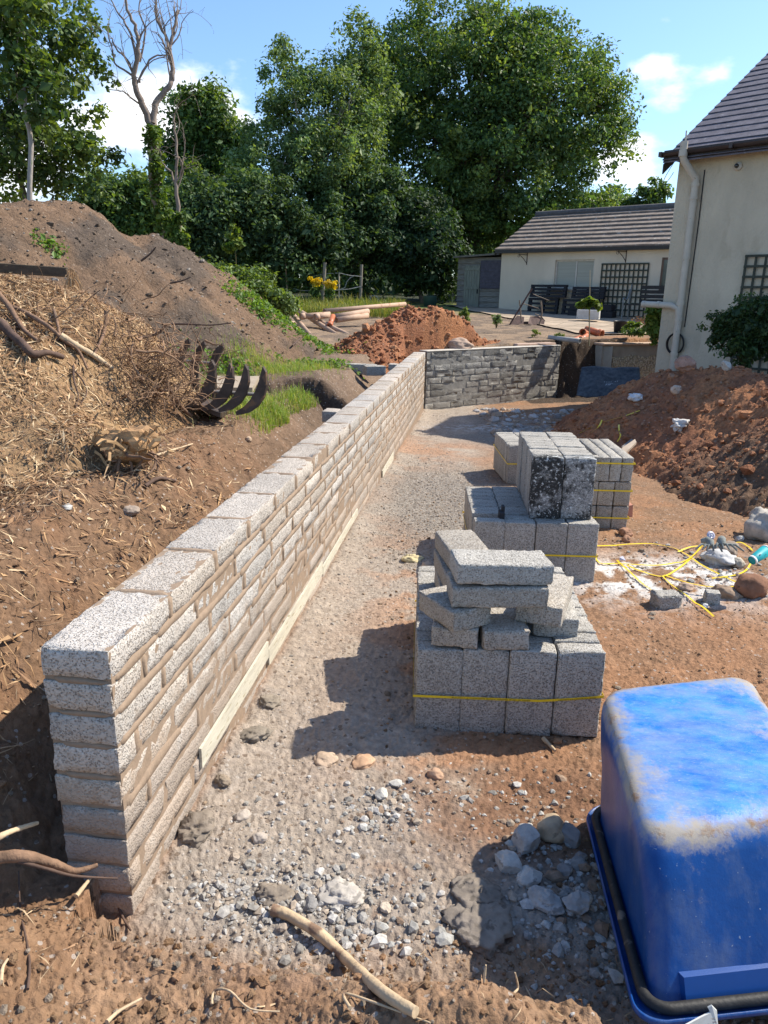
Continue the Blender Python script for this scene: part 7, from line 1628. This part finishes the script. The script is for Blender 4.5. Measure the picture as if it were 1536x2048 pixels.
# ------------------------------------------------------------ single stones, broken blocks and litter
_SV, _SF = subdiv(*subdiv(*subdiv(*ico())))
def rock(px, py, w, label, col=(.38, .35, .32), flat=.7, seed=0, rough=.25, name='stone', sink=.3, pos=None, size=None, mat_=None, cat='stone', sharp=False, group=None):
    if name == 'stone' and col in (GS, DS, CS): sharp = True
    if name == 'mortar_lump': rough = max(rough, .38)
    p = pos or on_ground(px, py); d = math.sqrt(p[0]**2+p[1]**2+(p[2]-CAM_H)**2); s = size or w*d/FPX
    n = fbm(_SV[:, 0]*1.3+seed*7.1, _SV[:, 1]*1.3, _SV[:, 2]*1.3, o=3, seed=seed); V = _SV*(1+rough*1.6*n)[:, None]
    if sharp:
        r_ = np.random.default_rng(seed)
        for _ in range(9): q = r_.normal(size=3); q /= np.linalg.norm(q); h = r_.uniform(.62, .85); e = V@q-h; V = V-np.maximum(e, 0)[:, None]*q
    V = V*np.array([.5, .42, .5*flat])*s; V += (V/np.maximum(np.linalg.norm(V, axis=1)[:, None], 1e-6))*((.03+.22*max(0, rough-.25)+.11*(name == 'mortar_lump'))*s*fbm(V[:, 0]*(9+6*(name == 'mortar_lump'))/s, V[:, 1]*(9+6*(name == 'mortar_lump'))/s, V[:, 2]*9/s, o=5, g=.75, seed=seed+3))[:, None]
    o = link(name, mesh_np(name, V, _SF, mat_ or rockmat(col), smooth=not sharp)); o.location = (p[0], p[1], p[2]+s*flat*(.5-sink)); o.rotation_euler = (0, 0, seed*1.7); return tag(o, label, cat, group)
_rm = {}
def rockmat(c):
    if c not in _rm: _rm[c] = mat('rock_surface', c, rough=.92, var=.28, scale=14, bump=.6, bscale=60, bdist=.006, spots=(tuple(q*.6 for q in c), 25, .62))
    return _rm[c]
GS, TS, DS, CS = (.36, .35, .33), (.42, .32, .21), (.22, .21, .20), (.44, .42, .38)
rock(1048, 1697, 66, 'smooth grey rounded stone at the edge of the barrow shadow', GS, .7, 1)
rock(1104, 1672, 60, 'tan rounded stone right of the grey one near the barrow', TS, .75, 2)
rock(1142, 1688, 46, 'dark grey angular stone beside the barrow rim', DS, .9, 3, sharp=True)
rock(1160, 1725, 26, 'small grey stone tucked under the barrow rim', DS, .8, 30, sharp=True)
rock(1128, 1748, 34, 'squarish grey stone lying in the barrow shadow', DS, .8, 4, sharp=True)
rock(1015, 1738, 62, 'pale flat lump of broken concrete at the shadow edge', CS, .55, 5, sharp=True)
rock(1058, 1762, 54, 'second pale lump of broken concrete beside the flat one', CS, .6, 6, sharp=True)
rock(1085, 1815, 62, 'broad crumbling concrete lump in the barrow shadow', GS, .5, 7, rough=.35)
rock(1150, 1820, 60, 'rounded crumbling concrete lump close to the barrow', GS, .55, 8, rough=.35)
rock(960, 1800, 90, 'wet dark mortar lump spread in the barrow shadow', (.21, .175, .14), .22, 9, name='mortar_lump', cat='mortar')
rock(955, 1860, 120, 'flattened dark mortar heap at the centre of the barrow shadow', (.22, .185, .15), .18, 10, name='mortar_lump', cat='mortar')
rock(680, 1795, 76, 'crusty pale mortar splash below the wall end', (.42, .38, .33), .22, 11, rough=.4, name='mortar_lump', cat='mortar')
rock(620, 1812, 40, 'grey broken lump left of the crusty mortar splash', DS, .6, 12, sharp=True)
rock(548, 1795, 60, 'dark damp mortar lump on the chippings', (.22, .18, .14), .3, 13, name='mortar_lump', cat='mortar')
rock(395, 1660, 80, 'dark damp mortar dropping against the wall foot', (.22, .18, .14), .3, 14, rough=.4, name='mortar_lump', cat='mortar')
rock(508, 1478, 56, 'brown mortar dropping higher up along the wall foot', (.22, .185, .145), .3, 15, name='mortar_lump', cat='mortar')
rock(445, 1570, 30, 'small brown clod at the wall foot between two mortar droppings', (.24, .19, .14), .5, 16, name='mortar_lump', cat='mortar')
rock(540, 1408, 44, 'furthest brown mortar dropping beside the pale strip', (.24, .20, .155), .3, 17, name='mortar_lump', cat='mortar')
rock(652, 1520, 50, 'flat tan stone bedded in the path left of centre', (.46, .34, .24), .35, 18, sink=.4)
rock(728, 1527, 46, 'orange-tan stone bedded in the path at the shadow edge', (.46, .29, .18), .4, 19, sink=.4)
rock(870, 1556, 30, 'small tan stone in front of the near pack', (.46, .29, .19), .7, 20)
rock(485, 1636, 30, 'beige stone on the grey chippings by the wall', (.42, .36, .30), .6, 21)
rock(520, 1686, 28, 'beige pebble below the first on the grey chippings', (.42, .36, .30), .6, 22)
rock(762, 1598, 34, 'light grey stone amid the chippings on the path', CS, .6, 23, sharp=True)
rock(792, 1575, 26, 'pale chip of stone near the shadow of the near pack', CS, .6, 24, sharp=True)
rock(772, 1822, 26, 'pale flat flake of stone on the brown soil at centre', (.5, .42, .33), .5, 25, sharp=True)
rock(910, 1352, 14, 'tiny chip', CS, .6, 26) if False else None
rock(1185, 1462, 26, 'rounded brown stone between near pack and barrow', (.34, .22, .15), .9, 27)
rock(1500, 1190, 64, 'large smooth red-brown stone at the right edge', (.24, .12, .07), .75, 28, rough=.15, sink=.2)
rock(1450, 1192, 46, 'earthy brown lump left of the red-brown stone', (.27, .19, .13), .6, 29, rough=.4)
rock(1372, 1178, 30, 'buff stone lying just above the yellow strap', (.42, .3, .22), .5, 31)
rock(1474, 1134, 26, 'small buff stone left of the teal cup', (.42, .37, .29), .9, 32)
rock(1440, 1126, 56, 'white limey lump under the strapping loop', (.5, .48, .45), .5, 33, rough=.35)
rock(1452, 1108, 52, 'brown crusty lump beyond the limey one', (.28, .22, .17), .6, 34, rough=.4)
rock(1250, 1072, 26, 'brown clod in front of the rear right pack', (.33, .18, .11), .8, 35)
rock(1252, 1084, 20, 'smaller brown clod just below the other in front of the rear right pack', (.33, .18, .11), .8, 36)
rock(1478, 1082, 16, 'small round pale stone below the rubble lump', CS, .9, 37)
rock(1530, 1075, 80, 'crusty pale rubble lump at the right edge above the cup', (.42, .38, .32), .9, 38, rough=.4, name='rubble_lump', cat='rubble')
rock(1452, 735, 22, 'small pale stone at the crest of the heap by the shrub', CS, .8, 39)
rock(1410, 1217, 12, 'little white pebble near the end of the strap', (.55, .54, .52), .9, 41)
rock(1452-80, 738, 40, 'pinkish rock on the crest of the rubble heap under the house wall', (.36, .22, .165), .8, 42, sink=.25, sharp=True)
rock(1352, 786, 20, 'round pale pebble on the upper slope of the rubble heap', (.5, .38, .29), .9, 43)
rock(1270, 802, 26, 'white crumpled scrap on the far slope of the rubble heap', (.6, .6, .6), .6, 44, rough=.5, name='plastic_scrap', cat='litter')
rock(1360, 855, 40, 'whitish crumpled scrap half way up the rubble heap', (.55, .52, .48), .5, 45, rough=.6, name='plastic_scrap', cat='litter')
rock(825, 1122, 40, 'crumpled pale yellow glove-like scrap on the path', (.50, .42, .24), .4, 46, rough=.6, name='cloth_scrap', cat='litter')
rock(855, 1135, 24, 'buff stone at the left of the near pack', (.42, .32, .24), .8, 47)
rock(302, 690+3, 0, '', size=.3) if False else None
rock(918, 693, 46, 'pale boulder in the front of the small red heap', (.40, .29, .22), .6, 48, pos=at_y(918, 697, 14.9))
rock(135, 1028, 26, 'grey stone among the chips above the wall', CS, .6, 49)
rock(262, 1028, 34, 'brown stone on the soil above the wall', (.33, .26, .2), .5, 50)
rock(497, 880, 16, 'small tan stone at the edge of the grass', (.46, .33, .22), .7, 51)
# a weathered stone plank lying in the heap
prism_px('stone_plank', [(1243, 893, 9.2), (1262, 878, 9.4), (1316, 838, 9.9), (1312, 856, 9.7), (1264, 896, 9.2)], 0, .12, mat('grey_slate_stone', (.24, .22, .2), var=.2, scale=5, bump=.5), 'long grey stone slanting out of the rubble heap behind the rear right pack', 'stone', up=True)
prism_px('wooden_board', [(1243, 896, 8.8), (1270, 878, 9.0), (1273, 884, 8.9), (1250, 906, 8.7)], 0, .03, mat('pale_plank', (.48, .38, .28), var=.2, stretch=(1, 1, 4)), 'short pale board beside the slanting grey stone', 'board', up=True)
prism_px('brick_piece', [(1254, 1012, 6.6), (1266, 1010, 6.6), (1265, 1034, 6.6), (1256, 1034, 6.6)], 0, .10, mat('pink_brick', (.5, .24, .17), var=.2, bump=.4), 'orange brick fragment beside the rear right pack', 'brick')
# broken block pieces on the right
def piece(px, py, size, rz, label, seed, tilt=(0, 0)):
    p = on_ground(px, py); V, F = rbox_arrays(*size, r=.014, step=.016, amp=.006, seed=seed); return put(mesh_np('broken_block', V, F, M_BLOCK), (p[0], p[1], p[2]-.012), rz, tilt, label, None)
piece(1330, 1212, (.175, .13, .105), .12, 'half of a broken block lying free on the red soil', 61)
piece(1422, 1205, (.10, .09, .09), -.2, 'small broken corner of a block right of the half block', 62)
# slip between blocks in the missing place of the middle pack
p = P2 + rot2(A2) @ np.array([.2, .12]); m = MB(); m.box((p[0], p[1], .44), (.035, .10, .09), A2, .004); m.box((p[0]+.012, p[1]+.02, .47), (.02, .06, .10), A2, .003); tag(m.build('rubber_wedge', mat('black_wedge', (.025, .025, .028))), 'black rubbery wedge stuck in the gap of the middle pack', 'wedge')
# loose yellow strapping
def strap(pts, label, y=None, w=.013):
    P = []
    for p in pts:
        g = on_ground(*p); P.append((g[0], g[1], g[2]+.012))
    Q = smooth(P, 8); Q = [tuple(q+np.array([0, 0, .018*max(0, float(vn(i*.12, len(label)*1.3, seed=6)))])) for i, q in enumerate(Q)]
    m = MB(); up = [(.35*math.sin(i*.11+len(label)), -.25+.2*math.sin(i*.07), 1) for i in range(len(Q))]; m.ribbon(Q, w, .0012, up=up); return tag(m.build('loose_strap', M_STRAP), label, 'strap', 'loose yellow strapping on the ground')
def zc(pts, s=3.522, ox=1100, oy=720): return [(ox+x/s, oy+y/s) for x, y in pts]
strap(zc([(300, 1320), (560, 1312), (700, 1310), (850, 1325), (960, 1380), (1060, 1450), (1180, 1510), (1300, 1570), (1370, 1590)]), 'long yellow strap sweeping right from the middle pack and down to the brown stone')
strap(zc([(900, 1365), (990, 1335), (1120, 1322), (1210, 1328), (1320, 1305), (1390, 1320), (1425, 1360)]), 'yellow strap arching behind the grey gloves towards the teal cup')
strap(zc([(300, 1370), (350, 1440), (480, 1455), (700, 1460), (850, 1450), (960, 1425), (1030, 1370), (1065, 1320)]), 'yellow strap running level over the lime and curling up to the gloves')
strap(zc([(470, 1425), (560, 1510), (640, 1580), (710, 1630)]), 'short yellow strap ending at the half block')
strap(zc([(540, 1460), (640, 1500), (790, 1530), (900, 1480), (990, 1410)]), 'yellow strap making a shallow dip across the lime')
strap(zc([(790, 1530), (860, 1600), (960, 1680), (1060, 1760), (1150, 1830)]), 'yellow strap running past the half block to its split end on bare soil')
strap(zc([(800, 1530), (950, 1580), (1080, 1610), (1200, 1618), (1330, 1615)]), 'yellow strap passing above both broken block pieces')
strap(zc([(1140, 1545), (1300, 1530), (1380, 1490), (1420, 1430)]), 'short yellow strap hooking up beside the teal cup')
strap(zc([(205, 525), (360, 465), (500, 410), (630, 372)]), 'yellow strap lying up the far slope behind the rear pack', w=.022)
strap(zc([(280, 530), (340, 480), (365, 435)]), 'short yellow strap crossing the one behind the rear pack', w=.02)
strap(zc([(475, 585), (495, 545), (485, 500), (485, 465)]), 'twisted yellow strap end on the rubble just behind the rear pack', w=.02)
# teal paper cup
def cup():
    a, b = Vector(at_y(1504, 1121, 4.55)), Vector(at_y(1533, 1101, 4.62)); t = (b-a).normalized(); L_ = (b-a).length; q = Vector((0, 0, 1)).rotation_difference(t).to_matrix()
    root = empty('paper_cup', tuple(a), 'teal paper cup with a white rim lying at the right edge', 'cup')
    m = MB(); m.lathe([(.001, .004), (.028, 0), (.030, .012), (.039, L_*.93), (.037, L_*.93), (.028, .008)], a, 24, q); m.build('cup_body', mat('teal_paper', (.01, .30, .33), rough=.5, var=.08), root)
    m = MB(); m.lathe([(.0385, L_*.93), (.0415, L_*.95), (.0415, L_), (.0385, L_)], a, 24, q); m.lathe([(.0285, -.002), (.0305, -.001), (.0312, .014), (.0300, .014)], a, 24, q); m.build('rim', mat('white_paper', (.7, .68, .64), rough=.6), root)
    # two small printed marks
    m = MB(); 
    for (u, v, s_) in ((.35, -1.9, .006), (.62, -1.35, .004)):
        r_ = .0312+.009*u; c = a + q @ Vector((r_*math.cos(v), r_*math.sin(v), L_*u)); n = (q @ Vector((math.cos(v), math.sin(v), 0))); e1 = t*s_; e2 = n.cross(t)*s_; m.add([c+n*.0006+e1, c+n*.0006+e2, c+n*.0006-e1, c+n*.0006-e2], [(0, 1, 2, 3)])
    m.build('printed_mark', mat('dark_print', (.08, .03, .10)), root)
cup()
# grey work gloves with a tape reel lid above them
def gloves():
    for i, (cx, cy, lab) in enumerate(((1418, 1090, 'grey work glove lying fingers down at the foot of the heap'), (1440, 1088, 'second grey glove with curled fingers right of the first'))):
        c = Vector(at_y(cx, cy, 4.85)); m = MB(); rg_ = random.Random(i+2)
        # palm as a tapering flattened tube, five separate bent fingers
        palm = [c+Vector((.03 if i else -.04, .03, .015)), c+Vector((.012 if i else -.015, .01, .03)), c+Vector((0, -.01, .022)), c+Vector((-.002, -.035, .004))]
        m.tube(palm, [.020, .028, .030, .022], 10)
        for k in range(5):
            s = -.026+.013*k; a = c+Vector((s, -.03, .006)); d = Vector(((s*2.6)+rg_.uniform(-.01, .01)+(.045 if i else -.03), -.022, -.006-.004*k)); e = a+d*.5+Vector((0, 0, .016)); m.tube([a, e, a+d+Vector((0, -.008, -.012))], [.0085, .0085, .006], 7)
        g = m.build('work_glove', mat('grey_glove', (.20, .21, .19), rough=.9, var=.3, scale=30, bump=.5)); tag(g, lab, 'glove', 'work gloves by the heap')
    c = Vector(at_y(1422, 1071, 4.9)); q = (Matrix.Rotation(math.radians(62), 3, 'X') @ Matrix.Rotation(.2, 3, 'Y')); root = empty('plastic_disc', tuple(c), 'small round pale lilac lid with a raised ring above the gloves', 'lid')
    m = MB(); m.lathe([(.001, .004), (.014, .004), (.016, .007), (.020, .007), (.022, .004), (.028, .004), (.032, 0), (.030, -.006), (.001, -.006)], c, 28, q); m.build('plate', mat('lilac_plastic', (.46, .44, .52), rough=.3, var=.1), root)
    m = MB(); m.lathe([(.001, .0105), (.006, .010), (.007, .0042)], c, 16, q); m.build('hub', mat('white_hub', (.6, .6, .62), rough=.3), root)
gloves()
m = MB(); g = on_ground(1244, 1124); m.add([(g[0]-.02, g[1], g[2]+.01), (g[0]+.025, g[1]-.012, g[2]+.012), (g[0]+.012, g[1]+.03, g[2]+.035), (g[0]-.02, g[1]+.01, g[2]+.03)], [(0, 1, 2, 3), (3, 2, 1, 0)]); tag(m.build('card_scrap', mat('lilac_card', (.5, .5, .6))), 'tiny folded white scrap on the lime beside the strap', 'litter')
